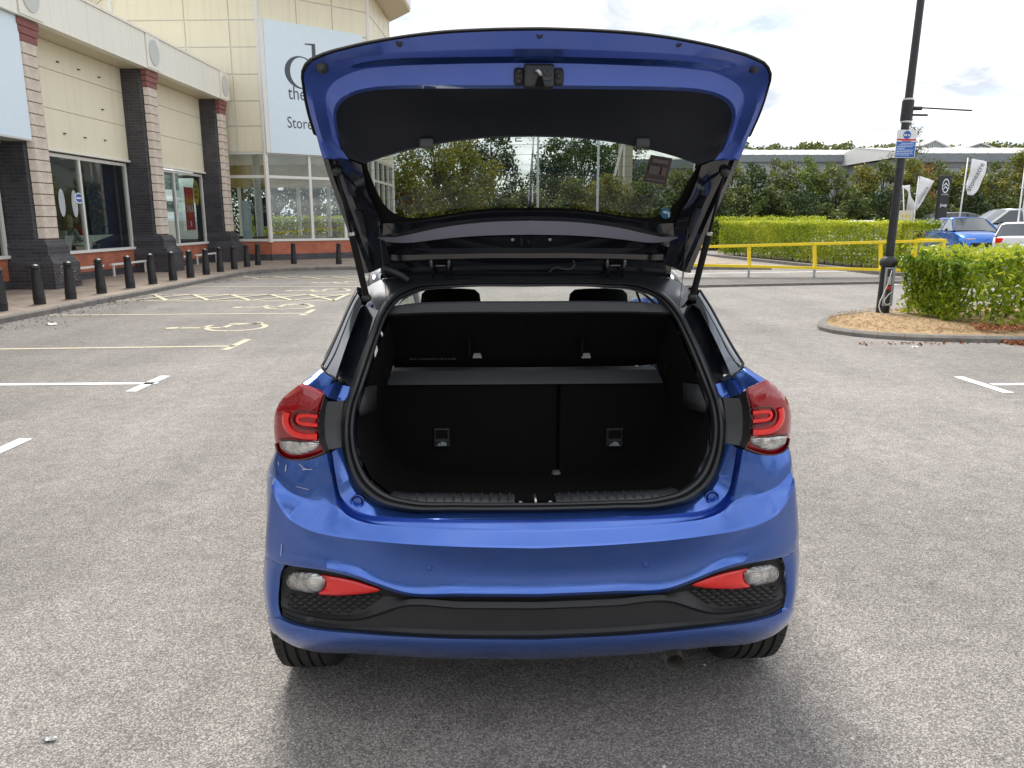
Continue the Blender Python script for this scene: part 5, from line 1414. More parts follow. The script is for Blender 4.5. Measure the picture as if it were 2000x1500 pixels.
# side strip outside the insert and lower lip
S1 = [(547,1100,.003),(540,1112,.004),(536,1140,.005),(536,1185,.006),(541,1206,.008)]
S0 = [(517,1090,.0),(515,1115,.0),(514,1145,.0),(518,1185,.002),(524,1205,.004)]
Sm = [(532,1096,.0),(527,1114,-.002),(524,1142,-.002),(527,1185,.0),(532,1206,.003)]
Si = [(556,1104,.012),(549,1118,.016),(546,1140,.018),(545,1188,.018),(549,1203,.016)]
side = [row(s, 16, ctr=False) for s in (Si, S1, Sm, S0)]
ys_ = side[-1]
for f in (0.3, 0.65, 1.0):
    side.append([Vector((-(abs(p.x) + .2 * (0.2 - p.y) * f), p.y + (0.2 - p.y) * f, p.z)) for p in ys_])
pair('bumper_side', side, M['blue'], bumper)
L0 = [(1047,1247,.020),(850,1244,.020),(700,1234,.020),(600,1222,.019),(562,1211,.018),(549,1203,.016),(541,1206,.008),(524,1205,.004)]
L1 = [(1047,1250,.008),(850,1247,.008),(700,1238,.008),(600,1227,.006),(562,1217,.004),(548,1210,.003),(536,1212,.002),(523,1212,.004)]
L2 = [(1047,1258,.006),(850,1256,.006),(700,1248,.006),(600,1238,.003),(562,1229,.0),(546,1222,.0),(534,1222,.002),(525,1222,.006)]
L3 = [(1047,1270,.020),(850,1268,.020),(700,1260,.018),(600,1252,.015),(562,1243,.012),(546,1236,.012),(536,1234,.014),(530,1232,.018)]
L4 = [(1047,1284,.050),(850,1282,.050),(700,1274,.045),(600,1267,.040),(565,1257,.035),(550,1248,.035),(542,1243,.038),(537,1240,.042)]
L5 = [(1047,1289,.085),(850,1286,.085),(700,1277,.08),(600,1270,.07),(566,1259,.07),(552,1250,.07),(545,1246,.07),(541,1243,.07)]
lip_rows = [ext(row(k, NB), k[-1][2], 0.2) for k in (L1, L2, L3, L4)]
lip_rows = [row(L0, NB) + [p + Vector((0.01, 0, 0)) for p in lip_rows[0][NB:]]] + lip_rows + [row(L5, NB) + [Vector((p.x + 0.03, p.y, p.z + 0.01)) for p in lip_rows[3][NB:]]]
sym('bumper_lip', lip_rows, M['blue'], bumper, sharp=40)
# black lower insert
NI = 40
I0 = [(1047,1163,.012),(900,1162,.012),(792,1159,.012),(744,1144,.010),(690,1124,.004),(620,1110,.002),(573,1105,.003),(556,1110,.008),(549,1128,.014)]
I1 = [(1047,1168,.034),(900,1167,.034),(790,1164,.034),(742,1149,.032),(690,1129,.030),(620,1114,.030),(575,1110,.030),(559,1116,.030),(552,1130,.030)]
I2 = [(1047,1172,.040),(900,1171,.040),(788,1168,.040),(745,1164,.045),(700,1164,.05),(640,1165,.05),(585,1160,.05),(562,1154,.046),(549,1150,.036)]
I3 = [(1047,1176,.030),(900,1175,.030),(786,1172,.030),(742,1184,.036),(694,1200,.040),(640,1199,.042),(590,1190,.040),(562,1183,.036),(549,1174,.030)]
I4 = [(1047,1188,.020),(900,1187,.020),(780,1184,.020),(738,1198,.022),(700,1208,.024),(645,1207,.026),(592,1198,.026),(563,1190,.026),(549,1182,.026)]
I5 = [(1047,1191,.036),(900,1190,.036),(782,1188,.036),(742,1202,.036),(704,1212,.036),(648,1211,.036),(594,1202,.034),(564,1194,.032),(550,1186,.030)]
I6 = [(1047,1232,.034),(900,1231,.034),(780,1226,.034),(740,1224,.034),(702,1222,.034),(648,1218,.034),(596,1210,.032),(566,1201,.030),(551,1192,.028)]
I7 = [(1047,1240,.024),(900,1239,.024),(780,1234,.024),(740,1231,.024),(702,1229,.024),(648,1223,.024),(597,1214,.023),(567,1205,.022),(552,1197,.022)]
I8 = [(1047,1249,.026),(850,1246,.026),(700,1236,.026),(600,1225,.024),(562,1214,.022),(548,1205,.020)]
insert = sym('lower_insert', [row(k, NI) for k in (I0, I1, I2, I3, I4, I5, I6, I7, I8)], M['trim'], bumper, sharp=32)
# diamond relief under the reflectors
def diamond_side(sgn):
    b = MB()
    for r_ in range(9):
        for c_ in range(12):
            px = 566 + c_ * 19.0 + (r_ % 2) * 9.5; py = 1153 + r_ * 6.6
            top = 1158 + 0.035 * abs(px - 600); bot = 1184 + 18 * (1 - ((px - 650) / 95) ** 2) - (0.25 * max(0, px - 690))
            if not (top < py - 1 and py + 4 < bot) or px > 765: continue
            a = 0.0385
            ps = [LS(px + dx, py + dy, a) for dx, dy in ((-8.6, 0.5), (0, -5.6), (8.6, -0.5), (0, 5.6))]
            c = LS(px, py, a - 0.006)
            if sgn < 0: ps = [mir(p) for p in ps]; c = mir(c)
            b.add(ps + [c], [(0, 1, 4), (1, 2, 4), (2, 3, 4), (3, 0, 4)])
    return b.build('diamond_relief', M['trim'], bumper)
for s in (1, -1): diamond_side(s)['kind'] = 'stuff'
lamp_o = [(562,1124),(574,1117),(600,1117),(624,1121),(634,1130),(635,1142),(629,1153),(615,1158),(590,1155),(566,1149),(560,1138)]
refl_o = [(626,1122),(640,1124),(680,1131),(715,1141),(743,1153),(722,1158),(685,1162),(645,1163),(620,1159),(632,1152),(637,1140),(635,1130)]
rl = pair('reversing_lamp', dome(lamp_o, .026, .012), M['clear_lens'], bumper, closed=True)
rf = pair('rear_reflector', dome(refl_o, .027, .006, n=44), M['reflector'], bumper, closed=True)
# sensors, tow eye cover
for (px, py, a, r, mm) in ((838,1109,.0165,.009,M['blue']), (606,1214,.030,.013,M['trim_grey'])):
    for s in (-1, 1):
        p = LS(px, py, a); p = p if s > 0 else mir(p)
        b = MB().lathe([(r * 1.25, 0.006), (r * 1.25, -0.0002), (r * 1.05, -0.0004), (r * .98, 0.0008), (r * 0.9, -0.0004), (0.0005, -0.0006)], (p.x, p.y, p.z), 16, 'Y')
        b.build('parking_sensor', mm, bumper, smooth=True, sharp=30)

# ------------------------------------------------------------------ boot aperture: sill panel, jambs, seal
def A_(py):
    return float(np.interp(py, [545, 560, 600, 650, 700, 750, 850, 1000, 1040], [.60, .565, .44, .33, .245, .19, .145, .115, .115]))
NA = 40
def aw(pts, da=0.0): return [(x, y, A_(y) + da) for x, y in pts]
g1 = [(1047,1036,.033),(900,1034,.033),(760,1027,.033),(713,1021,.034),(680,1008,.036),(657,984,.039),(646,935,.05),(638,886,.062)]
g2 = [(1047,1033,.085),(900,1031,.085),(762,1024,.085),(716,1018,.085),(684,1004,.085),(662,980,.085),(651,933,.085),(643,885,.085)]
g3 = [(1047,1020,.098),(900,1019,.098),(764,1014,.098),(719,1010,.098),(688,998,.098),(666,976,.096),(655,932,.096),(648,884,.096)]
g4 = [(1047,1016,.088),(900,1015,.088),(765,1010,.088),(722,1006,.088),(690,994,.088),(667,972,.088),(656,930,.088),(649,883,.088)]
g5 = [(1047,1003,.108),(900,1003,.108),(776,1001,.108),(732,992,.108),(700,970,.108),(680,938,.108),(667,900,.108),(660,876,.108)]
g6 = [(1047,998,.125),(900,998,.125),(780,996,.125),(738,985,.125),(706,962,.125),(684,925,.125),(672,890,.125),(668,872,.125)]
sill = sym('boot_sill_panel', [row(g, NA) for g in (g1, g2, g3, g4, g5, g6)], M['blue'], car, sharp=35)
for s in (-1, 1):
    p = LS(698, 979, .098); p = p if s < 0 else mir(p)
    MB().lathe([(0.021, 0.010), (0.021, -0.003), (0.018, -0.0035), (0.0165, 0.002), (0.013, -0.006), (0.004, -0.008), (0.0005, -0.008)], p, 20, 'Y').build('bump_stop_cup', M['blue'], sill, smooth=True, sharp=40)
SO = [(1047,1001),(900,1001),(780,998),(732,985),(692,952),(673,905),(666,850),(670,800),(684,755),(703,700),(722,650),(740,606),(765,574),(805,555),(875,549),(1047,547)]
SI = [(1047,981),(900,981),(806,977),(762,966),(722,936),(700,893),(692,845),(697,795),(711,752),(727,703),(742,655),(757,617),(778,589),(814,569),(880,562),(1047,559)]
def interp_curves(a, b, f): return [(x0 + (x1 - x0) * f, y0 + (y1 - y0) * f) for (x0, y0), (x1, y1) in zip(a, b)]
NS = 110
seal_rows = []
for f, da in ((0.0, .012), (0.08, -.004), (0.3, -.016), (0.5, -.014), (0.56, .002), (0.64, .002), (0.72, -.008), (0.9, -.004), (1.0, .012), (1.0, .035)):
    r_ = row(aw(interp_curves(SO, SI, f), da), NS); r_[-1].x = 0.0
    seal_rows.append(r_)
sym('boot_seal', seal_rows, M['rubber'], car, sharp=45)
# plastic filler between lamp and seal, blue jamb above it, black pillar face
fil = [[LS(x, y, a) for x, y, a in r_] for r_ in (
    [(640,784,.13),(655,784,.145),(672,782,.16)], [(636,800,.122),(650,800,.138),(669,800,.155)], [(634,830,.115),(648,830,.13),(666,830,.15)],
    [(636,860,.11),(650,860,.122),(667,858,.14)], [(642,878,.10),(654,876,.112),(668,874,.13)])]
pair('lamp_filler', fil, M['trim_grey'], car, sharp=50)
fil2 = [[LS(x, y, a) for x, y, a in r_] for r_ in ([(632,768,.10),(640,784,.13)], [(626,790,.09),(636,800,.122)], [(621,830,.085),(634,830,.115)], [(625,868,.08),(636,860,.11)], [(634,884,.075),(642,878,.10)])]
pair('lamp_edge_strip', fil2, M['trim'], car)
jm = [[LS(x, y, a) for x, y, a in r_] for r_ in ([(634,768,.10),(648,738,.15)], [(640,776,.13),(655,744,.18)], [(658,782,.16),(668,752,.21)], [(672,783,.17),(690,757,.205)])]
pair('pillar_foot', jm, M['blue'], car, sharp=25)
sh = [[LS(x, y, a) for x, y, a in r_] for r_ in ([(590,748,.075),(609,735,.11),(626,721,.15)], [(604,753,.075),(620,741,.11),(634,728,.15)], [(619,760,.08),(634,748,.115),(643,734,.155)], [(634,768,.098),(643,752,.13),(650,737,.15)])]
flank = [p.lerp(q, .3) + Vector((-.012, 0, .012)) for p, q in zip(sh[0], [Vector(q) for q in ((-.752, .62, .952), (-.735, .63, .972), (-.695, .64, .99))])]
flank2 = [Vector(q) for q in ((-.752, .62, .952), (-.735, .63, .972), (-.695, .64, .99))]
pair('shoulder', [flank2, flank] + sh, M['blue'], car)
# quarter trim (gloss black blade) and pillar face behind it
QO = [(697,571,.47),(680,606,.40),(662,648,.32),(645,686,.25),(630,716,.19)]
QM = [(702,580,.455),(688,614,.385),(671,654,.305),(655,694,.235),(640,727,.175)]
QI = [(707,592,.44),(694,626,.37),(680,664,.29),(667,702,.22),(655,738,.165)]
QI2 = [(711,596,.49),(700,628,.43),(687,664,.36),(675,700,.29),(664,736,.23)]
SOj = aw([(740,606),(722,650),(705,694),(694,725),(684,756)], 0.02)
q_rows = [row(QO, 14, ctr=False), row(QM, 14, ctr=False), row(QI, 14, ctr=False)]
q_out = [Vector((p.x - 0.015, p.y + 0.10, p.z + 0.01)) for p in q_rows[0]]
M['blade'] = plain('mirror_black_blade', (0.16, 0.17, 0.185), 0.10, metal=0.75, var=0.08, scale=14, coat=1.0)
pair('quarter_blade', [q_out] + q_rows, M['blade'], car, sharp=60)
for pts_ in ([(698,569,.455),(680,604,.385),(662,646,.305),(645,684,.235),(629,716,.175)], [(629,716,.172),(637,727,.165),(645,733,.158),(657,741,.155)]):
    gk = row(pts_, 14, ctr=False)
    for s in (0, 1): MB().tube(gk if s == 0 else [mir(p) for p in gk], .0042, 6).build('blade_gasket', M['rubber'], car, smooth=True)
tg = [Vector((-(.69 - .157 * f + .02 * math.sin(math.pi * f)), .66, .985 + .32 * f)) for f in np.linspace(1, 0, 14)]
pair('quarter_glass', [tg, q_out], M['gloss_black'], car)
pj = row(SOj, 14, ctr=False)
pair('pillar_face', [q_rows[2], row(QI2, 14, ctr=False), pj], M['gloss_black'], car, sharp=30)
# roof end panel (black) between seal and hinges
RP0 = [(1047,547),(875,549),(805,555),(765,574),(740,606)]
RP1 = [(1047,539),(875,541),(798,546),(752,562),(722,590)]
RP2 = [(1047,533),(880,534),(790,538),(735,550),(704,570)]
def lift(r_, dy, dz): return [Vector((p.x, p.y + dy, p.z + dz)) for p in r_]
rp = [row(aw(RP0, .01), 26), row([(x, y, A_(max(y, 545)) + .025) for x, y in RP1], 26), row([(x, y, A_(max(y, 545)) + .05) for x, y in RP2], 26)]
M['dark_metallic'] = plain('dark_metallic_paint', (0.035, 0.038, 0.046), 0.38, metal=0.5, var=0.15, scale=12, coat=0.3, coatr=0.25)
sym('roof_end_panel', rp, M['dark_metallic'], car, sharp=40)

# ------------------------------------------------------------------ tail lights
tl_o = [(590,748),(612,757),(633,768),(628,790),(622,815),(621,840),(625,866),(634,883),(612,891),(582,897),(558,894),(544,884),(538,862),(535,835),(538,805),(552,778),(570,762)]
tl = pair('tail_light', dome(tl_o, .062, .016, n=60, rings=6), M['red_lens'], car, closed=True)
clear_o = [(545,862),(560,860),(590,862),(624,865),(620,874),(606,882),(584,888),(562,885),(549,876)]
pair('clear_lens', dome(clear_o, .048, .006, n=40, skirt=.012), M['clear_lens'], tl, closed=True)
def strip(name, pts, w, a, mat, parents):
    q = cr(pts, 26); rows = []
    for i in range(len(q)):
        t = q[min(i+1, len(q)-1)] - q[max(i-1, 0)]; t = t[:2] / (np.linalg.norm(t[:2]) + 1e-9); nn = np.array([-t[1], t[0]])
        rows.append([LS(q[i][0] + nn[0] * w * s, q[i][1] + nn[1] * w * s, a + (0 if abs(s) < 0.9 else 0.012)) for s in (-1, -0.6, 0, 0.6, 1)])
    pair(name, rows, mat, parents, sharp=60)
strip('light_bar', [(619,853),(590,852),(572,846),(561,834),(558,818),(561,806)], 8.0, .0425, M['red_bright'], tl)
strip('light_bar', [(620,814),(595,812),(583,814),(580,820),(585,826),(600,829),(620,831)], 5.0, .0425, M['red_bright'], tl)
strip('bezel_line', [(620,805),(594,803),(577,806),(571,819),(577,831),(595,837),(621,840)], 2.2, .0405, M['dark_lens'], tl)
strip('bezel_line', [(545,858),(570,859),(600,862),(624,864)], 2.0, .043, M['dark_lens'], tl)
strip('lens_rim', [(634,770),(628,792),(622,816),(621,841),(625,866),(633,882)], 1.8, .052, M['dark_lens'], tl)
strip('lens_rim', [(634,883),(612,892),(582,898),(557,895),(543,884),(538,866)], 2.6, .052, M['dark_lens'], tl)

# ------------------------------------------------------------------ load area
ZFL = 0.50
LA = [LS(x, y, A_(y) + .03) for x, y in ((1047,979),(900,979),(810,975),(764,964),(726,934),(704,892),(697,845),(702,795),(716,752),(732,705),(745,665),(757,632),(770,606))]
LA[0].x = 0
deep = [Vector((max(-0.60, p.x * 1.0), 0.74, max(p.z - 0.10, ZFL))) for p in LA]
mid_ = [Vector((p.x * 1.02, p.y + 0.10, p.z - (0.05 if i < 5 else 0.0))) for i, p in enumerate(LA)]
sym('boot_lining', [LA, mid_, deep], M['carpet'], car, sharp=40)
box('boot_floor', (-0.62, 0.16, ZFL - 0.03), (0.62, 0.80, ZFL), M['carpet'], car)
# plastic sill guard with ribs and the striker in its gap
for s in (-1, 1):
    pa = [LS(x, y, a) for x, y, a in ((1005,968,.20),(800,966,.20),(772,962,.20))]
    pb = [LS(x, y, a) for x, y, a in ((1005,985,.135),(800,983,.135),(760,972,.135))]
    rows = [pa, [(p + q) / 2 + Vector((0, 0, 0.004)) for p, q in zip(pa, pb)], pb]
    if s > 0: rows = [[mir(p) for p in r_[::-1]] for r_ in rows]
    g_ = loft('sill_guard', rows, M['trim_grey'], car, smooth=True)
    solid(g_, 0.012, 0)
    for k in range(12):
        px = 995 - k * 18
        p, q = LS(px, 968, .198), LS(px, 982, .140)
        if s > 0: p, q = mir(p), mir(q)
        MB().bar(p + Vector((0, 0, 0.008)), q + Vector((0, 0, 0.008)), 0.004, 0.004).build('rib', M['trim_grey'], g_)
p = LS(1047, 979, .16)
stk = MB().tube([(0, .145, p.z - .02), (0, .145, p.z + .008), (0, .152, p.z + .012), (0, .185, p.z + .012), (0.0, .19, p.z - .02)], 0.0045, 8)
stk.build('latch_striker', M['steel'], car, smooth=True)
for s in (-1, 1): MB().lathe([(0.009, 0.004), (0.009, -0.002), (0.004, -0.004), (0.0005, -.004)], (s * 0.045, .15, p.z - .004), 12, 'Y').build('bolt', M['steel'], car, smooth=True, sharp=30)
box('striker_plate', (-0.06, 0.155, p.z - .03), (0.06, 0.19, p.z - .012), M['trim'], car)
# seat backs with release tabs, seam left of right third
XS = LS(1090, 850, 0.74, dP).x
zt = LS(1047, 752, 0.74, dP).z
def seatback(x0, x1):
    o = MB().box((x0, 0.735, ZFL + 0.005), (x1, 0.85, zt + 0.02)).build('seat_back', M['seat_cloth'], car); bevel(o, 0.012, 3); return o
sbs = [seatback(-0.615, XS - 0.004), seatback(XS + 0.004, 0.615)]
for px, par in ((863, sbs[0]), (1200, sbs[1])):
    a, c = LS(px - 16, 836, .73, dP), LS(px + 16, 872, .73, dP)
    fr = MB().box((a.x, .722, c.z), (c.x, .7345, a.z)).build('release_surround', M['trim'], par); bevel(fr, 0.004, 2)
    MB().box((a.x + .008, .7195, c.z + .035), (c.x - .008, .7215, a.z - .006)).build('release_pocket', M['carpet'], par)
    MB().box((a.x + .010, .714, c.z + .026), (c.x - .010, .7212, c.z + .030)).build('release_tab', M['trim_grey'], par)
    tm = plain('printed_symbol', (0.35, 0.42, 0.40), 0.6) if 'tabm' not in M else M['tabm']; M['tabm'] = tm
    lb = MB()
    for dx, w, h in ((-.012, .006, .006), (-.003, .008, .012), (.006, .007, .010), (.013, .004, .005)):
        lb.box((a.x + .030 + dx, .7203, c.z + .010), (a.x + .030 + dx + w, .7216, c.z + .010 + h))
    lb.box((a.x + .012, .7203, c.z + .006), (c.x - .012, .7216, c.z + .0085))
    lb.build('release_symbol', tm, par)
p = LS(1087, 968, .66, dP)
bk = MB().box((p.x - 0.017, .66, p.z), (p.x + 0.017, .70, LS(1087, 922, .66, dP).z)).build('belt_buckle', plain('grey_buckle', (0.13, 0.13, 0.135), 0.5), car); bevel(bk, 0.012, 3)
MB().box((-0.6, .70, ZFL + .03), (XS - .02, .733, ZFL + .075)).build('seat_hinge_cover', M['carpet'], car)
# parcel shelf, front part and raised rear part on its cords
fz0, fz1 = LS(1047, 750, .72, dP).z, LS(1047, 720, .76, dP).z
s0, s1 = LS(757, 750, .72, dP), LS(768, 720, .76, dP)
shelf = loft('parcel_shelf', [both([Vector((0, .72, fz0)), Vector((s0.x, .72, fz0))]), both([Vector((0, .725, fz0 + .01)), Vector((s0.x, .725, fz0 + .01))]), both([Vector((0, .75, fz1 - .004)), Vector((s1.x, .75, fz1 - .004))]), both([Vector((0, .80, fz1)), Vector((s1.x, .80, fz1))])], M['trim_grey'], car, smooth=True, sharp=30)
def srow(pts, n=30): return row(pts, n, dP)
U = [srow([(1047,716,.745),(900,716,.745),(780,714,.745),(762,712,.745)]), srow([(1047,690,.70),(900,690,.70),(776,688,.70),(757,686,.70)]), srow([(1047,655,.615),(900,654,.615),(768,652,.615),(748,650,.615)]),
     srow([(1047,628,.535),(900,628,.535),(820,631,.535),(757,634,.54),(740,636,.54)]), srow([(1047,618,.50),(900,614,.50),(840,616,.50),(750,622,.50),(734,622,.50)]), srow([(1047,611,.47),(900,611,.47),(800,614,.47),(748,618,.47),(733,620,.47)])]
lid = sym('shelf_lid', U, M['carpet'], shelf, thick=0.006)
fl = [srow([(1047,612,.465),(900,612,.465),(800,614,.465),(748,618,.465),(732,621,.465)]), srow([(1047,609,.458),(900,609,.458),(800,611,.458),(748,614,.458),(733,617,.458)]), srow([(1047,591,.475),(900,592,.475),(800,596,.475),(764,601,.475),(745,606,.475)]), srow([(1047,588,.49),(900,589,.49),(800,593,.49),(768,598,.49),(750,603,.49)])]
sym('shelf_edge', fl, M['trim_grey'], shelf, sharp=40)
for px in (932, 1145):
    a, c = LS(px - 9, 690, .69, dP), LS(px + 9, 699, .69, dP)
    o = MB().prism([(a.x, .685, c.z), (c.x, .685, c.z), (c.x - .005, .69, a.z), (a.x + .005, .69, a.z)], (0, .02, 0)).build('shelf_clip', M['grey_lining'], lid)
    MB().box((a.x - .012, .60, LS(px, 652, .6, dP).z - .012), (a.x - .006, .69, a.z + .004)).build('shelf_rib', M['carpet'], lid)
# moulded writing on the lid underside
wr = LS(800, 703, .712, dP)
for k_ in range(2):
    print_blocks('moulded_print', CM @ facing((wr.x, wr.y - .004, wr.z), (1, 0, 0), (0, 0.62, 0.78)), 0, .17, .013 * k_, .009, M['trim_grey'], lid, .001, 20 + k_)
for s in (-1, 1):                                            # cord hooks and plastic side trims
    pts = [LS(738, 655, .52, dP), LS(748, 690, .60, dP), LS(752, 742, .66, dP)]
    pts = pts if s < 0 else [mir(p) for p in pts]
    MB().tube(pts, [.012, .014, .010], 8).build('shelf_pivot', M['trim'], car, smooth=True)
sidep = [[LS(x, y, a, dP) for x, y, a in r_] for r_ in ([(703,758,.25),(735,752,.40)], [(700,800,.24),(734,778,.40)], [(703,812,.25),(734,800,.42)])]
pair('side_shelf_support', sidep, M['trim_grey'], car, thick=.006)

# ------------------------------------------------------------------ cabin seen through: lining, pillars, headrests
lin = [row([(1047,560,.63),(880,563,.63),(818,571,.60),(784,590,.54),(764,618,.48)], 24), None]
lin[1] = [Vector((p.x * 0.98, p.y + 0.35, p.z + 0.035)) for p in lin[0]]
lin.append([Vector((p.x * 1.0, p.y + 0.9, p.z + 0.05)) for p in lin[0]])
sym('headlining', lin, M['grey_lining'], car)
def headrest(px, py, yl, w, h, par=car):
    p = LS(px, py, yl, dP)
    rows = []
    for z, f in ((-h, .72), (-h * .8, .9), (-h * .4, 1.0), (-h * .12, .95), (-0.02 * h, .8), (0, .5)):
        rows.append([Vector((p.x + w / 2 * f * math.cos(a) * (1 if abs(math.cos(a)) < .8 else 1), yl + .05 * f * math.sin(a), p.z + z)) for a in np.linspace(0, 2 * math.pi, 21)[:-1]])
    v = [q for r_ in rows for q in r_]
    o = mesh('headrest', v, grid_faces(6, 20, True) + [tuple(range(100, 120))], M['seat_cloth'], par, smooth=True)
    MB().tube([(p.x - .06, yl, p.z - h), (p.x - .06, yl, p.z - h - .12)], .007, 6).build('headrest_post', M['steel'], o)
    MB().tube([(p.x + .06, yl, p.z - h), (p.x + .06, yl, p.z - h - .12)], .007, 6).build('headrest_post', M['steel'], o)
for s in (-1, 1): box('pillar_trim', (s * .60 - .01, .64, .86), (s * .60 + .01, 1.0, 1.18), M['carpet'], car)
headrest(880, 564, 1.75, .30, .21); headrest(1169, 564, 1.75, .30, .21)
for x in (-0.36, 0.36):
    o = MB().box((x - .24, 1.66, .45), (x + .24, 1.80, 1.02)).build('front_seat_back', M['seat_cloth'], car); bevel(o, .05, 3)
    o = MB().box((x - .24, 1.78, .36), (x + .24, 2.25, .50)).build('front_seat_cushion', M['seat_cloth'], car); bevel(o, .05, 3)
o = MB().box((-.68, 2.72, .55), (.68, 3.05, .93)).build('dashboard', M['trim'], car); bevel(o, .06, 3)
rw = []
for a in np.linspace(0, 2 * math.pi, 25): rw.append((.36 + .18 * math.cos(a), 2.52 + .06 * math.sin(a), .80 + .17 * math.sin(a)))
MB().tube(rw, .014, 8, False).build('steering_wheel', M['trim'], car, smooth=True)

# ------------------------------------------------------------------ body shell forward of the rear corner
def prof_x(z):  return float(np.interp(z, [.16, .30, .55, .78, .88, .97, 1.02], [.80, .85, .862, .845, .80, .745, .70]))
YF = 3.92
def arch(yc, zc, r_, n=14):
    a0 = math.asin(min(1, (zc - .2) / r_))
    return [(yc + r_ * math.cos(t), zc + r_ * math.sin(t)) for t in np.linspace(-a0, math.pi + a0, n)]
YA, YB_, RW = .52, 3.06, .30
def flank_pt(y, z, s):
    k = prof_x(z) * (1 - 0.10 * max(0, (y - 3.1) / .8) ** 2)
    if y < R_ + .12: k = min(k, k * Cinv(max(y - .06, .02)) / W_)
    return (s * k, y, z)
for s in (-1, 1):
    ycols = np.unique(np.concatenate([np.linspace(.2, 3.9, 56), YA + .345 * np.cos(np.linspace(0, math.pi, 21)), YB_ + .345 * np.cos(np.linspace(0, math.pi, 21))]))
    ycols = ycols[ycols >= .2]
    cols_ = []
    for y in ycols:
        z0 = .2
        for yc in (YA, YB_):
            if abs(y - yc) <= .3451: z0 = max(z0, .30 + math.sqrt(max(0, .345 ** 2 - (y - yc) ** 2)))
        z1 = float(np.interp(y, [.2, .34, .66, .9, 2.0, 2.85, 3.5, 3.85, 3.9], [.90, .955, .985, 1.0, .985, .955, .86, .68, .5]))
        cols_.append([flank_pt(y, z0 + (z1 - z0) * f, s) for f in np.linspace(0, 1, 15)])
    loft('side_panel', cols_, M['blue'], car)
    for yy in (0.98, 2.05): MB().bar(flank_pt(yy, .25, s * 1.001), flank_pt(yy + .03, .98, s * 1.001), .006, .006).build('door_gap', M['trim'], car)
    for yy in (1.05, 2.12):
        p = flank_pt(yy + .1, .84, s * 1.012); o = MB().box((p[0] - .012, yy, .825), (p[0] + .012, yy + .2, .855)).build('door_handle', M['blue'], car); bevel(o, .01)
    # glasshouse: belt rail, side glass, roof rail
    belt = [(.66, .985), (.9, 1.0), (1.4, .995), (2.0, .985), (2.6, .965), (2.9, .95)]
    roof = [(.66, 1.305), (.9, 1.345), (1.4, 1.375), (1.9, 1.37), (2.25, 1.325), (2.9, .97)]
    rows = []
    for (y0, z0), (y1, z1) in zip(belt, roof):
        rows.append([Vector((s * ((0.69 if y0 < .7 else 0.722) + (0.565 - 0.722) * f + 0.02 * math.sin(math.pi * f)), y0 + (y1 - y0) * f, z0 + (z1 - z0) * f)) for f in np.linspace(0, 1, 6)])
    loft('side_window', rows, M['tint_glass'], car)
    for k in (1, 2, 3):
        a, c = rows[k][0], rows[k][-1]; MB().bar(a, c, .05, .012, (s, 0, 0)).build('window_pillar', M['gloss_black'], car)
    MB().tube([r_[-1] for r_ in rows], .022, 8).build('roof_rail', M['gloss_black'], car, smooth=True)
    MB().tube([r_[0] for r_ in rows], .014, 6).build('belt_moulding', M['gloss_black'], car, smooth=True)
    mp = flank_pt(2.62, .95, s)
    o = MB().box((mp[0] - .02 if s > 0 else mp[0] - .18, 2.56, .97), (mp[0] + .18 if s > 0 else mp[0] + .02, 2.68, 1.09)).build('door_mirror', M['blue'], car); bevel(o, .04, 3)
rf_rows = []
for y, z, hw in ((.72, 1.352, .585), (.78, 1.357, .59), (.9, 1.365, .60), (1.4, 1.40, .60), (1.9, 1.395, .60), (2.25, 1.345, .60)):
    rf_rows.append([Vector((hw * u, y, z - .045 * abs(u) ** 3)) for u in np.linspace(-1, 1, 15)])
solid(loft('roof_panel', rf_rows, M['gloss_black'], car), .02)
ws = []
for f in np.linspace(0, 1, 8):
    y, z, hw = 2.25 + .75 * f, 1.345 - .40 * f + .03 * math.sin(math.pi * f), .60 + .12 * f
    ws.append([Vector((hw * u, y - .10 * u * u * (0.5 + f * 0.5), z)) for u in np.linspace(-1, 1, 13)])
loft('windscreen', ws, M['windscreen'], car)
bn = []
for y, z, hw in ((2.92, .95, .74), (3.2, .93, .76), (3.55, .86, .74), (3.82, .74, .66), (3.93, .58, .58), (3.95, .40, .56), (3.90, .22, .54)):
    bn.append([Vector((hw * u, y - .16 * abs(u) ** 4, z - .05 * abs(u) ** 3)) for u in np.linspace(-1, 1, 15)])
loft('bonnet', bn, M['blue'], car)
box('underbody', (-.70, .28, .19), (.70, 3.8, .24), M['trim'], car)
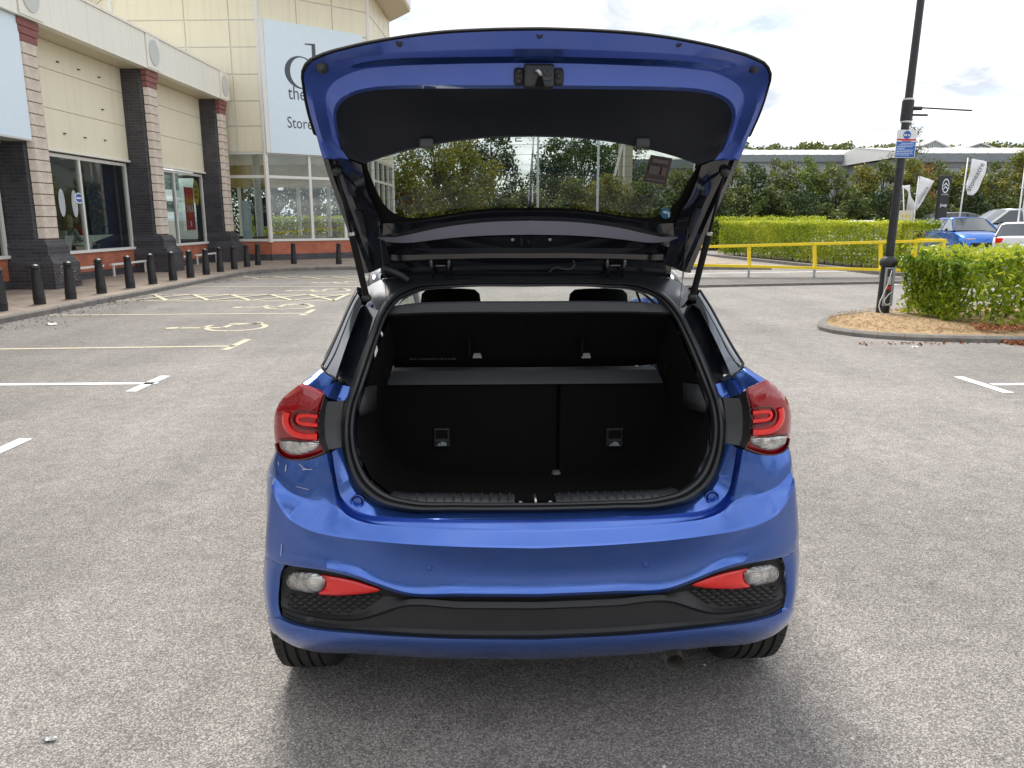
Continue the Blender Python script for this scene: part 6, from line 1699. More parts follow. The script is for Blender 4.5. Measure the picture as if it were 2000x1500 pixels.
# wheels
def wheel(xs, y, par=car):
    s = 1 if xs > 0 else -1
    w = thing_w = bpy.data.objects.new('wheel', None); link(w, par); w.location = (xs, y, RW)
    prof = [(.20, -.085), (.255, -.098), (.282, -.096), (.294, -.086)]
    for g_ in (-.052, -.018, .018, .052): prof += [(.2985, g_ - .0055), (.290, g_ - .005), (.290, g_ + .005), (.2985, g_ + .0055)]
    prof += [(.294, .086), (.282, .096), (.255, .098), (.20, .085)]
    n = 64; v, f = [], []
    for r_, h in prof:
        for k in range(n):
            a = 2 * math.pi * k / n; v.append((h, r_ * math.cos(a), r_ * math.sin(a)))
    f = grid_faces(len(prof), n, True)
    t_ = mesh('tyre', v, f, M['tyre'], w, smooth=True, sharp=30)
    gr = MB()
    for k in range(60):
        a = 2 * math.pi * k / 60
        for x0, x1 in ((-.088, -.062), (.062, .088)):
            c = Vector(((x0 + x1) / 2, .2965 * math.cos(a), .2965 * math.sin(a)))
            t = Vector((0, -math.sin(a), math.cos(a))); rr_ = Vector((0, math.cos(a), math.sin(a)))
            e = Vector(((x1 - x0) / 2, 0, 0)) + t * .006 * (1 if x0 > 0 else -1)
            gr.add([c - e - t * .0012 + rr_ * .0015, c + e - t * .0012 + rr_ * .0005, c + e + t * .0012 + rr_ * .0005, c - e + t * .0012 + rr_ * .0015], [(0, 1, 2, 3)])
    gr.build('tread_sipes', M['carpet'], w)
    MB().lathe([(.20, -.08), (.20, .06), (.19, .075), (.17, .06)], n=28, axis='X').build('rim', M['alloy'], w, smooth=True, sharp=40)
    sp = MB()
    for k in range(5):
        a = 2 * math.pi * k / 5 + .3
        sp.bar((s * .078, 0, 0), (s * .072, .185 * math.cos(a), .185 * math.sin(a)), .05, .02, (1, 0, 0))
    sp.build('spokes', M['alloy'], w)
for xs in (-.752, .752):
    wheel(xs, YA); wheel(xs, YB_)
    s = 1 if xs > 0 else -1
    for yc in (YA, YB_):
        al = MB(); rows = [[(s * x, yc + .345 * math.cos(t), .30 + .345 * math.sin(t)) for t in np.linspace(-.1, math.pi - .55, 20)] for x in (.50, .835)]
        v = [p for r_ in rows for p in r_]; al.add(v, grid_faces(2, 20)).build('arch_liner', M['trim'], car, smooth=True)
ep = LS(1313, 1279, .16, dP)
MB().tube([(ep.x, .12, ep.z - .004), (ep.x, .16, ep.z), (ep.x - .02, .5, ep.z + .05)], [.030, .030, .028], 14, False).build('exhaust_tip', M['rust_steel'], car, smooth=True)

# ------------------------------------------------------------------ the raised tailgate
def yh(py): return float(np.interp(py, [55, 97, 120, 172, 200, 265, 310, 410, 430, 460, 520, 540], [.0, .045, .13, .165, .225, .31, .37, .50, .535, .56, .60, .61]))
def hr(pts, n=44, da=0.0, dep=dH):
    """points (px, py, extra depth)"""
    q = [(p[0], p[1], yh(p[1]) + (p[2] if len(p) > 2 else 0) + da) for p in pts]
    r_ = row(q, n, dep); return r_
# depth follows the profile line of the lid, not the screen row, at the rounded corners: give it per point
def hx(pts, n=44): return row(pts, n, dH)
H0o = [(1051,54,.03),(950,56,.03),(850,62,.028),(760,74,.025),(680,90,.02),(625,106,.015),(600,119,.015),(589,140,.02),(591,168,.06),(600,218,.13),(613,262,.20)]
H0 = [(1051,58,.0),(950,60,.0),(850,66,.0),(760,78,.0),(682,94,.0),(629,110,.0),(604,123,.0),(594,142,.012),(596,170,.05),(605,220,.12),(618,264,.19)]
H1 = [(1051,95,.030),(950,96,.030),(850,99,.030),(770,103,.030),(700,110,.028),(648,119,.026),(617,132,.028),(606,152,.04),(608,180,.07),(617,228,.13),(629,270,.20)]
H1b = [(1051,98,.042),(950,99,.042),(850,102,.042),(770,106,.042),(704,113,.040),(655,122,.038),(624,136,.040),(613,156,.052),(615,184,.082),(622,230,.142),(634,272,.21)]
H2 = [(1051,119,.105),(950,120,.105),(850,121,.105),(770,123,.104),(710,131,.10),(668,145,.095),(643,162,.095),(632,182,.105),(632,206,.13),(640,242,.18),(648,276,.235)]
H2b = [(1051,122,.112),(950,123,.112),(850,124,.112),(770,126,.111),(714,134,.107),(673,148,.102),(648,165,.102),(637,185,.112),(637,208,.137),(644,244,.187),(652,278,.24)]
H3 = [(1051,166,.125),(950,166,.125),(850,166,.125),(770,167,.125),(722,171,.122),(686,180,.12),(663,194,.12),(652,212,.13),(651,232,.15),(656,260,.195),(664,290,.25)]
H3b = [(1051,173,.145),(950,173,.145),(850,173,.145),(770,174,.145),(726,177,.142),(692,185,.14),(669,199,.14),(658,216,.15),(657,236,.17),(662,264,.215),(670,296,.27)]
gate = thing_g = sym('tailgate', [hx(h) for h in (H0, H1, H1b, H2, H2b, H3, H3b)], M['blue_satin'], car, sharp=30)
sym('edge_seal', [hx(h) for h in (H0o, H0)], M['carpet'], gate, thick=.004)
# outer skin (seen from other sides)
sk0 = hx(H0o)
skin = [sk0] + [[Vector((p.x * f, p.y + dy_ * (0.6 + 0.4 * abs(p.x) / .6 * 0), p.z + dz_)) for p in sk0] for f, dy_, dz_ in ((1.005, .035, .02), (0.99, .10, .035))]
# skin follows the inner frame at a constant distance
def offset_rows(rows, d): return [[Vector((p.x, p.y + d[0], p.z + d[1])) for p in r_] for r_ in rows]
sym('outer_skin', [sk0] + offset_rows([hx(h) for h in (H1, H2, H3b)], (.05, -.012)), M['blue'], gate)
# trim panel
H4 = [(1051,198,.21),(950,198,.21),(850,200,.21),(780,204,.208),(735,211,.205),(704,221,.20),(683,234,.20),(672,248,.205),(669,264,.215),(671,282,.235),(677,306,.275)]
H5 = [(1051,232,.275),(950,234,.275),(860,239,.272),(800,247,.268),(760,256,.262),(728,266,.258),(706,276,.258),(692,286,.262),(687,294,.268),(686,302,.274),(690,312,.285)]
H6 = [(1051,264,.315),(950,267,.315),(880,275,.315),(830,284,.313),(790,293,.31),(760,301,.308),(738,308,.306),(724,313,.305),(716,316,.304),(713,318,.303),(712,320,.302)]
H6b = [(p[0], p[1] + 3, p[2] + .02) for p in H6]
tp = sym('trim_panel', [hx(h) for h in (H3b, H4, H5, H6, H6b)], M['hatch_trim'], gate, sharp=30)
for px, py in ((833, 279), (1255, 278)):
    pc = LS(px, py, .30, dH); o = MB().box((pc.x - .021, pc.y - .012, pc.z - .016), (pc.x + .021, pc.y + .004, pc.z + .013)).build('trim_clip', M['trim_grey'], gate); bevel(o, .006)
# lower pillars (black) beside the glass; blue above py 310
GLs = [(712,320,.305),(718,350,.355),(727,380,.405),(742,408,.45),(764,428,.48)]
GLi = [(706,322,.300),(712,352,.345),(721,384,.39),(737,414,.435),(760,436,.47)]
bl = [row([(618,264,.19),(624,288,.225),(631,311,.26)], 8, dH, False), row([(629,270,.20),(634,290,.23),(640,311,.262)], 8, dH, False), row([(634,272,.212),(642,292,.24),(650,311,.268)], 8, dH, False), row([(648,276,.236),(656,294,.26),(664,311,.282)], 8, dH, False), row([(670,296,.27),(675,304,.277),(682,312,.286)], 8, dH, False)]
pair('pillar_end', bl, M['blue_satin'], gate, sharp=35)
O1 = [(631,311,.26),(640,340,.30),(652,375,.35),(670,425,.415),(690,482,.48),(708,535,.545)]
O2 = [(641,311,.255),(650,342,.295),(663,378,.345),(682,428,.41),(702,484,.475),(720,533,.54)]
O3 = [(650,311,.268),(661,345,.315),(674,380,.365),(692,430,.43),(712,485,.49),(730,530,.55)]
O4 = [(664,311,.275),(675,347,.32),(688,384,.37),(704,430,.43),(722,480,.485),(740,525,.545)]
O5 = [(684,313,.286),(695,352,.34),(706,390,.395),(722,430,.445),(740,475,.50),(756,520,.55)]
O6 = [(706,322,.30),(712,352,.345),(721,384,.39),(737,414,.435),(750,460,.495),(764,515,.55)]
outer0 = [Vector((p.x, p.y + .05, p.z + .03)) for p in row(O1, 20, dH, False)]
pair('glass_pillar', [outer0] + [row(o, 20, dH, False) for o in (O1, O2, O3, O4, O5, O6)], M['gloss_black'], gate, sharp=30)
# header between glass and hinges: rows across
B1 = [(1051,409,.470),(950,411,.472),(900,416,.475),(850,424,.478),(800,430,.48),(775,430,.48),(764,428,.48)]
B2 = [(1051,414,0.455),(950,416,0.457),(900,421,0.46),(850,429,0.463),(800,436,0.465),(772,437,0.466),(758,436,0.468),(738,438,0.48)]
B3 = [(1051,428,0.475),(950,431,0.477),(900,436,0.48),(850,444,0.484),(800,455,0.488),(772,460,0.49),(752,460,0.49),(732,462,0.502)]
B4 = [(1051,431,0.465),(950,434,0.467),(900,439,0.47),(850,447,0.474),(800,458,0.478),(772,463,0.48),(752,463,0.48),(732,465,0.492)]
B5 = [(1051,458,0.5),(950,460,0.502),(900,463,0.504),(850,468,0.506),(800,474,0.508),(772,474,0.51),(754,472,0.51),(734,474,0.522)]
B6 = [(1051,461,0.53),(950,463,0.53),(900,466,0.53),(850,471,0.53),(800,478,0.53),(772,479,0.53),(756,478,0.53),(736,480,0.542)]
B7 = [(1051,491,0.56),(950,491,0.56),(900,492,0.56),(850,493,0.56),(800,494,0.56),(772,494,0.56),(758,492,0.56),(738,494,0.572)]
B8 = [(1051,495,0.545),(950,495,0.545),(900,496,0.545),(850,497,0.545),(800,498,0.545),(774,498,0.545),(760,497,0.545),(740,499,0.557)]
B9 = [(1051,504,0.548),(950,504,0.548),(900,505,0.548),(850,506,0.548),(800,508,0.548),(775,509,0.548),(762,508,0.548),(742,510,0.56)]
B10 = [(1051,508,0.575),(950,508,0.575),(900,509,0.575),(850,510,0.575),(800,512,0.575),(776,514,0.575),(763,514,0.575),(743,516,0.587)]
B11 = [(1051,524,0.595),(950,524,0.595),(900,525,0.595),(850,526,0.595),(800,528,0.595),(777,530,0.595),(764,531,0.595),(744,533,0.607)]
B12 = [(1051,527,0.585),(950,527,0.585),(900,528,0.585),(850,529,0.585),(800,531,0.585),(778,533,0.585),(764,534,0.585),(744,536,0.597)]
B13 = [(1051,535,0.605),(950,535,0.605),(900,536,0.605),(850,537,0.605),(800,539,0.605),(778,541,0.605),(764,542,0.605),(744,544,0.617)]
M['header_sheen'] = plain('lilac_grey_header_reflection', (0.25, 0.25, 0.315), 0.3, var=0.05, coat=0.6, coatr=0.1)  # pale reflection on the gloss black header, put into the band's base colour
sym('header_reflection_band', [hx(b_) for b_ in (B4, B5)], M['header_sheen'], gate)
sym('glass_edge_lip', [hx(b_, 46) for b_ in (B1, B2)], M['carpet'], gate, sharp=25)
sym('tailgate_header_lip', [hx(b_) for b_ in (B2, B3, B4)], M['gloss_black'], gate, sharp=25)
sym('tailgate_header', [hx(b_) for b_ in (B5, B6, B7, B8, B9, B10, B11, B12, B13)], M['gloss_black'], gate, sharp=25)
sym('roof_spoiler', offset_rows([hx(b_) for b_ in (B13, B9, B5)], (.07, -.005)), M['gloss_black'], gate)
# black printed border that rounds the lower corners of the glass
bo = [(1051,414,.472),(950,416,.474),(895,421,.477),(845,430,.480),(800,438,.484),(770,440,.486),(744,436,.480),(722,412,.452),(709,382,.407),(701,350,.357),(698,318,.307)]
bi = [(1051,405,.462),(960,407,.464),(910,412,.467),(862,420,.470),(822,425,.471),(792,424,.468),(766,414,.458),(747,394,.428),(733,366,.386),(723,342,.345),(715,322,.303)]
sym('glass_border', [row(bo, 46, dH), row(bi, 46, dH)], M['carpet'], gate)
# web closing the corner between trim panel, pillar end and glass
wb = [[LS(x, y, a, dH) for x, y, a in r_] for r_ in ([(655,286,.272),(672,296,.285),(694,306,.297),(716,312,.312)], [(655,318,.30),(676,318,.305),(698,322,.315),(718,328,.335)])]
pair('corner_web', wb, M['hatch_trim'], gate)
# the glass itself, a single curved pane
gl_rows = []
gt = hx(H6); gb_pts = [(1051,409,.470),(950,411,.472),(900,416,.475),(850,424,.478),(810,430,.48),(785,431,.48),(764,428,.478),(742,408,.45),(727,380,.405),(718,350,.355),(712,322,.305)]
gt2 = row([(p[0], p[1], p[2] + .012) for p in H6], 44, dH); gb2 = row([(p[0], p[1], p[2] + .012) for p in gb_pts], 44, dH)
for f in np.linspace(0, 1, 9): gl_rows.append([a.lerp(c, f) + Vector((0, .02 * math.sin(math.pi * f), .012 * math.sin(math.pi * f))) for a, c in zip(gt2, gb2)])
sym('rear_glass', gl_rows, M['tint_glass'], gate)
# heater wires
hw = MB()
for py in (282, 302, 322, 342, 362, 382, 398):
    pts = []
    for px in range(720, 1390, 22):
        bow = 8 * ((px - 1051) / 330) ** 2
        y_ = py + bow * 1.4
        a = float(np.interp(y_, [265, 318, 350, 380, 408, 430], [.315, .345, .375, .41, .455, .48]))
        inside_ok = (y_ > 266 + 54 * (abs(px - 1051) / 339) ** 2.2) and (y_ < 428) and abs(px - 1051) < 300 + 40 * (425 - y_) / 110
        if inside_ok: pts.append(LS(px, y_, a + .004, dH))
    if len(pts) > 3: hw.tube(pts, .0006, 4)
hw.build('heater_wires', M['rubber'], gate)
# stickers on the glass
sm = plain('brown_sticker', (0.05, 0.035, 0.035), 0.6); sm2 = plain('brown_sticker_print', (0.09, 0.075, 0.072), 0.6)
def gpt(px, py, off=-.004):
    a = float(np.interp(py, [265, 318, 350, 380, 408, 430], [.315, .345, .375, .41, .455, .48])); return LS(px, py, a + off, dH)
def gpoly(name, pts, mat, off, par=gate, t=.001):
    o = mesh(name, [gpt(x, y, off) for x, y in pts], [tuple(range(len(pts)))], mat, par); solid(o, t); return o
gpoly('brown_sticker', [(1271,302),(1313,309),(1300,362),(1255,354)], sm, -.012)
for q in ([(1276,309),(1306,314),(1304,321),(1274,316)], [(1270,322),(1290,326),(1286,342),(1266,338)], [(1294,326),(1303,328),(1299,344),(1290,342)], [(1262,346),(1298,352),(1297,356),(1261,350)]): gpoly('sticker_print', q, sm2, -.0145)
blue_st = plain('blue_sticker', (0.02, 0.10, 0.20), 0.4)
gpoly('round_sticker', [(1300 + 10 * math.cos(t), 416 + 11 * math.sin(t)) for t in np.linspace(0, 6.283, 21)[:-1]], blue_st, -.012)
gpoly('sticker_arrow', [(1294,413),(1302,411),(1302,413.5),(1307,414),(1308,424),(1305,424),(1304,417),(1296,416)], plain('pale_print', (0.4, 0.55, 0.6), 0.5), -.0145)
let = plain('grey_sticker_letter', (0.12, 0.13, 0.13), 0.6)
for q in ([(1006,269),(1008.5,269),(1008.5,276.5),(1006,276.5)], [(1008.5,274.5),(1020,274.5),(1020,276.5),(1008.5,276.5)], [(1008.5,269),(1018,269),(1018,270.5),(1008.5,270.5)]): gpoly('glass_letter', q, let, -.01)
for bx, by in ((1033,270),(1035,274),(1030,280),(1023,283),(1016,286),(1010,286),(1004,284),(1038,267)):
    gpoly('bird_mark', [(bx - 2, by - 1.4), (bx, by + .6), (bx + 2.2, by - 1.6), (bx + .3, by + 2)], M['rubber'], -.01)
# latch
lc = LS(1053, 148, .095, dH)
lt = MB().box((lc.x - .040, lc.y - .006, lc.z - .030), (lc.x + .040, lc.y + .03, lc.z + .030)).build('latch', M['rubber'], gate); bevel(lt, .006)
for s in (-1, 1):
    o = MB().box((lc.x + s * .052 - .014, lc.y + .006, lc.z - .022), (lc.x + s * .052 + .014, lc.y + .03, lc.z + .022)).build('latch_flange', M['trim'], gate); bevel(o, .008, 3)
    for dz_ in ((.012, -.012) if s < 0 else (0,)):
        MB().lathe([(.007, .008), (.007, -.001), (.004, -.003), (.0005, -.003)], (lc.x + s * .052, lc.y + .004, lc.z + dz_), 12, 'Y').build('latch_bolt', M['black_metal'], gate, smooth=True, sharp=30)
MB().tube([(lc.x - .012, lc.y - .009, lc.z + .012), (lc.x - .002, lc.y - .013, lc.z + .010), (lc.x + .004, lc.y - .012, lc.z - .002)], [.005, .006, .005], 8).build('latch_claw', M['steel'], gate, smooth=True)
MB().prism([(lc.x - .012, lc.y - .008, lc.z - .028), (lc.x + .014, lc.y - .008, lc.z - .028), (lc.x + .006, lc.y - .008, lc.z - .004), (lc.x - .004, lc.y - .008, lc.z - .004)], (0, -.004, 0)).build('latch_mouth', M['carpet'], gate)
MB().box((lc.x + .010, lc.y - .0085, lc.z - .012), (lc.x + .030, lc.y - .006, lc.z - .006)).build('latch_slot', M['trim_grey'], gate)
MB().lathe([(.008, .002), (.008, -.003), (.005, -.003), (.005, .001)], (lc.x + .02, lc.y - .0065, lc.z + .008), 14, 'Y').build('latch_rivet', M['trim_grey'], gate, smooth=True, sharp=30)
for px, py in ((780, 84), (1054, 68), (1326, 85)):
    p = LS(px, py, .010, dH); MB().lathe([(.0085, .006), (.0085, -.002), (.0055, -.004), (.004, -.001), (.0005, -.001)], p, 14, 'Y').build('grommet', M['rubber'], gate, smooth=True, sharp=30)
for px in (628, 1473):
    p = LS(px, 130, .038, dH)
    o = MB().lathe([(.017, .014), (.017, -.004), (.014, -.014), (.010, -.018), (.0005, -.018)], p, 18, 'Y').build('bump_stop', M['trim_grey'], gate, smooth=True, sharp=30)
# hinges, wiring, washer hose
for s in (-1, 1):
    c = LS(860, 512, .585, dH); c = c if s < 0 else mir(c)
    for dx in (-.03, .03):
        MB().tube([(c.x + dx, c.y - .012, c.z + .03), (c.x + dx, c.y - .02, c.z - .005), (c.x + dx * .8, c.y - .004, c.z - .05)], [.006, .007, .006], 6).build('hinge_arm', M['gloss_black'], gate, smooth=True)
        MB().lathe([(.009, .008), (.009, -.006), (.005, -.009), (.0005, -.009)], (c.x + dx * 1.5, c.y - .012, c.z + .022), 10, 'Y').build('hinge_bolt', M['black_metal'], gate, smooth=True, sharp=30)
    MB().tube([(c.x - .028, c.y - .012, c.z - .012), (c.x + .028, c.y - .012, c.z - .012)], .006, 8).build('hinge_pin', M['gloss_black'], gate, smooth=True)
gpts = [LS(748, 524, .55, dH), LS(765, 529, .545, dH), LS(782, 537, .55, dH), LS(797, 547, .565, dH)]
gg = cr([tuple(p) for p in gpts], 40)
MB().tube([tuple(p) for p in gg], [(.0135 if i % 3 else .0105) for i in range(40)], 12).build('wiring_boot', M['rubber'], gate, smooth=True)
hs_ = [LS(1073, 531, .57, dH), LS(1085, 522, .565, dH), LS(1100, 525, .56, dH), LS(1112, 526, .56, dH), LS(1122, 518, .565, dH), LS(1120, 509, .56, dH)]
MB().tube([tuple(p) for p in cr([tuple(p) for p in hs_], 30)], .0035, 6).build('washer_hose', M['rubber'], gate, smooth=True)
for px in (1001, 1074):
    p = LS(px, 468, .522, dH); MB().lathe([(.006, .004), (.005, -.004), (.002, -.008), (.0005, -.008)], p, 10, 'Y').build('trim_stud', M['grey_lining'], gate, smooth=True)
M['strut'] = plain('satin_black_strut', (0.006, 0.006, 0.007), 0.6, spec=0.2)
# gas struts: thin rod above, fat cylinder below
for s in (-1, 1):
    a, m_, c = LS(658, 335, .29, dH), LS(685, 455, .37, dH), LS(716, 582, .44, dP)
    if s > 0: a, m_, c = (mir(q) for q in (a, m_, c))
    m_ = a.lerp(c, .48)
    st_ = MB().tube([m_, c], .0105, 12).build('gas_strut', M['strut'], car, smooth=True, sharp=40)
    MB().tube([a, m_], .0045, 8).build('strut_rod', M['strut'], st_, smooth=True)
    MB().tube([m_ + (a - m_).normalized() * .006, m_ - (a - m_).normalized() * .004], .0115, 12).build('strut_collar', M['steel'], st_, smooth=True, sharp=40)
    for e, nm in ((a, 'strut_joint'), (c, 'strut_joint')):
        MB().lathe([(.001, -.016), (.010, -.012), (.015, 0), (.010, .012), (.001, .016)], e, 12, 'X').build(nm, M['trim'], st_, smooth=True)
    a, c = LS(740, 437, .46, dH), LS(757, 606, .47, dP)
    if s > 0: a, c = LS(1345, 436, .46, dH), LS(1326, 606, .47, dP)
    cd_ = MB().tube([a, c], .0012, 5).build('shelf_cord', M['rubber'], car)
    MB().lathe([(.004, -.01), (.006, 0), (.004, .01)], a, 8).build('cord_hook', M['trim'], cd_, smooth=True)

# scratches on the left rear corner
M['scratch'] = plain('bare_scratch', (0.62, 0.63, 0.66), 0.6)
for pts_, w_ in (([(584,906),(596,916),(603,917),(610,916)], .5), ([(590,917),(602,916.5)], .5), ([(559,908),(557,922),(556,934)], .8), ([(541,899),(544,906),(542,913)], .5), ([(577,950),(590,953),(603,956)], .4), ([(550,1063),(549,1074),(548,1085)], .5)):
    q = cr([(x, y, 0) for x, y in pts_], 8); rr_ = []
    for i in range(8):
        t = q[min(i+1, 7)] - q[max(i-1, 0)]; t = t[:2] / (np.linalg.norm(t[:2]) + 1e-9)
        a_ = float(np.interp(q[i][1], [886, 905, 935, 972, 985, 1063, 1085], [.058, .044, .044, .038, .034, .001, -.003])) - .0025
        rr_.append([LS(q[i][0] - t[1] * w_ * s, q[i][1] + t[0] * w_ * s, a_) for s in (-1, 1)])
    loft('scratch', rr_, M['scratch'], bumper)

# ================================================================== lamp post with charging point, barrier, flags, dealer's cars, people
lpx, lpy = 5.80, 12.02
post = thing('lamp_post', 'tall black lamp post with charging cabinet in its base, on the island', 'lamp post', (lpx, lpy, IZ))
TILT = math.tan(math.radians(1.3))
def lp_(z): return (lpx + TILT * z, lpy, z)
def ltube(z0, z1, r0, r1, n=18, steps=2):
    zs = np.linspace(z0, z1, steps); return MB().tube([lp_(z) for z in zs], list(np.linspace(r0, r1, steps)), n)
ltube(IZ + .02, .87, .100, .098).build('base_column', M['black_metal'], post, True, True, 40)
MB().lathe([(.105, -.06), (.125, -.045), (.132, 0), (.12, .045), (.085, .08), (.074, .095)], lp_(.91), 20).build('collar', M['black_metal'], post, True, True, 40)
ltube(1.0, 7.2, .064, .046).build('shaft', M['black_metal'], post, True, True, 40)
MB().tube([lp_(7.15), (lpx + .6, lpy - .3, 7.5), (lpx + 1.2, lpy - .6, 7.55)], .035, 8).build('lamp_arm', M['black_metal'], post, True, True)
o = MB().box((lpx + 1.1, lpy - .75, 7.5), (lpx + 1.7, lpy - .5, 7.62)).build('lantern', M['black_metal'], post, True); bevel(o, .04)
# open cabinet on the near side
cabm = plain('grey_cabinet_frame', (0.30, 0.33, 0.36), 0.4); inm = plain('cabinet_recess', (0.05, 0.048, 0.035), 0.8)
yb = lpy - .108
fr = MB()
x0, x1 = lpx + .0 - .055, lpx + .085
for lo, hi in (((x0, yb - .012, .25), (x0 + .018, yb + .03, .84)), ((x1 - .04, yb - .012, .25), (x1, yb + .03, .84)), ((x0 + .018, yb - .011, .25), (x1 - .04, yb + .03, .285)), ((x0 + .018, yb - .011, .815), (x1 - .04, yb + .03, .84))): fr.box(lo, hi)
cab = fr.build('cabinet_frame', cabm, post, True)
MB().box((x0 + .018, yb - .002, .285), (x1 - .04, yb + .005, .815)).build('cabinet_recess', inm, cab, True)
MB().box((x0 + .03, yb - .010, .58), (x1 - .05, yb - .003, .70)).build('meter', M['grey_disc'], cab, True)
MB().box((x0 + .03, yb - .012, .50), (x1 - .05, yb - .003, .56)).build('red_label', M['poster_red'], cab, True)
wire = plain('white_cable', (0.7, 0.7, 0.68), 0.5)
c1 = cr([(lpx + .02, yb - .03, .80), (lpx - .02, yb - .04, .62), (lpx - .09, yb - .05, .42), (lpx - .14, yb - .06, .25), (lpx - .10, yb - .08, IZ + .07), (lpx + .06, yb - .12, IZ + .055), (lpx + .28, yb - .06, IZ + .06), (lpx + .45, yb + .06, IZ + .055)], 50)
MB().tube([tuple(p) for p in c1], .009, 8).build('charging_cable', wire, post, True, True)
c2 = cr([(lpx + .06, yb - .02, .47), (lpx - .02, yb - .04, .40), (lpx - .055, yb - .04, .31), (lpx - .01, yb - .035, .27), (lpx + .05, yb - .02, .29)], 30)
MB().tube([tuple(p) for p in c2], .009, 8).build('cable_loop', wire, post, True, True)
# bracket arm high on the post
zb = 3.14
MB().tube([lp_(zb - .14), lp_(zb + .14)], .085, 16).build('clamp', M['black_metal'], post, True, True, 40)
for dz_ in (-.16, .16): MB().tube([lp_(zb + dz_ - .012), lp_(zb + dz_ + .012)], .076, 16).build('steel_band', M['steel'], post, True, True, 40)
a = lp_(zb + .03); MB().tube([(a[0] + .05, a[1] - .02, a[2]), (a[0] + .2, a[1] - .02, a[2])], .03, 10).build('socket', M['black_metal'], post, True, True)
MB().tube([(a[0] + .18, a[1] - .02, a[2] + .01), (a[0] + .95, a[1] - .02, a[2] - .03)], .012, 8).build('banner_arm', M['black_metal'], post, True, True)
a = lp_(zb - .06); MB().tube([(a[0] + .05, a[1] - .02, a[2]), (a[0] + .30, a[1] - .02, a[2] - .005)], .016, 8).build('lower_stub', M['black_metal'], post, True, True)
# car park notice, tilted with the post
nt = thing('car_park_notice', 'white and blue car park rules sign strapped to the black lamp post', 'sign', lp_(2.66))
z0, z1 = 2.46, 2.86
F = facing((lp_(2.66)[0] + .005, lpy - .075, 2.66), (1, 0, -TILT), (TILT, 0, 1))
def nrect(nm, x0, y0, x1, y1, mat, e0, e1):
    MB().box((x0, y0, e0), (x1, y1, e1), F).build(nm, mat, nt, True)
nrect('plate', -.15, -.2, .15, .2, M['badge_white'], 0, .004)
nrect('blue_field', -.142, -.192, .142, .03, plain('notice_blue', (0.02, 0.13, 0.48), 0.4), .0045, .006)
nrect('red_bar', -.142, .048, .142, .072, M['poster_red'], .0045, .006)
nrect('purple_bar', -.07, .034, .07, .044, plain('notice_purple', (0.12, 0.03, 0.10), 0.4), .0045, .006)
ring = [F @ Vector((.058 * math.cos(t), .128 + .058 * math.sin(t), .0045)) for t in np.linspace(0, 2 * math.pi, 25)[:-1]]
MB().prism(ring, (F.to_3x3() @ Vector((0, 0, .0015)))).build('blue_disc', M['badge_blue'], nt, True)
print_blocks('print_line', F @ Matrix.Translation((0, .112, .0062)), -.045, .045, 0, .032, M['badge_white'], nt, .0005, 3)
tx = MB()
for k in range(8):
    y = .008 - k * .024; w = (.09, .12, .115, .06, .125, .12, .125, .10)[k]; x = -.13 if k not in (0, 1) else -w + .02
    xx = x
    while xx < x + 2 * w:
        ww = rng.uniform(.015, .04); tx.box((xx, y - .004, .0062), (min(xx + ww, x + 2 * w), y + .004, .0068), F); xx += ww + .007
tx.build('print_lines', M['badge_white'], nt, True)
for z in (2.56, 2.78): MB().tube([(lp_(z)[0], lpy, z - .01), (lp_(z)[0], lpy, z + .01)], .074, 14).build('strap', M['steel'], nt, True)

# yellow barrier
yr = thing('yellow_barrier', 'yellow tubular barrier in front of the long hedge', 'barrier', (9, 21.6, 0))
YBR = 21.3
tl_, tr_ = onY(1300, 484, YBR), onY(1847, 469.5, YBR)
bl_, br_ = onY(1300, 516, YBR), onY(1847, 530, YBR)
MB().bar(tl_, tr_, .10, .07).build('top_rail', M['yellow_paint'], yr, True)
MB().bar(bl_, br_, .10, .07).build('bottom_rail', M['yellow_paint'], yr, True)
for px in (1335, 1463, 1591, 1720, 1843):
    f = (px - 1300) / 547
    t, b_ = tl_.lerp(tr_, f), bl_.lerp(br_, f)
    o = MB().bar((b_.x, b_.y - .004, b_.z + .04), (t.x, t.y - .004, t.z - .04), .08, .08, (0, 1, 0)).build('post', M['yellow_paint'], yr, True)
    MB().bar((b_.x, b_.y, 0), (b_.x, b_.y, b_.z - .044), .05, .05, (0, 1, 0)).build('foot', M['galv'], yr, True)
MB().bar(tr_ + Vector((-.06, .06, 0)), tr_ + Vector((.02, 1.6, -.02)), .10, .084).build('return_rail', M['yellow_paint'], yr, True)
MB().bar((tr_.x + .02, tr_.y + 1.6, 0), (tr_.x + .02, tr_.y + 1.6, tr_.z - .06), .09, .09, (0, 1, 0)).build('post', M['yellow_paint'], yr, True)

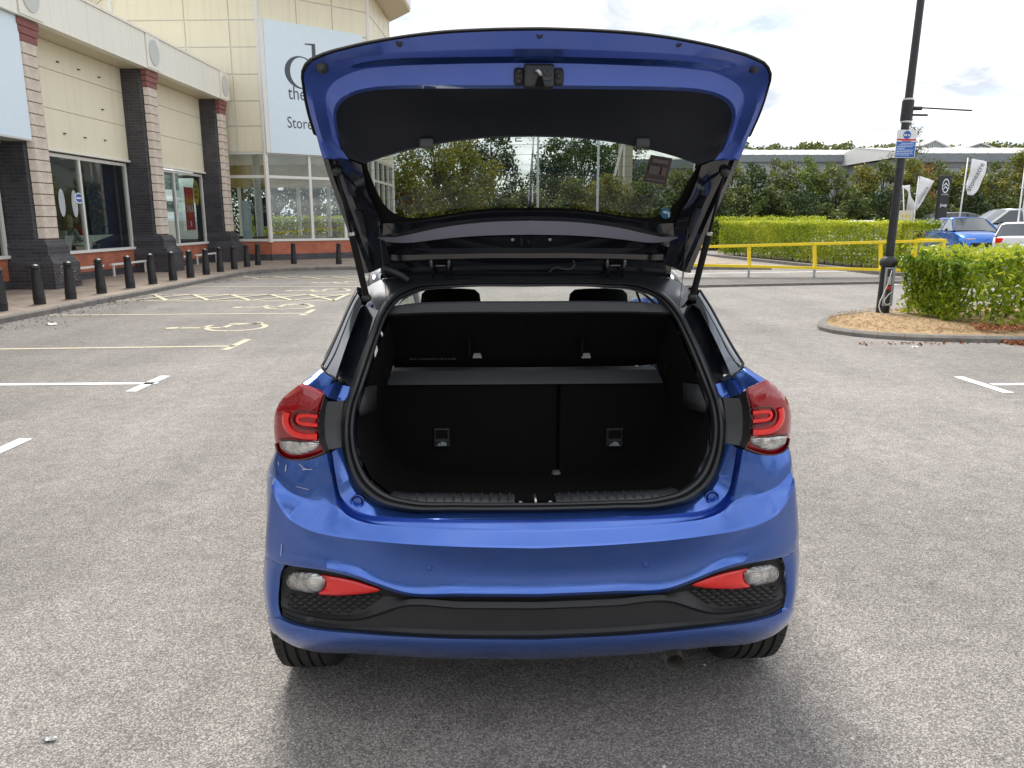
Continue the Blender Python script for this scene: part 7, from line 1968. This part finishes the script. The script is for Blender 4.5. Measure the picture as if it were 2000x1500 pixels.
# raised forecourt of the dealer, hidden behind hedge and cars
fc = MB().box((17, 31.5, -.02), (48, 43, .42)).build('forecourt', M['asphalt_far']); tag(fc, kind='structure')
def dealer_car(label, loc, rotz, paint, L=4.3, W=1.8, H=1.55, belt=.95, kind='hatch', plate=None, glassm=None):
    t = thing('parked_car', label, 'car', loc, rotz, 'cars on the dealer forecourt')
    hl, hw = L / 2, W / 2
    zb, zd = .22, belt
    # lower body: sections from tail to nose
    ys = np.array([-1, -.985, -.93, -.8, -.5, 0, .35, .6, .8, .92, .985, 1.0]) * hl
    wf = [.72, .84, .93, .98, 1, 1, 1, .99, .96, .90, .80, .68]
    zt = [belt - .14, belt - .04, belt + .02, belt + .03, belt + .03, belt + .02, belt + .0, belt - .03, belt - .11, belt - .19, belt - .30, belt - .42]
    zl = [.36, .30, .25, .22, .2, .2, .2, .2, .22, .24, .27, .34]
    rows = []
    for y, w, z1, z0 in zip(ys, wf, zt, zl):
        x = hw * w
        half = [(0, z0), (x * .8, z0), (x * .97, z0 + .10), (x, z0 + .3 * (z1 - z0)), (x * .985, z0 + .62 * (z1 - z0)), (x * .99, z0 + .70 * (z1 - z0)), (x * .94, z1 - .04), (x * .86, z1), (x * .4, z1 + .025), (0, z1 + .03)]
        rows.append([Vector((-a, y, z)) for a, z in half[::-1]] + [Vector((a, y, z)) for a, z in half[1:]])
    v = [p for r_ in rows for p in r_]; nc = len(rows[0])
    mesh('body', v, grid_faces(len(rows), nc) + [tuple(range(nc))[::-1], tuple(range((len(rows) - 1) * nc, len(rows) * nc))], paint, t, smooth=True, sharp=35)
    # cabin
    if kind == 'estate': cy = [-.97, -.90, -.55, -.1, .18, .52]; ch = [0, .93, 1, 1, .96, 0]
    elif kind == 'suv': cy = [-.95, -.78, -.5, -.1, .15, .50]; ch = [0, .90, 1, 1, .95, 0]
    else: cy = [-.93, -.68, -.45, -.1, .12, .50]; ch = [0, .88, 1, 1, .94, 0]
    cr_rows = []
    hh = H - belt - .03
    for y, h in zip(cy, ch):
        z = belt + .03 + hh * h
        xb, xt = hw * .90, hw * (.90 - .22 * h)
        cr_rows.append([Vector((-xb, y * hl, belt + .02)), Vector((-xt, y * hl, z - .05 * h)), Vector((-xt * .8, y * hl, z)), Vector((0, y * hl, z + .02 * h)), Vector((xt * .8, y * hl, z)), Vector((xt, y * hl, z - .05 * h)), Vector((xb, y * hl, belt + .02))])
    nr = len(cr_rows)
    vv = [p for r_ in cr_rows for p in r_]
    gf, rf_ = [], []
    for i in range(nr - 1):
        for j in range(6):
            q = (i*7+j, i*7+j+1, (i+1)*7+j+1, (i+1)*7+j)
            (rf_ if (1 <= i <= nr - 3 and 1 <= j <= 4) else gf).append(q)
    mesh('window_glass', vv, gf, glassm or M['car_glass'], t, smooth=True, sharp=30)
    solid(mesh('roof', vv, rf_, paint, t, smooth=True, sharp=40), .012, 1)
    for i in range(1, nr - 1):
        for s in (0, 6):
            a, c = cr_rows[i][s], cr_rows[i][1 if s == 0 else 5]
            if i in (1, 4):
                k = 0 if i == 1 else 5
                a = cr_rows[k][s]
            MB().bar(a, c, .07, .035, (1, 0, 0)).build('pillar', paint if i != 2 else M['black_metal'], t)
    for s in (-1, 1):
        for y in (-.62 * hl, .62 * hl):
            w = bpy.data.objects.new('wheel', None); link(w, t); w.location = (s * (hw - .11), y, .32)
            MB().lathe([(.2, -.10), (.29, -.10), (.315, -.07), (.315, .07), (.29, .10), (.2, .10)], n=22, axis='X').build('tyre', M['tyre'], w, smooth=True, sharp=40)
            MB().lathe([(.21, -.09), (.21, .09), (.06, .10), (.01, .10)] if s > 0 else [(.01, -.10), (.06, -.10), (.21, -.09), (.21, .09)], n=16, axis='X').build('rim', M['alloy'], w, smooth=True, sharp=40)
        o = MB().box((s * hw * .98 - .04 + s * .1, .36 * hl, belt - .02), (s * hw * .98 + .04 + s * .1, .36 * hl + .1, belt + .11)).build('door_mirror', M['black_metal'], t); bevel(o, .03)
        o = MB().box((s * hw * .62 - .16, hl * .95, belt - .34), (s * hw * .62 + .16, hl * .985, belt - .24)).build('headlight', M['clear_lens'], t); bevel(o, .02)
        o = MB().box((s * hw * .74 - .12, -hl * 1.0, belt - .22), (s * hw * .74 + .12, -hl * .94, belt - .02)).build('tail_light', M['red_bright'], t); bevel(o, .03)
        for y in (-.18 * hl, .16 * hl): MB().box((s * hw * 1.0 - .012, y, belt - .12), (s * hw * 1.0 + .012, y + .2, belt - .09)).build('door_handle', paint, t)
    o = MB().box((-hw * .62, hl * .97, belt - .56), (hw * .62, hl * 1.004, belt - .40)).build('grille', M['trim'], t); bevel(o, .02)
    MB().box((-.26, hl * .995, belt - .70), (.26, hl * 1.012, belt - .59)).build('number_plate', M['badge_white'], t)
    MB().box((-.26, -hl * 1.008, belt - .34), (.26, -hl * .99, belt - .23)).build('number_plate', M['poster_yellow'], t)
    return t
M['car_glass'] = plain('dark_car_glass', (0.05, 0.06, 0.065), 0.06, var=0.05, coat=1.0)
def pt(name, c): return car_paint(name, c, rough=.3)
M['p_blue'] = pt('bright_blue_paint', (0.03, 0.17, 0.60)); M['p_silver'] = pt('silver_paint', (0.52, 0.55, 0.58)); M['p_grey'] = pt('dark_grey_paint', (0.12, 0.12, 0.125))
M['p_white'] = plain('white_car_paint', (0.78, 0.78, 0.77), 0.25, var=.02, coat=1.0); M['p_slate'] = pt('slate_blue_paint', (0.24, 0.29, 0.36))
def cpos(px, Y): return onY(px, 430, Y).x
dealer_car('bright blue crossover facing right in front of the silver estate', (cpos(1886, 30.6), 30.6, 0.0), math.radians(172), M['p_blue'], 4.0, 1.75, 1.64, 1.14, 'suv')
dealer_car('large silver estate car side on, highest on the dealer forecourt', (cpos(1968, 36.0), 36.0, .42), math.radians(90), M['p_silver'], 4.7, 1.85, 1.62, .98, 'estate')
dealer_car('dark grey hatchback side on behind the white flags', (cpos(1838, 39.5), 39.5, .42), math.radians(90), M['p_grey'], 4.2, 1.8, 1.50, .92, 'hatch')
dealer_car('white hatchback seen from behind with yellow number plate', (cpos(1992, 29.5), 29.5, 0.0), math.radians(-30), M['p_white'], 4.0, 1.75, 1.46, .95, 'hatch')
dealer_car('slate blue car cut by the right edge of the photo', (cpos(2120, 25.0), 25.0, 0.0), math.radians(75), M['p_slate'], 4.3, 1.8, 1.42, .88, 'hatch')
dealer_car('white car whose roof shows above the long hedge', (cpos(1662, 35.0), 35.0, 0.0), math.radians(80), M['p_white'], 3.6, 1.7, 1.52, .92, 'hatch')

# flags, totem and board
flagm = plain('white_flag_cloth', (0.78, 0.78, 0.78), 0.7, var=.03); polem = plain('white_pole', (0.75, 0.76, 0.77), 0.35)
def flag(label, Y, base, top, outline, text=None):
    """outline: photo points of the cloth, pole side first"""
    b_, t_ = onY(*base, Y), onY(*top, Y)
    t = thing('feather_flag', label, 'flag', (b_.x, Y, 0), 0, 'white flags on the dealer forecourt')
    MB().tube([(b_.x - (t_.x - b_.x) * b_.z / max(t_.z - b_.z, .1), Y, 0), tuple(t_)], [.035, .022], 8).build('pole', polem, t, True, True)
    L_, R_l = [onY(*p, Y) for p in outline[0]], [onY(*p, Y) for p in outline[1]]
    la, ra = cr([tuple(p) for p in L_], 12)[:, :3], cr([tuple(p) for p in R_l], 12)[:, :3]
    rows = []
    for i in range(12):
        rows.append([Vector(la[i] * (1 - f) + ra[i] * f) + Vector((0, .05 * math.sin(f * 6 + i * .55) - .05, 0)) for f in np.linspace(0, 1, 9)])
    o = loft('cloth', rows, flagm, t, True); solid(o, .004, 0)
    for q in (0, 6):
        p = Vector(la[q]); MB().bar(p + Vector((.05, -.03, 0)), Vector((p.x - .12, Y, p.z + .01)), .03, .03).build('fastening', M['black_metal'] if q == 0 else polem, t, True)
    if text:
        s, px, py, size, ang = text
        p = onY(px, py, Y); a = math.radians(ang)
        text_mesh('lettering', s, size, M['ink'], t, facing((p.x, Y - .16, p.z), (math.cos(a), 0, math.sin(a)), (-math.sin(a), 0, math.cos(a))), .003, sx=.95)
    return t
flag('tall white flag with lettering behind the bright blue crossover', 31, (1873, 432), (1891, 308), ([(1897,309),(1895,330),(1890,350),(1884,366),(1887,380)], [(1925,316),(1926,332),(1918,352),(1909,370),(1897,382)]), ('stoneacre', 1890, 375, .30, 67))
flag('small white triangular flag left of the black totem', 33, (1784, 436), (1795, 343), ([(1796,343),(1794,358),(1791,376),(1788,392),(1786,408)], [(1823,354),(1815,370),(1806,385),(1797,398),(1789,410)]), ('stoneacre', 1792, 398, .19, 64))
flag('furled white flag nearest the lamp post', 34, (1766, 436), (1764, 362), ([(1758,364),(1772,372),(1772,388),(1770,402),(1768,414)], [(1776,361),(1777,374),(1781,388),(1786,400),(1784,416)]))
flag('white flag pole with cloth cut by the right edge of the photo', 29, (1986, 452), (2003, 318), ([(2004,320),(2002,345),(1998,370),(1996,395),(1994,412)], [(2035,325),(2035,345),(2025,370),(2012,395),(2002,415)]))
tm_ = thing('totem_sign', 'tall black dealer totem with white emblem and lettering', 'sign', (onY(1848, 430, 34).x, 34, .0))
a, c = onY(1842, 342, 34), onY(1861, 342, 34)
o = MB().box((a.x - .05, 34, 0), (c.x - .05, 34.22, a.z)).build('panel', plain('totem_black', (0.018, 0.02, 0.024), .35), tm_, True); bevel(o, .03)
cxt = (a.x + c.x) / 2 - .05
e = onY(1849, 363, 34)
rg = MB(); n = 24
for k in range(n):
    t0, t1 = 2 * math.pi * k / n, 2 * math.pi * (k + 1) / n
    rg.add([(cxt + r_ * math.cos(t) * .75, 33.985, e.z + r_ * math.sin(t) * 1.5) for r_, t in ((.20, t0), (.20, t1), (.165, t1), (.165, t0))], [(0, 1, 2, 3)])
for dz_ in (-.07, .07):
    for s in (-1, 1):
        MBp = [(cxt, 33.984, e.z + dz_ + .07), (cxt + s * .105, 33.984, e.z + dz_ - .05), (cxt + s * .105, 33.984, e.z + dz_ - .10), (cxt, 33.984, e.z + dz_ + .01)]
        rg.add(MBp, [(0, 1, 2, 3)])
rg.build('emblem', M['badge_white'], tm_, True)
text_mesh('lettering', 'CITROËN', .07, M['badge_white'], tm_, facing((cxt, 33.985, onY(1848, 381, 34).z), (1, 0, 0), (0, 0, 1)), .001, align='CENTER')
text_mesh('lettering', 'Jeep', .17, M['badge_white'], tm_, facing((cxt, 33.985, onY(1846, 403, 34).z), (1, 0, 0), (0, 0, 1)), .001, True, align='CENTER')
bd_ = thing('small_board', 'small cream board on two posts beside the small flag', 'sign', (onY(1770, 430, 32).x, 32, 0))
a, c = onY(1756, 411, 32), onY(1782, 434, 32)
MB().box((a.x, 32, c.z), (c.x, 32.03, a.z)).build('panel', plain('cream_board', (0.70, 0.66, 0.50), .5), bd_, True)
for x in (a.x + .03, c.x - .03): MB().box((x - .02, 32.035, 0), (x + .02, 32.07, a.z - .01)).build('leg', polem, bd_, True)
print_blocks('print_line', facing(((a.x + c.x) / 2, 31.997, (a.z + c.z) / 2 - .05), (1, 0, 0), (0, 0, 1)), -.16, .16, 0, .12, M['poster_yellow'], bd_, .001, 5)

# ================================================================== people seen through the shop glass (seated)
skin = plain('skin', (0.50, 0.30, 0.22), .6, var=.05)
def skinned(name, joints, edges, mat, parent, sub=2, root=0):
    me = bpy.data.meshes.new(name)
    me.from_pydata([j[0] for j in joints], edges, [])
    o = link(bpy.data.objects.new(name, me), parent)
    m = o.modifiers.new('skin', 'SKIN'); m.use_smooth_shade = True
    lay = me.skin_vertices[0].data if me.skin_vertices else None
    if lay is None:
        bpy.context.view_layer.objects.active = o
        lay = me.skin_vertices[0].data
    for i, j in enumerate(joints):
        r_ = j[1]; lay[i].radius = (r_, r_) if not isinstance(r_, tuple) else r_
        lay[i].use_root = (i == root)
    s = o.modifiers.new('subsurf', 'SUBSURF'); s.levels = s.render_levels = sub
    me.materials.append(mat)
    return o
def seated(label, loc, rotz, top_mat, leg_mat, hair_mat, hair_len=.2, reach=.35):
    t = thing('person', label, 'person', loc, rotz)
    J = [((0,0,.50),.14), ((0,.01,.72),(.15,.11)), ((0,.02,.95),(.17,.11)), ((0,.03,1.04),.055), ((0,.04,1.11),.05), ((0,.045,1.20),.095), ((0,.045,1.29),.085)]
    E = [(0,1),(1,2),(2,3),(3,4),(4,5),(5,6)]
    def chain(start, pts):
        prev = start
        for p in pts: J.append(p); E.append((prev, len(J) - 1)); prev = len(J) - 1
    for s in (-1, 1):
        chain(2, [((s*.19,.02,.96),.055), ((s*.24,.10,.72),.045), ((s*.16,.10+reach*.7,.70),.036), ((s*.14,.18+reach*.75,.705),.03)])
        chain(0, [((s*.10,.06,.48),.09), ((s*.13,.45,.50),.07), ((s*.13,.46,.25),.05), ((s*.13,.45,.07),.04), ((s*.13,.58,.04),.035)])
    skinned('body', J, E, skin, t)
    # clothing over the body
    Jt = [((0,0,.47),.155), ((0,.01,.72),(.17,.13)), ((0,.02,.95),(.185,.125)), ((0,.03,1.03),.065)]
    Et = [(0,1),(1,2),(2,3)]
    for s in (-1, 1):
        n = len(Jt); Jt += [((s*.195,.02,.96),.068), ((s*.245,.10,.72),.058), ((s*.17,.10+reach*.6,.70),.047)]; Et += [(2,n),(n,n+1),(n+1,n+2)]
    skinned('top', Jt, Et, top_mat, t, 1)
    Jl = [((0,0,.46),.15)]; El = []
    for s in (-1, 1):
        n = len(Jl); Jl += [((s*.10,.06,.48),.105), ((s*.13,.45,.50),.082), ((s*.13,.46,.25),.062), ((s*.13,.455,.11),.055)]; El += [(0,n),(n,n+1),(n+1,n+2),(n+2,n+3)]
    skinned('trousers', Jl, El, leg_mat, t, 1)
    rows = []
    for k, f in enumerate(np.linspace(0, 1, 8)):
        a = f * math.pi * .62
        z = 1.215 + .125 * math.cos(a) - (hair_len * max(0, f - .6) / .4); rr = .112 * math.sin(max(a, .05)) * (1 if f < .6 else 1 - .1 * (f - .6))
        rows.append([Vector((rr * math.cos(b), .03 + rr * 1.05 * math.sin(b), z + (.10 * max(0, math.sin(b)) * f))) for b in np.linspace(0, 2 * math.pi, 19)[:-1]])
    v = [p for r_ in rows for p in r_]
    solid(mesh('hair', v, grid_faces(8, 18, True) + [tuple(range(18))], hair_mat, t, smooth=True), .012, 0)
    st = bpy.data.objects.new('stool', None)
    return t
pat = plain('black_white_print', (0.30, 0.30, 0.30), .8, var=.95, scale=45)
redc = plain('red_knit', (0.55, 0.03, 0.035), .8); darkc = plain('dark_cloth', (0.02, 0.02, 0.024), .8); blond = plain('blond_hair', (0.34, 0.24, 0.13), .5, var=.3, scale=30); brownh = plain('brown_hair', (0.10, 0.06, 0.035), .5)
def stool(label, loc, rotz=0, k=1.0):
    t = thing('chair', label, 'chair', loc, rotz); t.scale.z = k
    o = MB().box((-.22, -.22, .41), (.22, .2, .47)).build('seat', M['sofa_white'], t); bevel(o, .02)
    o = MB().box((-.2, -.26, .47), (.2, -.222, .82)).build('backrest', M['sofa_white'], t); bevel(o, .02)
    for x in (-.18, .18):
        for y in (-.18, .16): MB().box((x - .015, y - .015, 0), (x + .015, y + .015, .408)).build('leg', M['black_metal'], t)
# floor of the shop is a little above the pavement
p1_ = onX(129, 460, XW - .50); p2_ = onX(141, 450, XW - .85)
zf = PZ + .006
seated('person with blond hair in a black and white patterned top at the desk', (p1_.x, p1_.y + .1, zf + .24), math.radians(-15), pat, darkc, blond, .22)
stool('pale chair under the person in the patterned top', (p1_.x, p1_.y + .1, zf), math.radians(-15), 1.45)
seated('person in a red top with fair hair leaning over the desk', (p2_.x, p2_.y + .2, zf + .26), math.radians(-40), redc, darkc, blond, .12, .45)
stool('pale chair under the person in the red top', (p2_.x, p2_.y + .2, zf), math.radians(-40), 1.5)
p3_ = onY(655, 455, 33.6)
seated('person in dark clothes sitting in the showroom near the tailgate', (p3_.x, 33.6, zf), math.radians(100), darkc, darkc, brownh, .1)
stool('pale chair under the person in dark clothes in the showroom', (p3_.x, 33.6, zf - .0), math.radians(100))
